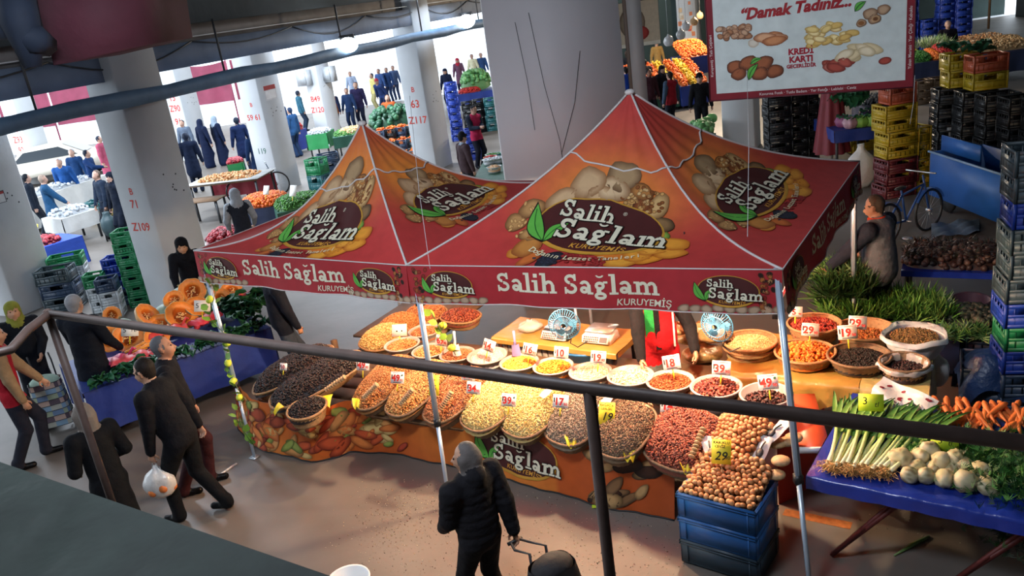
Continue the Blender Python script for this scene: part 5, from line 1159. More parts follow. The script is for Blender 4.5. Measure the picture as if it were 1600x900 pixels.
    if coat:
        zb = pel.z-coat; mid = (Vector(fl)+Vector(fr))/2*.55
        for t0, t1 in ((0, .5), (.5, 1)): 
            a = pel+Vector((0, 0, -.02)).lerp(Vector((mid.x, mid.y, -coat)), t0); c = pel+Vector((0, 0, -.02)).lerp(Vector((mid.x, mid.y, -coat)), t1); cap_(a, c, .15*fat+.04*t0, .15*fat+.04*t1, TOP, .02, 1.15, Y)
    # ---- distance grid
    P0 = np.array([np.minimum(p[0], p[1])-max(p[2], p[3])-.05 for p in prims]).min(0); P1 = np.array([np.maximum(p[0], p[1])+max(p[2], p[3])+.05 for p in prims]).max(0)
    P0[2] = min(P0[2], -.02); hh = h/S; N = np.ceil((P1-P0)/hh).astype(int)+2
    f = np.full(N, .2, np.float32); best = np.full(N, .2, np.float32); reg = np.zeros(N, np.int8)
    ax_ = [P0[i]+np.arange(N[i])*hh for i in range(3)]
    for a, b_, r1, r2, rg, k, q, qa, wob, sub in prims:
        rm = max(r1, r2)*1.05+k+hh*2.2; lo = np.maximum(((np.minimum(a, b_)-rm-P0)/hh).astype(int), 0); hi_ = np.minimum(((np.maximum(a, b_)+rm-P0)/hh).astype(int)+2, N)
        sl = tuple(slice(lo[i], hi_[i]) for i in range(3)); p = np.stack(np.meshgrid(*[ax_[i][sl[i]] for i in range(3)], indexing='ij'), -1)
        ba = b_-a; pa = p-a
        if q != 1: pa = pa+np.array(qa)*((pa@np.array(qa))*(q-1))[..., None]
        L2_ = ba@ba+1e-9; t = np.clip((pa@ba)/L2_, 0, 1); d = np.linalg.norm(pa-t[..., None]*ba, axis=-1)-(r1+(r2-r1)*t)
        if wob: d = d-wob*(np.abs(np.sin(p[..., 2]*PI/.075+.25*np.sin(p[..., 0]*17)))**.6-.6)
        if q != 1: d = d/(1+.35*(q-1))
        cur = f[sl]
        if sub: f[sl] = np.maximum(cur, -d); continue
        hm = np.clip(.5+.5*(cur-d)/k, 0, 1); f[sl] = cur*(1-hm)+d*hm-k*hm*(1-hm)
        bb_ = best[sl]; w = d < bb_; rr_ = reg[sl]; rr_[w] = rg; bb_[w] = d[w]
    V, F = surf_net(f, P0, hh); gi = np.clip(((V-P0)/hh+.5).astype(int), 0, N-1); rv = reg[gi[:, 0], gi[:, 1], gi[:, 2]]
    if coat:
        sk = (rv == LEGS) & (V[:, 2] > pel.z-coat); rv[sk] = TOP
    rv[(rv == LEGS) & (V[:, 2] > hipz-.13)] = TOP if not coat else TOP
    T_ = thing('person', lab, 'person', loc, rz, group); T_.location.z += dz
    def sub_mesh(nm, sel, off, m, par=T_):
        Fs = F[sel]
        if not len(Fs): return None
        u, inv = np.unique(Fs, return_inverse=True); b = MB(); b.add((V[u]+NM[u]*off)*S, inv.reshape(Fs.shape)); return b.build(nm, m, par, True)
    fn = np.cross(V[F[:, 2]]-V[F[:, 0]], V[F[:, 3]]-V[F[:, 1]]); NM = np.zeros_like(V)
    for q in range(4): np.add.at(NM, F[:, q], fn)
    NM /= np.linalg.norm(NM, axis=1)[:, None]+1e-9
    if ((V-V.mean(0))*NM).sum() < 0: F = F[:, ::-1]; NM = -NM
    fr_ = np.sort(rv[F], axis=1)[:, 1]
    b = MB(); b.add(V*S, F); b.build('body', pmat(hx(skin), 'skin'), T_, True)
    o_ = .004 if h < .02 else .006
    sub_mesh('jacket' if not coat else 'coat', fr_ == TOP, o_, pmat(hx(top if vest is None else vest), 'cloth')); sub_mesh('trousers', fr_ == LEGS, o_, pmat(hx(legs), 'cloth'))
    sub_mesh('headscarf' if scarf else ('cap' if cap else 'hair'), fr_ == HAIR, o_, pmat(hx(scarf or cap or hair), 'cloth' if (scarf or cap) else 'hair')); sub_mesh('shoes', fr_ == SHOE, o_, pmat(hx(shoe), 'shoe'))
    if vest is not None: sub_mesh('sleeves', fr_ == ALT, o_, pmat(hx(top), 'cloth'))
    elif collar: sub_mesh('collar', fr_ == ALT, o_, pmat(hx(collar), 'cloth'))
    if hood: sub_mesh('hood', fr_ == ALT2, o_, pmat(hx(hood), 'cloth'))
    if h < .02:
        e = MB()
        for s in (-1, 1): e.ell((hc+fx*(s*.032)+fyn*.082+fz*.004)*S, (.008, .006, .008), 8, 6)
        e.build('eyes', pmat((.02, .015, .012), 'shoe'), T_)
    T_['hand_l'] = [float(x) for x in hands[0]*S]; T_['hand_r'] = [float(x) for x in hands[1]*S]
    PEOPLE.append(T_); return T_
def hand(T_, w_): 
    v = Vector(T_['hand_'+w_]); M = Matrix.Translation(T_.location)@Matrix.Rotation(T_.rotation_euler.z, 4, 'Z'); return M@v
def face(px, py, qx, qy, z=0): """heading from one floor pixel to another"""; return ang(at(px, py, z), at(qx, qy, z))-PI/2
# ---- foreground figures
pJ = person('grey haired woman in a black quilted jacket seen from behind, pulling a trolley', at(772, 975), math.radians(40), top='17161a', legs='131316', hair='5c5654', h=.0125, H=1.56, puffy=.010, fat=1.18, longhair=True, hood='17161a', hl=(-.16, .24, .96), hr=(.24, -.16, .86), turn=.7, fl=(-.09, .08, 0), fr=(.10, -.06, 0), skin='a87c62')
pA = person('dark haired man in a black zip jacket walking left with a bag of fruit', at(316, 806), math.radians(78), top='121217', legs='101114', hair='1d1715', h=.0125, H=1.74, lean=.22, nod=.25, hl=(-.20, .20, .76), hr=(.28, -.05, .86), fl=(-.08, .22, 0), fr=(.10, -.20, .02), skin='b78a70', turn=.1, fat=1.15)
pB = person('grey haired man in a black coat with maroon trousers walking right past the pumpkin stall', at(312, 764), math.radians(-75), top='15151b', legs='35181c', hair='5c5c60', h=.0125, H=1.74, lean=.08, fat=1.12, hl=(-.26, .12, .86), hr=(.24, .05, .86), fl=(-.08, .16, 0), fr=(.08, -.10, 0), skin='a5745c', turn=-.05, nod=-.15)
pC = person('woman with short fair grey hair in a black coat behind the rail post', at(208, 868), math.radians(50), top='0e0f13', legs='0e0f13', hair='6f665f', h=.0125, H=1.58, coat=.55, fat=1.05, hl=(-.18, .22, 1.02), hr=(.18, .22, 1.02), lean=.10, nod=.1, longhair=True, skin='b08a72', turn=.2)
pD = person('person in beige sleeves, red vest and dark jeans at the left edge', at(58, 722), math.radians(-62), top='8d7458', legs='22242f', vest='a31f2c', hair='2a211c', h=.0125, H=1.75, hl=(-.12, .36, .84), hr=(.26, .1, .86), fl=(-.12, .16, 0), fr=(.10, -.14, 0), lean=.05)
pE = person('person in a dark coat wearing an olive yellow headscarf at the left edge', at(78, 650), math.radians(-150), top='11141b', legs='0e1015', scarf='7a7c33', h=.015, H=1.62, coat=.6, hl=(-.16, .24, 1.0), hr=(.16, .24, 1.0), fat=1.1)
pF = person('grey haired man in a long navy coat seen from behind at the pumpkin stall', at(178, 668), math.radians(-12), top='10151f', legs='0c0d12', hair='85868a', h=.015, H=1.78, coat=.35, fat=1.15, hl=(-.2, .28, .98), hr=(.22, .25, .96), skin='b08a74', nod=.2)
pG = person('person in a dark jacket and blue grey jeans walking behind the left tent', at(466, 604), math.radians(-60), top='171c28', legs='3a4350', hair='1c1815', h=.018, H=1.74, hl=(-.24, .1, .84), hr=(.22, .12, .84), fl=(-.08, .12, 0), fr=(.09, -.12, 0), fat=1.05)
pK = person('stall keeper in a red jacket with black and green panels and grey trousers', at(1042, 672), math.radians(175), top='17171b', legs='5b5f5c', hair='1c1512', h=.0125, H=1.74, vest='a0161e', hl=(-.30, .28, 1.0), hr=(.22, .34, .98), fat=1.12)
# black side panels, green front panel and white tape on the stall keeper's jacket
b = MB(); b.grid(lambda u, v: Vector((.055+.085*u, .150-.05*u-.03*abs(v-.5), 1.0+.46*v)), 4, 8); b.build('jacket_panel', pmat(hx('1f7a3a'), 'cloth'), pK)
b = MB(); b.grid(lambda u, v: Vector((.0+.05*u, .162-.025*v, 1.0+.46*v)), 3, 8); b.build('zip_panel', pmat(hx('111214'), 'cloth'), pK)
b = MB(); b.grid(lambda u, v: Vector((-.125-.018*u, .125-.02*v+.01*math.sin(v*3), 1.0+.46*v)), 2, 10); b.build('white_tape', pmat(hx('c8c4c0'), 'cloth'), pK)
pL = person('broad man in a grey quilted vest with an orange collar seen from behind', at(1374, 545), math.radians(40), top='252a38', vest='5f646e', legs='16181f', hair='4a3e36', h=.0135, H=1.84, fat=1.22, hl=(-.35, .40, 1.0), hr=(.25, .30, 1.0), puffy=.004, lean=.10, skin='a87c64', turn=.25, nod=.2)
b = MB(); b.lathe([(.085, 0), (.108, .02), (.098, .075), (.08, .08)], 20, sy=.95); cl = b.build('orange_collar', pmat(hx('c8401c'), 'cloth'), pL, True); cl.location = (0, .045, 1.535); cl.rotation_euler = (-.15, 0, 0)
pH = person('black clad person bending over behind the left corner of the small tent', at(322, 520), math.radians(-160), top='0e1017', legs='0e1017', scarf='0c0d12', h=.018, H=1.68, lean=.35, nod=.3, hl=(-.22, .42, .92), hr=(.22, .42, .92), coat=.3)
pI = person('seller in a grey hoodie and dark vest seen from behind beside the pomegranates', at(398, 430), math.radians(20), top='8a8f96', vest='20242e', legs='1a1c22', hair='7d8086', scarf='8a8f96', h=.02, H=1.7, hl=(-.24, .3, .96), hr=(.24, .3, .96), lean=.15)
# trolley, bags carried by the figures
def shop_bag(p, lab, c, seed, s=1.0, lump=None):
    t = thing('carrier_bag', lab, 'bag', (p.x, p.y, p.z-.40*s)); m = mat('bag_film_'+str(seed), c, rough=.3, noise=(9, .3), bump=(16, .8, .01), spec=.6)
    o = bag_mb(.15*s, .12*s, .33*s, seed).build('film', m, t, True); MB().tube([(-.03, 0, .30*s), (0, 0, .42*s), (.03, 0, .30*s)], .006, 5).build('handle', m, t)
    if lump:
        r_ = random.Random(seed)
        for k in range(6): a = k*1.05; MB().ell((.105*s*math.cos(a), .085*s*math.sin(a), .09*s+.03*(k % 2)), (.05*s,)*3, 9, 6, col=hx(lump)).build('fruit', VEG, t, True)
    return t
shop_bag(hand(pA, 'l'), 'clear bag of oranges in the hand of the man walking left', (.62, .60, .58), 3, 1.0, 'd9783a')
tp_ = at(880, 1010); th = thing('shopping_trolley', 'black wheeled shopping bag pulled by the woman in the quilted jacket', 'trolley', (tp_.x, tp_.y, 0), math.radians(30))
b = MB(); b.grid(lambda u, v: Vector((.19*math.cos(2*PI*u)*abs(math.cos(2*PI*u))**-.35*(1.02-.25*max(0, v-.75)*4*.6), .14*math.sin(2*PI*u)*(abs(math.sin(2*PI*u))+1e-3)**-.35*(1.02-.25*max(0, v-.75)*4*.6), .12+.60*v)), 28, 12)
b.ell((0, 0, .70), (.165, .12, .09), 18, 8); b.build('cloth_bag', mat('black_canvas', (.016, .014, .016), rough=.75, noise=(12, .3), bump=(10, .6, .02)), th, True)
hp_ = Matrix.Rotation(-math.radians(30), 3, 'Z')@(hand(pJ, 'r')-Vector((tp_.x, tp_.y, 0)))
for s in (-.07, .07): MB().tube([(s, .15, .06), (s, .17, .75), (s+hp_.x*.9, hp_.y*.7+.02, hp_.z+.01), (hp_.x+s*.5, hp_.y, hp_.z)], .011, 8).build('handle_tube', M_DARKMET, th)
MB().tube([(hp_.x-.06, hp_.y, hp_.z), (hp_.x+.06, hp_.y, hp_.z)], .014, 8).build('grip', M_BLKP, th)
for s in (-.17, .17): w_ = MB().lathe([(0, -.018), (.075, -.018), (.08, 0), (.075, .018), (0, .018)], 16).build('wheel', M_BLKP, th, True); w_.rotation_euler = (0, PI/2, 0); w_.location = (s, .14, .08)
# plaid bag beside the person in the red vest
pp = at(96, 672); t = thing('checked_trolley', 'checked pastel shopping bag standing beside the person at the left edge', 'trolley', (pp.x, pp.y, 0), math.radians(20))
CK = [hx(c) for c in ('7f9bb0', '9aa58a', '5a4d55', 'a8a79a', '6d83a0', 'b59a8c')]
b = MB(); V = []; Cc = []
for j in range(9):
    for i in range(17):
        a = 2*PI*i/16; r_ = 1-.12*(j/8); x = .21*math.copysign(abs(math.cos(a))**.5, math.cos(a))*r_; y = .15*math.copysign(abs(math.sin(a))**.5, math.sin(a))*r_; V.append((x, y, .12+.58*j/8))
for j in range(8):
    for i in range(16):
        q = [V[j*17+i], V[j*17+i+1], V[(j+1)*17+i+1], V[(j+1)*17+i]]; b.add(q, [(0, 1, 2, 3)], CK[(i*3+j*5) % 6])
b.build('checked_cloth', PRINT, t); b = MB()
for j in range(0, 9): b.tube([Vector(V[j*17+i])*1.0+Vector((V[j*17+i][0]*.012, V[j*17+i][1]*.012, 0)) for i in range(17)], .004, 4, caps=False)
b.build('lattice', M_BLKP, t); b = MB(); b.ell((0, 0, .68), (.18, .13, .10), 16, 8); b.build('lid', mat('mint_cloth', (.30, .42, .34), rough=.8, noise=(9, .2), bump=(9, .5, .01)), t, True)
for s in (-.12, .12): MB().tube([(s, .16, .05), (s, .17, .9), (s, .12, 1.02)], .01, 6).build('frame_tube', M_DARKMET, t); w_ = MB().lathe([(0, -.015), (.07, -.015), (.07, .015), (0, .015)], 14).build('wheel', M_BLKP, t, True); w_.rotation_euler = (0, PI/2, 0); w_.location = (s*1.4, .15, .07)
# ---- background figures: (label, floor pixel, heading deg, options)
BG = [
 ('man in a dark jacket walking beside a woman, left of the nearest numbered pillar', (180, 372), 140, dict(top='1c2738', legs='20242c', hair='6a5a50', hl=(-.2, .1, .84), hr=(.2, .15, .84))),
 ('woman in a long black cloak beside the man with the wheeled cart', (202, 378), 150, dict(top='0c1422', legs='0c1422', scarf='0c1422', coat=.75)),
 ('woman with light hair in a blue jacket by the small goods table', (98, 376), -60, dict(top='1f4668', legs='14263c', hair='9a8678', coat=.2, hl=(-.2, .35, .95), hr=(.2, .35, .95))),
 ('man with dark hair in a grey green jacket carrying bags at the far left', (58, 398), 110, dict(top='3a444e', legs='20262e', hair='181c24', H=1.74)),
 ('man in a dark jacket behind the one carrying bags', (72, 372), -70, dict(top='18202c', legs='1c222c', hair='141820')),
 ('seller in a pale shirt and red cap behind the far left tables', (32, 330), 180, dict(top='b8c8cc', legs='404650', cap='8a3a40')),
 ('big man in a blue anorak bending over the small goods table', (122, 335), 180, dict(top='1f4a86', legs='1a2a44', hair='b0b4bc', fat=1.2, lean=.3)),
 ('man in a dark blue coat at the far left counter', (136, 318), 180, dict(top='14325a', legs='1a2438', hair='98a0a8')),
 ('person holding up a red bag left of the nearest numbered pillar', (160, 322), -90, dict(top='16305a', legs='1a2438', hair='101828', hr=(.2, .45, 1.2))),
 ('person in a rose coat at the end of the crimson screens', (176, 290), -90, dict(top='a04a62', legs='40303a', hair='202838', coat=.5)),
 ('man in a black coat seen from behind at the long pale table', (312, 300), 15, dict(top='101a30', legs='10182a', hair='1c2434', coat=.3, H=1.8, fat=1.1)),
 ('man with dark hair in a grey jumper beyond the long pale table', (302, 262), 170, dict(top='5a6678', legs='2a3244', hair='18202c')),
 ('black cloaked woman beyond the long pale table, left one of two', (330, 262), -30, dict(top='101a34', legs='101a34', scarf='141e38', coat=.8, H=1.72)),
 ('black cloaked woman beyond the long pale table, right one of two', (352, 258), -40, dict(top='101a34', legs='101a34', scarf='8a98a8', coat=.8, H=1.75)),
 ('man in a navy coat with his back turned beside the folding crates', (388, 268), 30, dict(top='101e40', legs='121a30', hair='1c2434', coat=.3, H=1.8)),
 ('person in a dark blue cloak half hidden by the second numbered pillar', (412, 292), 40, dict(top='14284a', legs='14284a', scarf='14284a', coat=.8)),
 ('person in blue clothes passing behind the second numbered pillar', (468, 245), 60, dict(top='24466e', legs='1a2c48', hair='20304a')),
 ('person in dark blue with a carrier, behind the second pillar on the right', (452, 225), -40, dict(top='1c3a62', legs='1a2c48', hair='20304a')),
 ('person in a teal jacket near the electric boxes pillar', (478, 205), -60, dict(top='3a6a80', legs='2a3a50', hair='303848')),
 ('man in an orange lined dark coat right of the pillar with meter boxes', (530, 208), 150, dict(top='1a2440', legs='182034', hair='40485c', vest='b86a30')),
 ('man in a blue jacket in the middle of the far walkway', (553, 205), 170, dict(top='22365a', legs='1c2a46', hair='303a4c')),
 ('tall man in a dark purple jacket in the far walkway', (568, 200), 175, dict(top='2a2648', legs='1c2238', hair='2c2c3c', H=1.86, fat=1.1)),
 ('man in pale clothes further along the far walkway', (556, 165), 175, dict(top='9aa8c0', legs='4a5468', hair='8a7a70')),
 ('person in a yellow coat at the cabbage stall', (590, 172), 120, dict(top='d8cc80', legs='b0a878', hair='20283c')),
 ('person in blue behind the one in the yellow coat', (600, 162), 150, dict(top='3a5488', legs='26365c', hair='202a40')),
 ('person in dark blue left of the pillar numbered 63', (612, 160), 160, dict(top='263e6c', legs='202e50', hair='1c2436')),
 ('person in grey blue right beside the pillar numbered 63', (622, 156), 170, dict(top='46587c', legs='2a3654', hair='202a40')),
 ('person in red and blue bending at the cabbage stall', (604, 180), 150, dict(top='2a3c6c', legs='202e50', cap='b03a4c', lean=.5)),
 ('seller in an orange shirt behind the orange crates', (618, 226), 175, dict(top='b5562c', legs='2c3040', hair='2a2420')),
 ('person in black at the edge of the pillar numbered 63', (704, 170), 160, dict(top='182038', legs='182038', scarf='182038', coat=.6)),
 ('woman in a red hat with a checked coat beyond the cabbages', (722, 146), 175, dict(top='6a4a60', legs='2c3450', scarf='b02c44', coat=.4)),
 ('person in a pale coat beyond the cabbages', (744, 138), 175, dict(top='d8d8b8', legs='8a8c94', hair='20283c')),
 ('person in blue beyond the cabbages next to the white shaft', (758, 136), 175, dict(top='2c4a78', legs='202e50', hair='6a4038')),
 ('young seller in a pink vest looking down at his phone', (752, 262), -145, dict(top='1c2230', vest='a8284c', legs='1a1c28', hair='14151c', nod=.45, hl=(-.05, .3, 1.15), hr=(.08, .3, 1.15), h=.022, turn=.2)),
 ('old man in a brown jacket wearing a black cap beside the onion trays', (738, 320), -60, dict(top='3a2c30', legs='20222a', cap='17181c', hair='14151c', h=.022, collar='8a98a8', H=1.66)),
 ('man in a black jacket far behind at the grey wall', (985, 150), -30, dict(top='14161c', legs='14161c', hair='3a2c24')),
 ('man in a bright blue top standing before the fruit display', (984, 188), 20, dict(top='12307c', legs='16182a', hair='18181c')),
 ('bald dark featured man in a maroon jumper behind the tent peak', (1020, 196), 200, dict(top='3a2028', legs='16161c', hair='1c1a1c', skin='8a5c48')),
 ('woman with a black shawl among the shoppers by the fruit display', (1040, 190), 200, dict(top='18161c', legs='16161c', scarf='1c1a20')),
 ('shopper carrying a white bag on the shoulder by the fruit display', (1052, 205), 30, dict(top='3a4a5e', vest='8a1c28', legs='1a1c26', hair='2a221e')),
 ('seller in a beige shirt behind the orange fruit display', (1030, 128), 180, dict(top='8a6e40', legs='20222a', hair='c8b8a8')),
 ('person in a dark grey coat in front of the fruit display', (1012, 172), 10, dict(top='1c1a20', legs='16161c', hair='15151a')),
 ('man in a black jacket and cap at the edge of the hanging banner', (1098, 216), 170, dict(top='101116', legs='101116', cap='101116', h=.022, H=1.74)),
 ('grey haired man in a black coat among the vegetables at the top right', (1478, 122), 165, dict(top='14101a', legs='101016', hair='8a7c70', h=.022, H=1.78, fat=1.1)),
]
for lab, (px, py), hd_, kw in BG:
    kw = dict(kw); kw.setdefault('h', .028); person(lab, at(px, py), math.radians(hd_), skin=kw.pop('skin', 'b08a78'), **kw)
# ================================================================ crates, stalls and goods around the nut stall
def crate_mesh(w, d, h, m, name='crate'):
    b = MB(); t = .014
    b.box((w/2, d/2, .008), (w-.02, d-.02, .014))
    for x in (t, w-t):
        for y in (t, d-t): b.box((x, y, h/2), (.03, .03, h))
    for z, hh in ((.02, .035), (h*.52, .03), (h-.018, .036)):
        b.box((w/2, t/2, z), (w, t, hh)); b.box((w/2, d-t/2, z), (w, t, hh)); b.box((t/2, d/2, z), (t, d, hh)); b.box((w-t/2, d/2, z), (t, d, hh))
    for i in range(1, 7):
        x = w*i/7
        for y in (t/2, d-t/2): b.box((x, y, h*.27 if i in (3, 4) else h/2), (.016, t*.7, h*.5 if i in (3, 4) else h*.96))
    for i in range(1, 5):
        y = d*i/5
        for x in (t/2, w-t/2): b.box((x, y, h/2), (t*.7, .016, h*.96))
    for y in (t*.35, d-t*.35): b.box((w/2, y, h*.26), (w*.97, t*.4, h*.46)); b.box((w*.17, y, h*.75), (w*.3, t*.4, h*.4)); b.box((w*.83, y, h*.75), (w*.3, t*.4, h*.4))
    for x in (t*.35, w-t*.35): b.box((x, d/2, h*.36), (t*.4, d*.97, h*.62))
    return b.mesh(name, m)
CCOL = dict(green=(.012, .20, .07), white=(.50, .54, .56), blue=(.012, .045, .34), navy=(.025, .05, .10), black=(.010, .011, .013), yellow=(.42, .29, .012), orange=(.48, .09, .035), teal=(.02, .14, .15), maroon=(.12, .015, .02), slate=(.045, .07, .085), brown=(.13, .08, .045))
_cm = {}
def cmesh(col, size):
    k = (col, size)
    if k not in _cm: _cm[k] = crate_mesh(*size, PLAST('crate_'+col, CCOL[col]))
    return _cm[k]
def stack(p, cols, rz, where, size=(.52, .36, .26), gap=.004, name='plastic_crate', grp=None, z0=0, off=(0, 0), jitter=.015, zlab=True):
    """cols from the floor up; each crate its own object and label"""
    n = len(cols); z = z0; rr = random.Random(int(p[0]*100)+n)
    for i, c in enumerate(cols):
        k = n-1-i; pos = 'topmost' if k == 0 else ('bottom' if i == 0 else ORD[k]+' from the top')
        lab = f'{c} crate, {pos} in {where}' if n > 1 else f'{c} slatted plastic crate {where}'
        a = rz+rr.uniform(-jitter, jitter)*2
        q = Vector((p[0], p[1], z))+Matrix.Rotation(rz, 3, 'Z')@Vector((off[0]+rr.uniform(-jitter, jitter), off[1]+rr.uniform(-jitter, jitter), 0))
        single(name, cmesh(c, size), lab, 'crate', q, (0, 0, a), grp); z += size[2]+gap
    return z
def skirt_box(M, w, d, z0, z1, m, parent, nm='skirt', sides=(0, 1, 2, 3), wav=.02):
    b = MB(); C_ = [(0, 0), (w, 0), (w, d), (0, d)]
    for i in sides:
        a, c = C_[i], C_[(i+1) % 4]; L_ = math.hypot(c[0]-a[0], c[1]-a[1]); nx, ny = (c[1]-a[1])/L_, -(c[0]-a[0])/L_; n = max(4, int(L_*14))
        b.grid(lambda u, v: (a[0]+(c[0]-a[0])*u+nx*(.012+wav*(1-v)*math.sin(u*L_*12+i)), a[1]+(c[1]-a[1])*u+ny*(.012+wav*(1-v)*math.sin(u*L_*12+i)), z0+(z1-z0)*v), n, 4)
    b.grid(lambda u, v: (-.012+(w+.024)*u, -.012+(d+.024)*v, z1+.003), 4, 4)
    o = b.build(nm, m, parent, True); return o
def stall(lab, pf, pr, depth, z, m=None, zb=.12, name='market_table', cat='table'):
    t, M, w = table(name, lab, pf, pr, depth, z-.01, th=.03)
    if m: skirt_box(M, w, depth, zb, z, m, t)
    return t, M, w
def pile(M, x0, x1, y0, y1, z, H, T, lab, name='produce_pile', cat='produce', seed=1, slope=0, p=4, mul=1):
    w, L = x1-x0, y1-y0; T = dict(T); T['n'] = int(T['n']*mul); b, _ = heap_mb(w, L, H, slope, p=p, seed=seed, **T)
    o = b.build(name, VEG, None, True, M@Vector(((x0+x1)/2, y0, z+.012)), M.to_euler().z); return tag(o, lab, cat, None, 'stuff')
def round_T(size, n, cols, sh=(1, 1, .92)): return dict(size=size, n=n, cols=C3(*cols), shape=sh)
T_ORG = round_T(.075, 420, ('e06a1a', 'ef8226', 'd65a12')); T_TOM = round_T(.07, 400, ('b01c1c', 'c8302a', '8c1216')); T_GRN = round_T(.08, 420, ('3f7a2c', '55963a', '2c5e22'), (1, .45, .4)); T_POM = round_T(.085, 220, ('a02030', 'b83440', '7c1424')); T_CAB = round_T(.19, 60, ('5f9a58', '4a8448', '7db070')); T_CABD = round_T(.22, 50, ('2a5a3c', '1e4a34', '3f7450')); T_ONI = round_T(.06, 200, ('d8a878', 'c48a58', 'e6c8a0')); T_LEM = round_T(.07, 300, ('e6c020', 'f0d040', 'd8aa18')); T_WHT = round_T(.09, 90, ('c8ccd0', 'a8b0b8', 'd8dade')); T_BEET = round_T(.085, 420, ('3a2420', '4c322a', '241614', '5c4034')); T_POT = round_T(.07, 260, ('c8a070', 'b08a5c', 'd8b888'))
CL = lambda n, c: mat('cloth_'+n, c, rough=.55, noise=(2, .2), bump=(5, .6, .02))
BLUES = CL('blue_skirt', (.012, .035, .22)); DGREEN = CL('dark_green', (.012, .08, .05)); GREENC = CL('green', (.015, .22, .06)); DBLUE = CL('navy', (.015, .025, .07)); REDC = CL('red_skirt', (.35, .02, .04)); PALEC = CL('pale', (.55, .55, .53))
# ---- pumpkin stall
pz = .74; pf, pr_ = at(130, 615, pz), at(422, 512, pz)
pt, PM, pw = stall('long table with a royal blue skirt carrying pumpkins and greens', pf, pr_, 1.35, pz, BLUES, .18)
PUMPK = VEG
def pumpkin_mb(r, cut=None, seed=0):
    """lobed pumpkin; cut: half with orange flesh, rim and seed hollow"""
    b = MB(); n, m = 30, 12; rs_ = np.random.RandomState(seed); V = []; Cc = []
    skin = np.array(hx('8fa08a')) if seed % 3 else np.array(hx('c9a070'))
    top = PI if cut is None else PI/2
    for j in range(m+1):
        t = top*j/m
        for i in range(n):
            a = 2*PI*i/n; l = 1+.07*abs(math.sin(4.5*a))*math.sin(t); V.append((r*math.sin(t)*math.cos(a)*l, r*math.sin(t)*math.sin(a)*l, -r*.78*math.cos(t))); Cc.append(skin*(.85+.25*abs(math.sin(4.5*a))))
    k = m+1
    if cut is not None:
        for (g, z, c) in ((.985, .004, 'e6a24a'), (.93, .006, 'e8842c'), (.60, .006, 'f09038'), (.52, -.03, 'd06a1c'), (.34, -.10, 'a8521a'), (.02, -.12, '8a4418')):
            for i in range(n):
                a = 2*PI*i/n; l = 1+.05*abs(math.sin(4.5*a)); w = 1+.06*math.sin(3*a+seed) if g < .7 else 1; V.append((r*g*w*math.cos(a)*l, r*g*w*math.sin(a)*l, z*r*5 if z < 0 else z)); Cc.append(np.array(hx(c)))
            k += 1
    F = [(j*n+i, j*n+(i+1) % n, (j+1)*n+(i+1) % n, (j+1)*n+i) for j in range(k-1) for i in range(n)]; b.add(V, F, np.array(Cc))
    if cut is not None:
        for q in range(26): a = rs_.rand()*6.28; g = r*rs_.uniform(.05, .46); b.ell((g*math.cos(a), g*math.sin(a), -.035-.02*rs_.rand()), (.012, .008, .006), 6, 4, col=hx('e8c080'))
    else: b.tube([(0, 0, r*.72), (.01, 0, r*.9), (.03, 0, r*1.0)], [.02, .014, .016], 7, col=hx('8a7a4c'))
    return b
PW = [pumpkin_mb(.17, None, i).mesh('pumpkin', VEG, True) for i in range(3)]; PHF = [pumpkin_mb(.17, 1, i).mesh('pumpkin_half', VEG, True) for i in range(4)]
def pk(px, py, z, s, kind, rot, lab, i):
    single('pumpkin' if kind == 'w' else 'cut_pumpkin', (PW[i % 3] if kind == 'w' else PHF[i % 4]), lab, 'pumpkin', at(px, py, z), rot, 'pumpkins on the blue skirted stall', s)
r = random.Random(3)
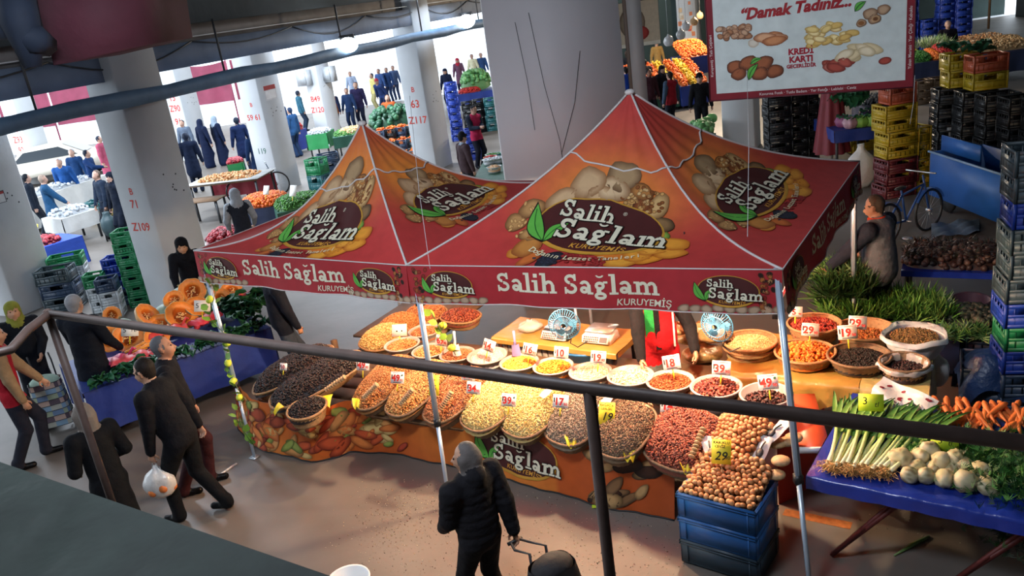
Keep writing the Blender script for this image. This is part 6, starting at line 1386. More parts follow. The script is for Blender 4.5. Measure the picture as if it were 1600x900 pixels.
for i, (px, py, z, s, k, rt, lab) in enumerate([
 (143, 528, .98, 1.0, 'h', (1.0, 0, -.9), 'cut pumpkin half at the left end, facing left, beside the man in navy'), (172, 530, .97, 1.0, 'h', (1.05, 0, -.2), 'second cut pumpkin half from the left, tilted towards the front'), (200, 527, .97, 1.15, 'h', (.95, 0, .15), 'wide cut pumpkin half in front of the left price card'),
 (175, 492, 1.08, .7, 'h', (1.2, 0, .3), 'small cut piece peeping above the handrail on the left'), (233, 492, 1.12, 1.1, 'h', (.9, .3, .9), 'curved pumpkin slice standing upright above the handrail'), (250, 505, 1.0, 1.0, 'h', (.5, 0, .2), 'cut pumpkin half just above the handrail'), (284, 492, 1.05, 1.25, 'h', (.85, .1, .5), 'largest cut pumpkin half in the middle of the stall'),
 (245, 527, .95, .9, 'h', (.9, 0, .3), 'cut pumpkin half below the handrail, beside the red nets'), (271, 468, 1.22, .8, 'h', (.8, .2, -.3), 'small cut wedge on top of the grey green pumpkin'), (300, 455, 1.2, 1.1, 'h', (1.0, 0, .1), 'cut pumpkin half high at the back by the tent corner'), (309, 478, 1.08, .95, 'h', (.7, 0, .5), 'cut pumpkin half behind the right price card'),
 (343, 468, 1.05, 1.0, 'h', (.8, 0, -.1), 'cut pumpkin half right of the tent leg, left one'), (368, 470, 1.0, .85, 'h', (.9, 0, -.3), 'cut pumpkin half right of the tent leg, right one'), (362, 455, 1.1, .9, 'h', (.9, 0, .1), 'cut pumpkin half behind the pair right of the tent leg'),
 (190, 512, .92, .95, 'w', (0, 0, 0), 'whole grey green pumpkin behind the left price card'), (226, 518, .93, 1.0, 'w', (0, 0, 1), 'whole tan pumpkin right of the left price card'), (262, 490, .98, 1.1, 'w', (0, 0, 2), 'whole grey green pumpkin left of the largest half'), (285, 462, 1.05, 1.0, 'w', (0, 0, 3), 'whole tan pumpkin behind the stall middle'), (155, 512, .9, .9, 'w', (0, 0, 2), 'whole pumpkin behind the leftmost halves'), (240, 508, .86, 1.0, 'w', (0, 0, 1), 'whole pumpkin under the handrail line'), (325, 468, .95, 1.0, 'w', (0, 0, 1), 'whole pumpkin beside the tent leg'), (305, 492, .88, 1.0, 'w', (0, 0, 4), 'whole pumpkin below the right price card')]):
    pk(px, py, z-.08, s, k, (rt[0], rt[1], rt[2]+.25), lab, i)
def big_leaf(i):
    b = MB(); r_ = random.Random(i); V = []; Cc = []
    for j in range(7):
        t = j/6; w = .075*math.sin(PI*min(1, t*.95+.04))**.7
        for q in range(5): s_ = (q-2)/2; V.append((w*s_*(1+.15*math.sin(j*2.1+i)), .24*t, .05*math.sin(t*2.6)+.018*math.sin(q*2.5+j*1.7+i)-.03*abs(s_)*-1)); Cc.append(np.array(hx('2f6b48'))*(1.25 if q == 2 else .8+.3*r_.random()))
    b.add(V, [(j*5+q, j*5+q+1, (j+1)*5+q+1, (j+1)*5+q) for j in range(6) for q in range(4)], np.array(Cc)); return b.mesh('leaf', VEG, True)
BL = [big_leaf(i) for i in range(4)]
def bunch(p, rz, lab, n=7, grp='bunches of green leaves on the pumpkin stall', s=1, name='leafy_bunch', spread=1.3, pitch=0):
    t = thing(name, lab, 'greens', p, rz, grp)
    for k in range(n):
        o = bpy.data.objects.new('leaf', BL[k % 4]); COL.objects.link(o); o.parent = t; o.rotation_euler = (r.uniform(-.1, .45)+pitch, r.uniform(-.4, .4), (k/(n-1)-.5)*spread); o.location = (r.uniform(-.06, .06), r.uniform(-.03, .03), .01*k); o.scale = (s,)*3
    return t
for i in range(15):
    u = i/14; q = PM@Vector((.25+u*(pw-.35), .06+.05*(i % 2), pz+.02)); bunch(q, PM.to_euler().z+PI+r.uniform(-.5, .5), f'{ORD[i]} dark green leaf bunch from the left along the pumpkin stall edge', 7, s=1.0)
for i, (px, py) in enumerate([(355, 492), (375, 500), (395, 490), (408, 480), (385, 478), (345, 482), (400, 470)]): bunch(at(px, py, pz+.08), PM.to_euler().z+PI+r.uniform(-1, 1), f'{["lower left", "lower middle", "lower right", "rightmost", "central", "upper left", "upper right"][i]} grey green leafy bunch at the right end of the pumpkin stall', 8, 'leafy bunches at the right end of the pumpkin stall', 1.5)
def net(px, py, z, col, n, lab, i, w=.24):
    rs_ = np.random.RandomState(i); t = thing('net_bag', lab, 'net bag', at(px, py, z), rs_.rand())
    for k in range(n): MB().ell((rs_.uniform(-w, w)*.8, rs_.uniform(-.08, .08), rs_.uniform(0, .06)), (.045, .042, .04), 9, 6, col=np.array(hx(col))*rs_.uniform(.8, 1.15)).build('bulb', VEG, t, True)
    b = MB(); b.grid(lambda u, v: (w*1.05*(u*2-1), .13*math.sin(PI*(v-.5)), .06+.055*math.cos(PI*(v-.5))*abs(math.sin(7*u))**.2+.01*math.sin(19*u)), 18, 6, col=np.array(hx(col))*1.15); b.tube([(w*.9, 0, .08), (w*1.2, .02, .16), (w*1.3, .01, .13)], .018, 6, col=np.array(hx(col))*1.2); b.build('net', VEG, t, True)
net(175, 572, pz+.05, 'c8386a', 9, 'pink net of onions at the left front of the pumpkin stall', 1); net(208, 566, pz+.05, 'd0484e', 8, 'pinkish red net of onions behind the grey haired man', 2); net(262, 524, pz+.08, 'd2443e', 9, 'red net of onions below the handrail on the pumpkin stall', 3); net(322, 506, pz+.08, 'cc3a4a', 8, 'red net of onions left of the tent leg', 4, .2); net(390, 466, pz+.15, 'c04450', 6, 'red net of onions at the back right of the pumpkin stall', 5, .14)
for k in range(6): o = MB().tube([(0, 0, 0), (.12, .01, .02), (.25, -.01, .02)], [.016, .022, .007], 8, col=hx('e0902c')).build('squash', VEG, None, True, at(195+k*4, 551-k*2+(k % 2)*6, pz+.09)); o.rotation_euler = (0, 0, .35+.08*k); tag(o, 'slim yellow orange squash in front of the cut pumpkins', 'squash', 'slim squashes on the pumpkin stall')
for px, py, lab in ((203, 516, 'white handwritten card at the left of the pumpkins'), (316, 478, 'white handwritten card beside the tent leg on the pumpkins')):
    card(px, py, 1.2, .20, .15, lab, lambda P, w, h: (P.text('5', -.06, 0, .09, BK, 2), P.text('TL', .04, 0, .07, BK, 2)), M_CARD, PM.to_euler().z-.4, -.5, roll=.2)
# ---- ivy on the tent legs
def garland(path, lab, n, lemons, seed=1):
    r_ = random.Random(seed); t = thing('ivy_garland', lab, 'garland', path[0]); o0 = Vector(path[0]); P_ = [Vector(p)-o0 for p in path]
    MB().tube(P_, .004, 5, col=hx('3c5a28')).build('stem', VEG, t)
    lm = MB(); V = [(0, 0, 0), (-.03, .02, .004), (-.035, .05, 0), (0, .085, -.01), (.035, .05, 0), (.03, .02, .004)]; lm.add(V, [(0, 5, 4, 3), (0, 3, 2, 1)], np.array([hx('6f9a34')]*6)); me = lm.mesh('leaf', VEG); me2 = MB().ell((0, 0, 0), (.034, .034, .042), 10, 7, col=hx('b8c83a')).mesh('lemon', VEG, True)
    for k in range(n):
        f = (k+.5)/n*(len(P_)-1); i = min(int(f), len(P_)-2); q = P_[i].lerp(P_[i+1], f-i); lem = k in lemons
        o = bpy.data.objects.new('lemon' if lem else 'leaf', me2 if lem else me); COL.objects.link(o); o.parent = t; o.location = q+Vector((r_.uniform(-.04, .04), r_.uniform(-.04, .04), 0)); o.rotation_euler = (r_.uniform(.4, 1.6), r_.uniform(-.6, .6), r_.uniform(0, 6.3)); o.scale = (1.15,)*3
cA = at(398, 715, 0); cT = Vector((lA.x, lA.y, ZE)); cT += (Vector((lapex.x, lapex.y, ZE))-cT).normalized()*.07
garland([cA.lerp(cT, f)+Vector((.06*math.sin(f*25), -.05+.04*math.cos(f*31), 0)) for f in np.linspace(.06, .86, 16)], 'ivy garland with small yellow green lemons round the left tent leg', 34, {10, 13, 17, 21, 30})
mA = at(703, 792, 0); mT = Vector((rA.x, rA.y, ZE))
garland([at(674, 488, 1.6), at(683, 505, 1.5), at(690, 520, 1.4), at(701, 535, 1.25), at(712, 555, 1.05)], 'short ivy spray with lemons hanging right of the middle tent leg', 10, {3, 8}, 4)
# ---- left side crates and stalls
rl_ = A1+.25
stack(at(72, 492), ['slate', 'navy', 'slate'], rl_+.35, 'the dark stack against the leftmost pillar', (.62, .42, .27))
stack(at(92, 476), ['white', 'white', 'white', 'green'], rl_+.5, 'the white and green stack left of the aisle', (.62, .42, .22))
stack(at(145, 492), ['white', 'white', 'green'], rl_+.4, 'the low stack with red radishes on top', (.34, .3, .24)); stack(at(163, 500), ['white', 'white', 'navy'], rl_+.4, 'the low white stack nearest the pumpkins', (.34, .3, .24))
stack(at(178, 480), ['navy', 'blue', 'blue'], rl_+.3, 'the blue stack left of the green one', (.46, .36, .30))
stack(at(205, 482), ['green']*7, rl_+.3, 'the tall green stack by the pillar marked 71', (.36, .4, .2)); stack(at(215, 484)+Vector((.12, .35, 0)), ['green']*6, rl_+.3, 'the rear green stack touching the pillar marked 71', (.30, .4, .22), z0=.01)
stack(at(505, 285), ['navy', 'navy', 'navy'], .3, 'the dark stack behind the green peppers', (.6, .4, .26))
def st(lab, a, b_, dep, z, m, zb=.1): return stall(lab, at(*a, z), at(*b_, z), dep, z, m, zb)
_, M, w = st('blue plastic covered cart of radishes beside the leftmost pillar', (52, 392), (128, 368), 1.0, .62, CL('bright_blue', (.02, .07, .42)), .0)
pile(M, .05, w*.7, .1, .9, .62, .12, T_POM, 'pink radishes on the blue covered cart', seed=2); card(54, 355, 1.0, .24, .14, 'yellow card on the blue covered radish cart', lambda P, w, h: P.text('5', 0, 0, .1, BK, 2), M_YC, A1, -.3)
_, M, w = st('small table of plastic goods in front of the far counter', (96, 343), (152, 326), .9, .72, PALEC, .35)
pile(M, .05, w-.05, .1, .8, .72, .16, T_WHT, 'pale plastic trays and packets on the small goods table', seed=3)
stack(at(118, 352), ['white'], A1+.5, 'standing under the left of the small goods table', (.7, .45, .5)); stack(at(142, 350), ['yellow', 'teal'], A1+.5, 'the pair under the small goods table', (.5, .45, .3))
_, M, w = st('far white counter beside the parked car', (20, 322), (170, 272), 1.0, .9, PALEC, .1); pile(M, .1, w-.2, .1, .9, .9, .12, T_WHT, 'white goods on the far counter', seed=4)
_, M, w = st('long pale table with a red skirt behind, left of the second numbered pillar', (292, 292), (400, 280), 1.2, .85, None); pile(M, .1, w-.2, .1, 1.1, .85, .10, round_T(.07, 300, ('d09a60', 'e0b888', 'c07a40')), 'tan and orange eggs on the long pale table', seed=5)
MB().box((w/2, .6, .865), (w+.1, 1.25, .02)).build('cover', PALEC, bpy.data.objects[_.name]); b = MB(); b.grid(lambda u, v: (w*u, 1.2+.02*math.sin(u*30), .25+.5*v), 20, 3); b.build('red_skirt', REDC, _, True)
_, M, w = st('folding steel frame stand in front of the long pale table', (285, 318), (338, 312), .6, .62, None)
_, M, w = st('small green clothed table of pink radishes beside the cloaked women', (355, 258), (378, 254), .6, .95, GREENC, .4); pile(M, 0, w, 0, .6, .95, .1, T_POM, 'pink radishes on the small green table', seed=6)
_, M, w = st('blue skirted table of tangerines left of the peppers', (368, 330), (434, 322), 1.1, .72, DBLUE, .1); pile(M, 0, w, 0, 1.0, .72, .2, T_ORG, 'orange tangerines heaped behind the small tent', 'tangerine_pile', seed=7, mul=1.3); card(416, 297, 1.1, .16, .2, 'white card on the tangerines', lambda P, w, h: None, M_CARD, A1)
_, M, w = st('dark green skirted table of green peppers behind the small tent', (434, 334), (512, 318), 1.2, .72, DGREEN, .1); pile(M, 0, w, 0, 1.1, .72, .2, T_GRN, 'long green peppers heaped behind the small tent', 'pepper_pile', seed=8, mul=1.5); card(458, 298, 1.1, .18, .24, 'white card on the green peppers', lambda P, w, h: None, M_CARD, A1)
_, M, w = st('low table of pomegranates left of the hooded seller', (316, 386), (372, 378), 1.0, .60, PALEC, .1); pile(M, 0, w, 0, 1.0, .60, .16, T_POM, 'red pomegranates beside the hooded seller', 'pomegranate_pile', seed=9, mul=1.2)
_, M, w = st('blue skirted table of red goods behind the second pillar', (455, 208), (478, 200), .8, .8, BLUES, .1); pile(M, 0, w, 0, .8, .8, .3, T_TOM, 'pinkish red goods heaped behind the second pillar', seed=10)
_, M, w = st('bright green skirted table at the foot of the meter box pillar', (478, 212), (510, 208), .9, .9, GREENC, .4); pile(M, 0, w, 0, .8, .9, .1, T_WHT, 'white and grey packets on the bright green table', seed=11)
stack(at(484, 300), ['teal', 'green'], A1, 'the handcart pair right of the second numbered pillar', (.5, .4, .45))
# cabbage stall between the pillars
_, M, w = st('long green covered stall of cabbages between the two middle pillars', (520, 216), (650, 196), 1.6, .85, DGREEN, .5); TG = PI
pile(M, w*.05, w*.45, .2, 1.4, .85, .14, T_POT, 'pale potatoes and leeks on the green covered stall', seed=12); pile(M, w*.45, w, .3, 1.6, .85, .55, T_CABD, 'dark green cabbages heaped between the middle pillars', 'cabbage_pile', seed=13, mul=2.0); pile(M, 0, w*.3, .1, 1.3, .85, .1, T_GRN, 'green leaves at the left of the cabbage stall', seed=14)
for row, (zz, yy) in enumerate(((.02, 0), (.36, .35), (.70, .7))):
    for k in range(5):
        p = at(588+k*17, 262-k*3); q = Vector((p.x, p.y+yy, zz)); c = ['navy', 'black', 'navy', 'slate', 'navy'][k]
        single('fruit_crate', cmesh(c, (.34, .5, .30)), f'{c} persimmon crate, {["lower", "middle", "upper"][row]} row, {ORD[k]} from the left by pillar 63', 'crate', q, (0, 0, -.15))
        qb, _b = heap_mb(.30, .44, .12, 0, p=4, seed=row*5+k, **dict(T_ORG, n=26)); tag(qb.build('persimmons', VEG, None, True, q+Vector((.17, .03, .22)), -.15), f'orange persimmons filling the {["lower", "middle", "upper"][row]} row crate, {ORD[k]} from the left', 'fruit', None, 'stuff')
# beyond, right of pillar 63
stack(at(708, 222), ['blue']*8, .1, 'the blue tower beside the pillar marked 63', (.4, .4, .24))
_, M, w = st('table with a blue cloth of tomatoes and cabbages near the white shaft', (705, 150), (772, 140), 1.5, .85, BLUES, .4); pile(M, w*.2, w*.7, .1, .8, .85, .16, T_TOM, 'red tomatoes on the blue cloth table', 'tomato_pile', seed=15); pile(M, w*.3, w, .6, 1.6, .9, .7, T_CAB, 'green cabbages heaped next to the white shaft', 'cabbage_pile', seed=16, mul=2)
for k, (px, py, c, n) in enumerate([(728, 212, 'black', 4), (745, 208, 'black', 4), (762, 206, 'teal', 4)]): stack(at(px, py), [c]*n, 0, f'the {ORD[k]} dark tower behind the seller in pink', (.42, .4, .28))
stack(at(733, 252), ['blue', 'blue', 'blue'], .1, 'the blue stack left of the seller in pink', (.45, .4, .3))
_, M, w = st('bench of bowls behind the small tent beside the old man', (735, 290), (806, 282), 2.9, .72, DGREEN, .2)
BWT = tub_mb(.17, .13)
for i, (px, py, c, T, lab) in enumerate([(764, 247, 'orange', T_TOM, 'orange bowl of chopped peppers'), (752, 240, 'white', T_GRN, 'pale bowl of olives'), (750, 252, 'white', dict(T_WHT, size=.03, n=300), 'white bowl of cream cheese lumps'), (772, 262, 'white', T_ONI, 'grey bowl of garlic heads'), (778, 248, 'white', dict(T_WHT, size=.04, n=300), 'white dish of cubes'), (778, 234, 'teal', T_GRN, 'dish of pickled greens')]):
    q = M.inverted()@at(px, py, .83); q = M@Vector((min(max(q.x, .2), w-.2), min(max(q.y, .2), 2.7), .83)); t = thing('bowl', lab+' on the bench by the white shaft', 'bowl', q-Vector((0, 0, .1)), 0); o = BWT.build('bowl_shell', PLAST('bowl_'+c, CCOL[c]), t, True); hb_, _h = heap_mb(.30, .30, .06, 0, p=2, seed=i, **dict(T, size=.05, n=60)); f = hb_.build('contents', VEG, t, True); f.location = (0, -.15, .09)
for i, (px, py) in enumerate([(712, 285), (728, 290), (772, 283), (790, 280)]):
    q = at(px, py, .02); single('onion_tray', cmesh('slate', (.5, .4, .14)), ['onion tray at the foot of pillar 63, left one', 'onion tray at the foot of pillar 63, right one', 'onion tray below the garlic bowl', 'onion tray next to the white shaft'][i], 'tray', q, (0, 0, -.2)); hb_, _h = heap_mb(.46, .36, .07, 0, p=4, seed=i, **dict(T_ONI, n=70)); tag(hb_.build('onions', VEG, None, True, q+Vector((.25, .02, .10)), -.2), ['onions in the left tray by pillar 63', 'onions in the right tray by pillar 63', 'onions in the tray below the garlic', 'onions in the tray next to the shaft'][i], 'onions', None, 'stuff')
o = thing('counter_scale', 'white weighing scale beside the white shaft', 'scale', M@Vector((w-.35, 2.45, .73))); MB().box((0, 0, .1), (.35, .3, .3)).build('body', M_WHITE, o); MB().box((0, .05, .42), (.12, .05, .25)).build('display', M_WHITE, o)
# persimmon crate near the front of pillar 63
single('plastic_crate', cmesh('navy', (.4, .3, .2)), 'navy crate of orange fruit in front of the pillar marked 63', 'crate', at(672, 278, .1)-Vector((0, 0, .1)), (0, 0, -.2)); hb_, _h = heap_mb(.36, .26, .1, 0, p=4, seed=5, **dict(T_ORG, n=30)); tag(hb_.build('orange_fruit', VEG, None, True, at(672, 278, .1)+Vector((.2, .02, .03)), -.2), 'orange fruit in the navy crate before pillar 63', 'fruit', None, 'stuff')
# ---- wheeled cart of the walking couple
wp = at(178, 376); t = thing('wheeled_cart', 'two wheeled dark green shopping cart of the walking man', 'cart', wp, .4); bag_mb(.2, .16, .62, 31, .8).build('cloth_bag', CL('slate_bag', (.03, .06, .07)), t, True).location = (0, 0, .12); MB().tube([(-.12, .14, .1), (-.12, .16, .98), (.12, .16, .98), (.12, .14, .1)], .012, 6).build('frame_tube', M_DARKMET, t)
for s in (-.15, .15): w_ = MB().lathe([(.06, -.015), (.10, -.015), (.10, .015), (.06, .015)], 14).build('wheel', M_BLKP, t, True); w_.rotation_euler = (0, PI/2, 0); w_.location = (s, .1, .1)
PF_ = [p for p in PEOPLE if 'carrying bags at the far left' in p['label']][0]; shop_bag(hand(PF_, 'r'), 'white bag of tomatoes in the hand of the man at far left', (.75, .75, .76), 7, 1.1, 'c8482c'); shop_bag(hand(PF_, 'l'), 'pale bag hanging beside the man at far left', (.7, .73, .7), 8, 1.0)
# ---- bicycles
def bicycle(p, rz, lab, c):
    t = thing('bicycle', lab, 'bicycle', p, rz); m = PLAST('frame_'+lab.split()[0], c)
    for x in (-.52, .52):
        w_ = thing_wheel = MB(); w_.tube([(x+.33*math.cos(2*PI*k/28), 0, .34+.33*math.sin(2*PI*k/28)) for k in range(29)], .022, 7, caps=False); o = w_.build('wheel', M_BLKP, t, True)
        s_ = MB(); [s_.tube([(x, 0, .34), (x+.32*math.cos(2*PI*k/14), 0, .34+.32*math.sin(2*PI*k/14))], .0025, 4) for k in range(14)]; s_.tube([(x, -.04, .34), (x, .04, .34)], .03, 8); s_.build('spokes', M_CHROME, o)
    for a, b_ in (((-.05, 0, .30), (-.18, 0, .82)), ((-.05, 0, .30), (.36, 0, .78)), ((-.16, 0, .74), (.36, 0, .80)), ((-.52, 0, .34), (-.05, 0, .30)), ((-.52, 0, .34), (-.16, 0, .74)), ((.52, 0, .34), (.34, 0, .95))): MB().tube([a, b_], .017, 7).build('frame_tube', m, t)
    for x in (-.52, .52): MB().grid(lambda u, v: (x+.37*math.cos(.4+2.2*u), (v-.5)*.07, .34+.37*math.sin(.4+2.2*u)), 14, 2).build('mudguard', m, t)
    MB().ell((-.2, 0, .86), (.13, .06, .03), 12, 6).build('saddle', M_BLKP, t); MB().tube([(.28, -.26, 1.02), (.34, -.1, 1.0), (.34, .1, 1.0), (.28, .26, 1.02)], .013, 6).build('handlebar', M_CHROME, t); MB().tube([(-.05, -.1, .30), (-.05, .1, .30)], .012, 6).lathe([(0, -.005), (.08, -.005), (.08, .005), (0, .005)], 14, (0, 0, 0)).build('crank', M_CHROME, t)
    return t
bicycle(at(1418, 372), math.radians(28), 'blue bicycle parked beyond the man in the quilted vest', (.02, .08, .30)); bicycle(at(408, 312), math.radians(20), 'dark bicycle leaning behind the second numbered pillar', (.03, .05, .08))
# ---- right background
stack(at(1202, 262), ['black']*7, 0, 'the black tower nearest the right hand pillar', (.55, .4, .27)); stack(at(1232, 255), ['black']*7, 0, 'the middle black tower behind the large tent', (.5, .4, .27)); stack(at(1258, 250), ['black']*7, 0, 'the black tower beside the folded red umbrella', (.35, .4, .27))
up_ = at(1300, 262); t = thing('folded_umbrella', 'dark red folded market umbrella standing beside the black crates', 'umbrella', up_)
MB().lathe([(.36, .35), (.30, .8), (.22, 1.4), (.12, 2.2), (.05, 2.9)], 40, wob=lambda a, z: .05*np.sin(8*a)*(3-z)/3).build('canopy_cloth', mat('wine_cloth', (.16, .012, .022), rough=.65, noise=(4, .2)), t, True); MB().tube([(0, 0, 0), (0, 0, 3.0)], .025, 8).build('pole', M_CHROME, t); MB().lathe([(0, 0), (.3, 0), (.3, .06), (.05, .1), (0, .1)], 20).build('base', M_DARKMET, t)
_, M, w = st('blue covered vegetable table right of the folded umbrella', (1304, 205), (1382, 196), 1.6, .95, BLUES, .7)
for i, (px, py, c, lab) in enumerate([(1316, 190, '8a4a70', 'purple red cabbage on the blue table'), (1328, 192, 'b08a98', 'pinkish cabbage on the blue table'), (1345, 190, '7fb04a', 'light green lettuce in the middle of the blue table'), (1362, 188, '8fc060', 'light green lettuce at the right of the blue table'), (1352, 180, '3a2c4a', 'dark purple cabbage at the back of the blue table'), (1368, 178, '2c2840', 'rear dark purple cabbage on the blue table')]):
    t = thing('cabbage', lab, 'cabbage', at(px, py, 1.07)); b = MB(); b.lathe([(0, -.13), (.1, -.1), (.15, 0), (.1, .1), (0, .13)], 18, wob=lambda a, z: .02*np.sin(6*a), col=hx(c)); b.build('head', VEG, t, True)
    for k in range(6): o = bpy.data.objects.new('leaf', BL[k % 4]); COL.objects.link(o); o.parent = t; o.rotation_euler = (.9, 0, k*1.05); o.location = (.05*math.cos(k*1.05), .05*math.sin(k*1.05), -.08)
for i, (px, py) in enumerate([(1305, 172), (1318, 168), (1332, 170), (1345, 166)]): bunch(at(px, py, 1.25), r.uniform(2.2, 4), 'upright dark green leafy bunch at the back of the blue vegetable table', 8, 'leafy bunches on the blue vegetable table', 1.7, pitch=.5)
stack(at(1330, 240), ['yellow', 'yellow'], .1, 'the pair under the blue vegetable table', (.7, .4, .35))
_, M, w = st('table of dark mussels coloured produce behind the banner edge', (1352, 168), (1425, 160), 1.2, .95, DBLUE, .3); pile(M, 0, w, 0, 1.1, .95, .15, dict(T_BEET, cols=C3('2a2c30', '3c4048', '1c1e22')), 'small dark produce behind the banner corner', seed=21)
bag(1345, 292, 0, .28, .2, .85, M_BAG, 'tall white sack standing right of the tent corner', 41, 'white_sack', 'sack', neck=.5)
z_ = stack(at(1385, 312), ['maroon', 'maroon', 'maroon', 'yellow', 'yellow', 'yellow', 'yellow'], .1, 'the yellow and maroon stack by the white sack', (.62, .45, .24), jitter=.03); stack(at(1385, 312), ['orange'], .1, 'on top of the yellow stack right of the white sack', (.5, .4, .36), z0=z_, off=(.05, .02)); stack(at(1428, 302), ['yellow', 'yellow', 'yellow', 'yellow'], .2, 'the narrow yellow stack beside the blue cart', (.35, .4, .3))
# wall of black crates with yellow and orange ones on top
for k in range(5):
    p = at(1462+k*36, 268+k*9); zt = stack(p, ['black']*6, -.12, f'the {ORD[k]} column of the black crate wall', (.62, .45, .265), jitter=.02)
    if k in (0, 1): stack(p, ['yellow', 'yellow'] if k == 0 else ['yellow', 'orange'], -.12, ['the yellow pair on the black crate wall', 'the yellow and orange pair on the black crate wall'][k], (.62, .45, .32), z0=zt, off=(.18, 0)); bunch(p+Vector((.4, .2, zt+.66)), 1, ['green leaves on the yellow crates', 'green leaves on the orange crate'][k], 8, None, 1.4, spread=5)
    if k in (0, 2): o = MB().box((0, 0, 0), (.24, .01, .28)).box((0, -.008, 0), (.12, .01, .16), col=None).build('crate_label', mat('grey_label', (.30, .31, .33), rough=.6, noise=(20, .2)), None, False, p+Vector((.3, -.04, 1.02 if k else .72))); o.rotation_euler = (0, 0, -.12); tag(o, ['grey label frame on the first black crate column', '', 'grey label frame on the third black crate column'][k], 'label')
# blue cart
bp = at(1452, 325); br = at(1605, 392); rzb = ang(bp, br); wb = (br-bp).length; t = thing('blue_cart', 'large blue sheet metal handcart beside the black crate wall', 'cart', (bp.x, bp.y, 0), rzb); MBL = mat('blue_sheet_metal', (.015, .10, .36), rough=.45, noise=(2, .2))
for c, d in (((wb/2, 0, .62), (wb, .03, .75)), ((wb/2, .9, .62), (wb, .03, .75)), ((0, .45, .62), (.03, .9, .75)), ((wb, .45, .62), (.03, .9, .75)), ((wb/2, .45, .27), (wb, .9, .03))): MB().box(c, d).build('side_panel', MBL, t)
MB().beam((-.05, -.02, 1.0), (wb, -.02, 1.0), .03, .03).build('rim', mat('pale_blue_metal', (.2, .3, .45), rough=.4), t); MB().box((wb*.2, .2, 1.12), (wb*.42, .03, .26)).build('inner_board', MBL, t)
for x in (.4, wb-.4): w_ = MB().lathe([(.05, -.03), (.22, -.03), (.24, 0), (.22, .03), (.05, .03)], 18).build('wheel', M_BLKP, t, True); w_.rotation_euler = (PI/2, 0, 0); w_.location = (x, .1, .24)
b = MB(); b.grid(lambda u, v: at(1455+u*75, 352+v*22-u*8, .02)+Vector((0, 0, .03+.035*math.sin(u*13+v*5)*math.sin(v*8+u*3))), 22, 10); tag(b.build('crumpled_sheet', mat('grey_blue_sheet', (.12, .16, .20), rough=.45, noise=(3, .3), bump=(8, .8, .02)), None, True), 'crumpled grey blue plastic sheet on the floor by the cart', 'sheet')
# beet table
_, M, w = st('low trestle table of muddy beetroots before the blue cart', (1408, 424), (1600, 430), .85, .72, None)
b = MB(); b.grid(lambda u, v: (w*u, -.01+.86*v, .735), 6, 4); b.grid(lambda u, v: (w*u, -.015, .66+.075*v), 10, 2); b.build('blue_sheet', M_BLUEP, _, True)
pile(M, 0, w*.86, .05, .8, .74, .16, T_BEET, 'muddy dark beetroots heaped in a long row', 'beetroot_pile', seed=22, mul=1.1)
sprays('beet_stalks', lambda q: tuple(M@Vector((q.rand()*w*.84, .1+q.rand()*.65, .84+.06*q.rand()))), 500, .11, C3('2c1814', '3c241c', '1e2a16'), 'dark stalks sticking out of the beetroots', 'stalks', 7, .006, 2)
# spring onions and greens behind the gold cloth table
def grass(px0, px1, py, z, n, ln, seed, cols, lab, dep=.35, name='green_onion_bunches'):
    a, c = at(px0, py, z), at(px1, py, z)
    return sprays(name, lambda q: tuple(a.lerp(c, q.rand())+Vector((q.uniform(-.1, .1), q.uniform(0, dep), q.uniform(0, .10)))), n, ln, cols, lab, 'greens', seed, .010, 3, .9)
_, M, w = st('crate bench under the green onions behind the gold cloth table', (1300, 515), (1500, 530), .8, .45, DBLUE, .05)
GC = C3('3f7028', '5a8f38', '2c561c', '78a850')
grass(1310, 1490, 508, .46, 900, .30, 11, GC, 'bright green onion bunches behind the gold cloth table', .55); grass(1296, 1360, 470, .75, 420, .32, 12, C3('23421c', '345c26', '1a3416'), 'dark green leaf bunches left of the man in the quilted vest', .4)
stack(at(1292, 508), ['slate', 'slate', 'slate'], A1, 'the grey stack behind the large tent right side', (.5, .4, .25)); sprays('green_onion_bunches', lambda q: tuple(at(1290+q.rand()*55, 420+q.rand()*15, .95)), 300, .25, C3('4c7a34', '6a9a4a', 'a8c890'), 'pale green leaf bunch under the hands of the vested man', 'greens', 13, .010, 3, .2)
q = at(1515, 505); t = thing('bucket', 'grey bucket with a dull pink inside behind the onions', 'bucket', q); MB().lathe([(0, 0), (.16, 0), (.21, .30), (.225, .31), (.22, .33), (.20, .32), (.155, .03), (0, .02)], 28).build('bucket_shell', mat('mauve_plastic', (.16, .08, .11), rough=.5, noise=(4, .2)), t, True); MB().tube([(.22*math.cos(a), .22*math.sin(a), .30-.10*math.sin(a)) for a in np.linspace(0, PI, 12)], .005, 5).build('handle', M_CHROME, t)
for k, (px, py) in enumerate([(1462, 575), (1505, 588)]):
    stack(at(px, py), ['navy', 'navy'], A1, f'the low {["left", "right"][k]} pair behind the gold cloth', (.55, .5, .26)); qb, _b = heap_mb(.5, .45, .08, 0, p=4, seed=k, **dict(T_BEET, cols=C3('3c4234', '55584a', '24281f'), n=90)); tag(qb.build('dark_produce', VEG, None, True, at(px, py)+Vector((.34, -.05, .5)), A1), ['grey green produce in the left low crate', 'grey green produce in the right low crate'][k], 'produce', None, 'stuff')
sprays('leek_trimmings', lambda q: tuple(at(1460+q.rand()*90, 515+q.rand()*14, .55)), 200, .16, C3('4c7a34', '2f5a28', '7a9a5a'), 'flat green trimmings between the bucket and the dark crates', 'greens', 15, .008, 3, .05)
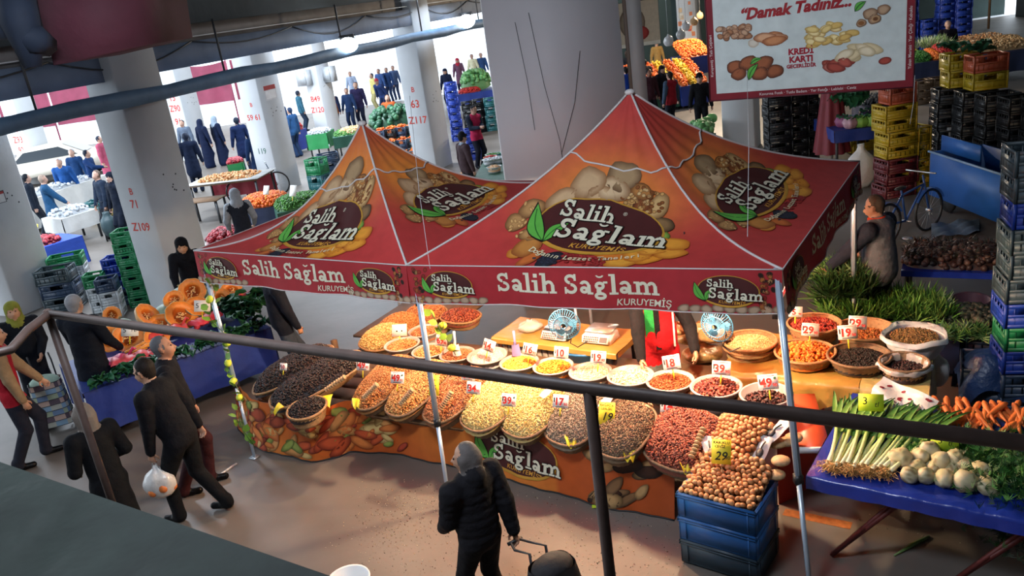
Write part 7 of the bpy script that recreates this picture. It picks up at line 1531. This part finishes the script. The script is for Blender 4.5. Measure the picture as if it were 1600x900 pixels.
# tall stack at the right edge
stack(at(1560, 655), ['navy', 'navy', 'blue', 'green', 'blue', 'slate', 'slate', 'slate', 'blue', 'slate', 'slate'], A1*.6, 'the tall tower at the right edge', (.62, .42, .235), jitter=.012)
stack(at(1612, 600), ['navy']*10, A1*.6, 'the rear tower at the right edge', (.62, .42, .235))
bt = at(1500, 628, .15); b = MB(); b.grid(lambda u, v: bt+Vector((.95*u*math.cos(A1)+.62*v*.4, .95*u*math.sin(A1)+.62*v, .45+.05*math.sin(u*7+v*4)+.02*math.sin(v*19+u*8)-.35*(2*abs(u-.5))**4-.35*(2*abs(v-.5))**4)), 26, 16)
tag(b.build('blue_tarpaulin', mat('dark_blue_tarpaulin', (.012, .04, .13), rough=.35, noise=(3, .3), bump=(7, .9, .03)), None, True), 'dark blue folded tarpaulin bundle behind the carrots', 'tarpaulin')
stack(at(1500, 640), ['navy'], A1, 'hidden under the blue tarpaulin bundle', (.8, .5, .45))
# ---- top right vegetable stall
_, M, w = st('long vegetable stall at the top right behind the crate wall', (1428, 100), (1640, 72), 3.0, .9, DBLUE, .3)
zr = .92
for x0, x1, y0, y1, T, H, lab, nm in [(0, .16, .1, .8, T_GRN, .15, 'cucumbers at the front left of the top right stall', 'cucumber_pile'), (0, .15, .8, 1.4, T_LEM, .2, 'lemons behind the cucumbers', 'lemon_pile'), (.16, .22, .1, .9, T_ORG, .15, 'orange fruit beside the lemons', 'fruit_pile'), (.27, .40, .6, 1.4, T_TOM, .2, 'red radishes right of the man in black', 'radish_pile'), (.45, .7, 1.0, 1.8, T_ONI, .15, 'white onions right of the radishes', 'onion_pile'), (.5, .95, .2, .9, T_POT, .15, 'potatoes along the right front of the stall', 'potato_pile'), (.55, 1, 1.9, 2.8, T_ONI, .2, 'garlic heads at the back right', 'garlic_pile'), (.7, 1, 1.1, 1.8, T_POT, .15, 'pale turnips on the right', 'turnip_pile')]:
    pile(M, w*x0, w*x1, y0, y1, zr, H, T, lab, nm, seed=int(x0*100)+31, slope=.15)
for x0, x1, lab, sd in ((.0, .2, 'spring onions standing left of the man in black', 51), (.27, .45, 'spring onions standing right of the man in black', 52)):
    sprays('spring_onions', lambda q: tuple(M@Vector((w*(x0+(x1-x0)*q.rand()), 1.6+q.rand()*.5, zr+.15))), 260, .42, C3('b8cc90', '7aa858', 'd8e0c0'), lab, 'spring onions', sd, .014, 2, 1.3)
for k, (px, py, n) in enumerate([(1432, 95, 9), (1492, 88, 11), (1518, 85, 11), (1465, 92, 5)]): stack(at(px, py)+Vector((0, 1.2, 0)), ['blue']*n, -.1, f'the {["leftmost", "middle", "rightmost", "shortest"][k]} blue tower at the top right', (.62, .45, .27))
stack(at(1432, 165), ['brown']*3, 0, 'the left wooden stack under the cucumbers', (.5, .4, .22)); stack(at(1452, 162), ['brown']*3, 0, 'the right wooden stack under the cucumbers', (.5, .4, .22))
t = thing('storage_rack', 'yellow brown wooden shelf frame behind the blue towers', 'shelf', at(1440, 70, 0)+Vector((0, 2.5, 0)))
for x in (0, 2.2, 4.4, 6.6): MB().box((x, 0, 1.9), (.08, .08, 3.8)).build('post', M_WOOD, t)
for z in (1.9, 2.9, 3.7): MB().box((3.3, 0, z), (6.8, .5, .06)).build('shelf', M_WOOD, t)
# ---- fruit display seen between the shaft and the banner
FM = None
for k in range(3):
    zt = .95+.0*k; _, M, w = st(f'sloping fruit display table, {["left", "middle", "right"][k]} section, behind the tent peak', (968+k*48, 150-k*7), (1012+k*48, 143-k*7), 1.8, .75, DGREEN if k == 1 else BLUES, .1)
    for j, T in enumerate([[T_TOM, T_LEM, T_ORG], [T_ORG, T_ORG, T_LEM], [T_ORG, T_LEM, T_ORG]][k]): pile(M, w*j/3, w*(j+1)/3, .0, 1.8, .75, .12, dict(T, n=120), f'{["red apples", "yellow pears", "oranges", "oranges", "tangerines", "lemons", "oranges", "bananas and lemons", "tangerines"][k*3+j]} on the {["left", "middle", "right"][k]} section, {ORD[j]} column', 'fruit_rows', 'fruit', seed=80+k*3+j, slope=.75)
_, M, w = st('upper rack of oranges behind the fruit display at the right', (1066, 92), (1112, 85), 1.2, 1.5, BLUES, .9); pile(M, 0, w, 0, 1.2, 1.5, .1, T_ORG, 'oranges on the upper rack at the right', 'fruit_rows', 'fruit', seed=91, slope=.5)
c_ = at(1030, 60, 2.0); o = pillar((10.0, 41.0), .9, .9, 6.2, 'pillar_10')
P = Print(); rr = random.Random(4)
for i in range(16): P.rect(*(lambda x, y, s: (x, y, x+s, y+s*1.2))(rr.uniform(-.4, .25), rr.uniform(-1, .9), rr.uniform(.1, .2)), rr.choice([hx('b84a3c'), hx('d8b890'), hx('c87850'), hx('e0d8c8')]), 1+i % 3)
mark(o, (0, -.45, 2.4), (1, 0, 0), (0, -1, 0), P, 'poster')
q = Vector((7.0, 37, 0)); o = MB(); P = Print().rect(-.8, -.6, .8, .6, hx('c8b8a0'), 0).rect(-.8, -.6, .8, -.5, hx('e0d8c8'), 1).oval(.05, .05, .36, .42, hx('8c7c6a'), 1, 0, hx('5c4a3c')).oval(.2, -.25, .3, .2, hx('a83a34'), 2, 0, hx('7a1c1c')).text('R', -.62, .25, .3, hx('3a2418'), 2, bold=.03).text('LA', -.6, -.05, .3, hx('a03028'), 2, bold=.03).oval(-.55, -.35, .12, .08, hx('c87838'), 2)
pq = at(985, 35, 3.0); o = P.to(lambda x, y, l: Vector((x, -l, y))).build('hanging_poster', PRINT, None, False, Vector((pq.x*.82, pq.y*.82, 3.2))); tag(o, 'pictured fruit poster hanging behind the shaft edge', 'poster')
MB().box((0, .02, 0), (1.62, .03, 1.22)).build('board', M_DARKMET, o)
for i, (px, py) in enumerate([(1064, 62), (1072, 48), (1045, 72), (1085, 40), (1094, 30)]):
    t = thing('hanging_bag', ['white bag hanging left over the fruit', 'white bag hanging above the first one', 'small pale bag hanging by the pillar', 'brown basket hanging right over the fruit', 'rightmost hanging basket near the banner'][i], 'bag', at(px, py, 2.6)); bag_mb(.13, .1, .3, 60+i, .4).build('film', M_BAG if i < 3 else FIGM, t, True); MB().tube([(0, 0, .28), (0, 0, 1.6)], .006, 4).build('cord', M_CHROME, t)
t = thing('strip_lamp', 'bright strip lamp above the fruit display', 'light', (9.9, 33, 3.9)); MB().box((0, 0, 0), (2.2, .25, .12)).build('lamp_glass', mat('warm_strip', (1, .95, .85), emit=9), t); MB().box((0, 0, .09), (2.3, .3, .05)).build('housing', M_DARKMET, t)
for i, px in enumerate((1096, 1104, 1112)): b = MB(); tag(MB().ell((0, 0, 0), (.15, .14, .13), 12, 8, col=hx('5f9a52')).build('lettuce', VEG, None, True, at(px, 195-i*5, .75)), ['green cabbage left of the right hand pillar, front', 'green cabbage left of the right hand pillar, middle', 'green cabbage left of the right hand pillar, rear'][i], 'cabbage')
_, M, w = st('low stand of green cabbages beside the right hand pillar', (1090, 212), (1118, 208), .9, .55, DGREEN, .05); pile(M, 0, w, 0, .9, .55, .2, T_CAB, 'green cabbages on the low stand by the right hand pillar', 'cabbage_pile', seed=93)
# dark backdrop of the covered hall behind the fruit
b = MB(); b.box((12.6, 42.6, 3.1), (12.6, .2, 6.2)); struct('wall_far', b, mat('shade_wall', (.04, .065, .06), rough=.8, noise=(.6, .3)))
# ================================================================ hanging banner, bucket, litter
zb_ = 3.3; bL, bR = at(1110, 158, zb_), at(1427, 136, zb_); bw = (bR-bL).length; ub = (bR-bL).normalized(); nb_ = Vector((ub.y, -ub.x, 0)); bh = bw*.66
B_ = thing('hanging_banner', 'white fruit and nut banner with a dark red border hanging at the top right', 'banner', bL, ang(bL, bR))
def bf(x, y, l): return Vector((x, -l-.004-.012*math.sin(x*3)*math.sin(y*2), y))
b = MB(); b.grid(lambda u, v: bf(bw*u, bh*v, 0), 24, 12, col=hx('7c1a26')); b.grid(lambda u, v: bf(bw*u, bh*v, -.006), 24, 12, col=hx('7c1a26')); b.build('sheet', PRINT, B_, True)
P = Print(); mg = bw*.037
V = [(mg+(bw-2*mg)*i/12, mg+(bh-2*mg)*j/6) for j in range(7) for i in range(13)]; P.poly(V, [(j*13+i, j*13+i+1, (j+1)*13+i+1, (j+1)*13+i) for j in range(6) for i in range(12)], hx('c9d2cf'), 1)
P.text('“Damak Tadınız...”', bw*.46, bh*.66, bw*.076, hx('9c1f26'), 3, bold=.045, shear=.28, rot=.02)
P.text('KREDİ', bw*.475, bh*.335, bw*.042, hx('9c1f30'), 3, bold=.05); P.text('KARTI', bw*.475, bh*.275, bw*.042, hx('9c1f30'), 3, bold=.05); P.text('GEÇERLİDİR', bw*.475, bh*.225, bw*.025, hx('9c1f30'), 3, bold=.05)
for s_, x, y, rt in (('Kavurma Fıstık · Tuzlu Badem · Yer Fıstığı · Leblebi · Ceviz', bw*.5, mg*.5, 0), ('Yaban Mersini · Yer Çileği · Kabuklu', bw-mg*.5, bh*.36, PI/2), ('Kuruyemiş · Tatlı Çeşitleri', mg*.5, bh*.36, PI/2)): P.text(s_, x, y, bw*.02, hx('d8c8c4'), 3, bold=.01, rot=rt)
P.text('ç', bw*.52, bh*.90, bw*.06, hx('1c1a1c'), 3, bold=.03)
rr = random.Random(9)
def cluster(cx, cy, n, sx, sy, a, asp, cols, seed):
    rq = random.Random(seed)
    for i in range(n): P.oval(cx+rq.uniform(-sx, sx)*1.12*bw, cy+rq.uniform(-sy, sy)*1.3*bw, a*1.22*bw*rq.uniform(.8, 1.15), a*1.22*asp*bw, hx(rq.choice(cols)[0]), 2+i % 7, rq.uniform(-.6, .6), hx(rq.choice(cols)[1]), 14, .04, seed*31+i, -.003, .004)
cluster(bw*.145, bh*.53, 34, .07, .022, .017, .7, [('b88a68', '6a4430'), ('c8a080', '7a4c34'), ('a87450', '5a3424')], 1)
cluster(bw*.30, bh*.44, 5, .05, .016, .045, .45, [('c8885a', '8a4a28'), ('d8a47c', '8a5030')], 2); cluster(bw*.24, bh*.43, 1, 0, 0, .022, .8, [('d8d0c0', 'b8a890')], 12)
cluster(bw*.62, bh*.44, 24, .09, .035, .026, .5, [('e6cc84', 'b08c48'), ('dcb868', 'a87c3c'), ('f0dca0', 'b8964c')], 3)
cluster(bw*.76, bh*.29, 7, .07, .015, .04, .5, [('dccaa0', 'b09a70'), ('e6d8b8', 'b8a47c')], 4); cluster(bw*.68, bh*.21, 7, .06, .018, .034, .55, [('a84a3c', '6e241c'), ('c07060', '7c3028'), ('b85848', '6e241c')], 5); P.oval(bw*.87, bh*.21, bw*.03, bw*.018, hx('b04a3c'), 4, .1, hx('6e241c'))
for x, y, a in ((.14, .26, .045), (.21, .28, .05), (.16, .20, .042), (.29, .27, .05), (.27, .19, .045), (.345, .20, .045)): P.oval(bw*x, bh*y, bw*a, bw*a*.75, hx('9a5836'), 3+int(x*9), .3, hx('4c2414'), 16, .05, int(x*99), -.01*bw, .01*bw)
leaf(P, bw*.235, bh*.21, bw*.09, bw*.02, 1.0, 8); leaf(P, bw*.25, bh*.29, bw*.06, bw*.014, .4, 8)
for x, y, a in ((.80, .56, .034), (.86, .58, .03), (.82, .52, .03), (.76, .50, .024)): P.oval(bw*x, bh*y, bw*a, bw*a*.8, hx('b89878'), 3+int(x*7), .2, hx('6e4c34'), 16, .05, int(x*99))
P.oval(bw*.825, bh*.52, bw*.018, bw*.014, hx('6a4020'), 12, 0, hx('d0a878')).oval(bw*.76, bh*.50, bw*.014, bw*.01, hx('8a5a30'), 12); leaf(P, bw*.755, bh*.62, bw*.06, bw*.018, .7, 8)
P.to(bf, .0009).build('printed_artwork', PRINT, B_)
b = MB(); b.tube([bf(0, 0, .002), bf(bw, 0, .002)], .006, 5); b.tube([bf(0, 0, .002), bf(0, bh, .002)], .006, 5); b.tube([bf(bw, 0, .002), bf(bw, bh, .002)], .006, 5); b.build('hem', mat('dark_red_hem', (.10, .015, .025), rough=.6), B_)
for x in (.1, bw*.5, bw-.1): MB().tube([(x, 0, bh-.03), (x, .05, 6.25-zb_)], .006, 5).build('rope', M_PIPING, B_)
string([bR+Vector((0, -.02, .1)), bR+Vector((-.02, -.05, -.12)), bR+Vector((-.05, -.06, -.30))], 'white string end dangling from the lower right banner corner')
string([at(1165, 30, 3.9), at(1170, 230, 3.2), at(1168, 370, 2.75)], 'thin string hanging across the right slope of the large tent'); string([at(640, 150, 3.6), at(655, 300, 3.0), at(672, 420, 2.5)], 'thin string hanging before the right slope of the small tent')
q = at(550, 930); t = thing('white_basin', 'white basin standing on the floor below the tarpaulin roof', 'basin', (q.x, q.y, 0)); MB().lathe([(0, 0), (.12, 0), (.17, .15), (.185, .155), (.18, .17), (.165, .16), (.115, .015), (0, .012)], 30).build('basin_shell', M_WHITE, t, True)
# litter: shells, husks, leek leaf, paper strip
rs = np.random.RandomState(3); pts = []
for i in range(900):
    u = rs.rand(); px = 560+rs.rand()*520; py = 740+rs.rand()*150+ (px-560)*.10; p = at(px, py)
    pts.append((p.x, p.y, .004))
for i in range(500): p = at(600+rs.normal()*45+i*.12, 850-i*.16+rs.normal()*14); pts.append((p.x, p.y, .004))
b = MB(); cc = np.array(C3('c8b890', 'a8906a', '6a4c30', '3c2a1c', 'e0d8c0'))[rs.randint(0, 5, len(pts))]; b.scatter(OCT_V*np.array((1, .6, .3)), OCT_F, np.array(pts), rs.uniform(.003, .009, len(pts)), None, cc)
for i in range(60): p = at(1340+rs.rand()*200, 770+rs.rand()*80); b.scatter(OCT_V*np.array((1, .6, .3)), OCT_F, np.array([(p.x, p.y, .004)]), [.008], None, np.array([hx('b8b0a0')]))
tag(b.build('husk_litter', NUTS, None), 'husks and shell crumbs scattered on the floor before the stall', 'litter', None, 'stuff')
a, c = at(1397, 868, .01), at(1452, 838, .01); b = MB(); b.tube([a, a.lerp(c, .5)+Vector((0, 0, .01)), c], [.006, .018, .01], 6, col=hx('6a8a4a')); tag(b.build('leek_leaf', VEG, None, True), 'single leek leaf lying on the floor under the blue table', 'leaf')
b = MB(); P0_ = [at(333, 765), at(340, 745), at(370, 725)]; b.tube([p+Vector((0, 0, .005)) for p in P0_], .012, 5); tag(b.build('paper_strip', M_CARD, None), 'bent paper strip lying on the floor right of the walkers', 'paper')
b = MB(); b.grid(lambda u, v: at(925+u*16, 787+v*7, .01)+Vector((0, 0, .004*math.sin(u*5))), 4, 3); tag(b.build('paper_scrap', M_YG, None), 'yellow green paper scrap on the floor below the skirt', 'paper')
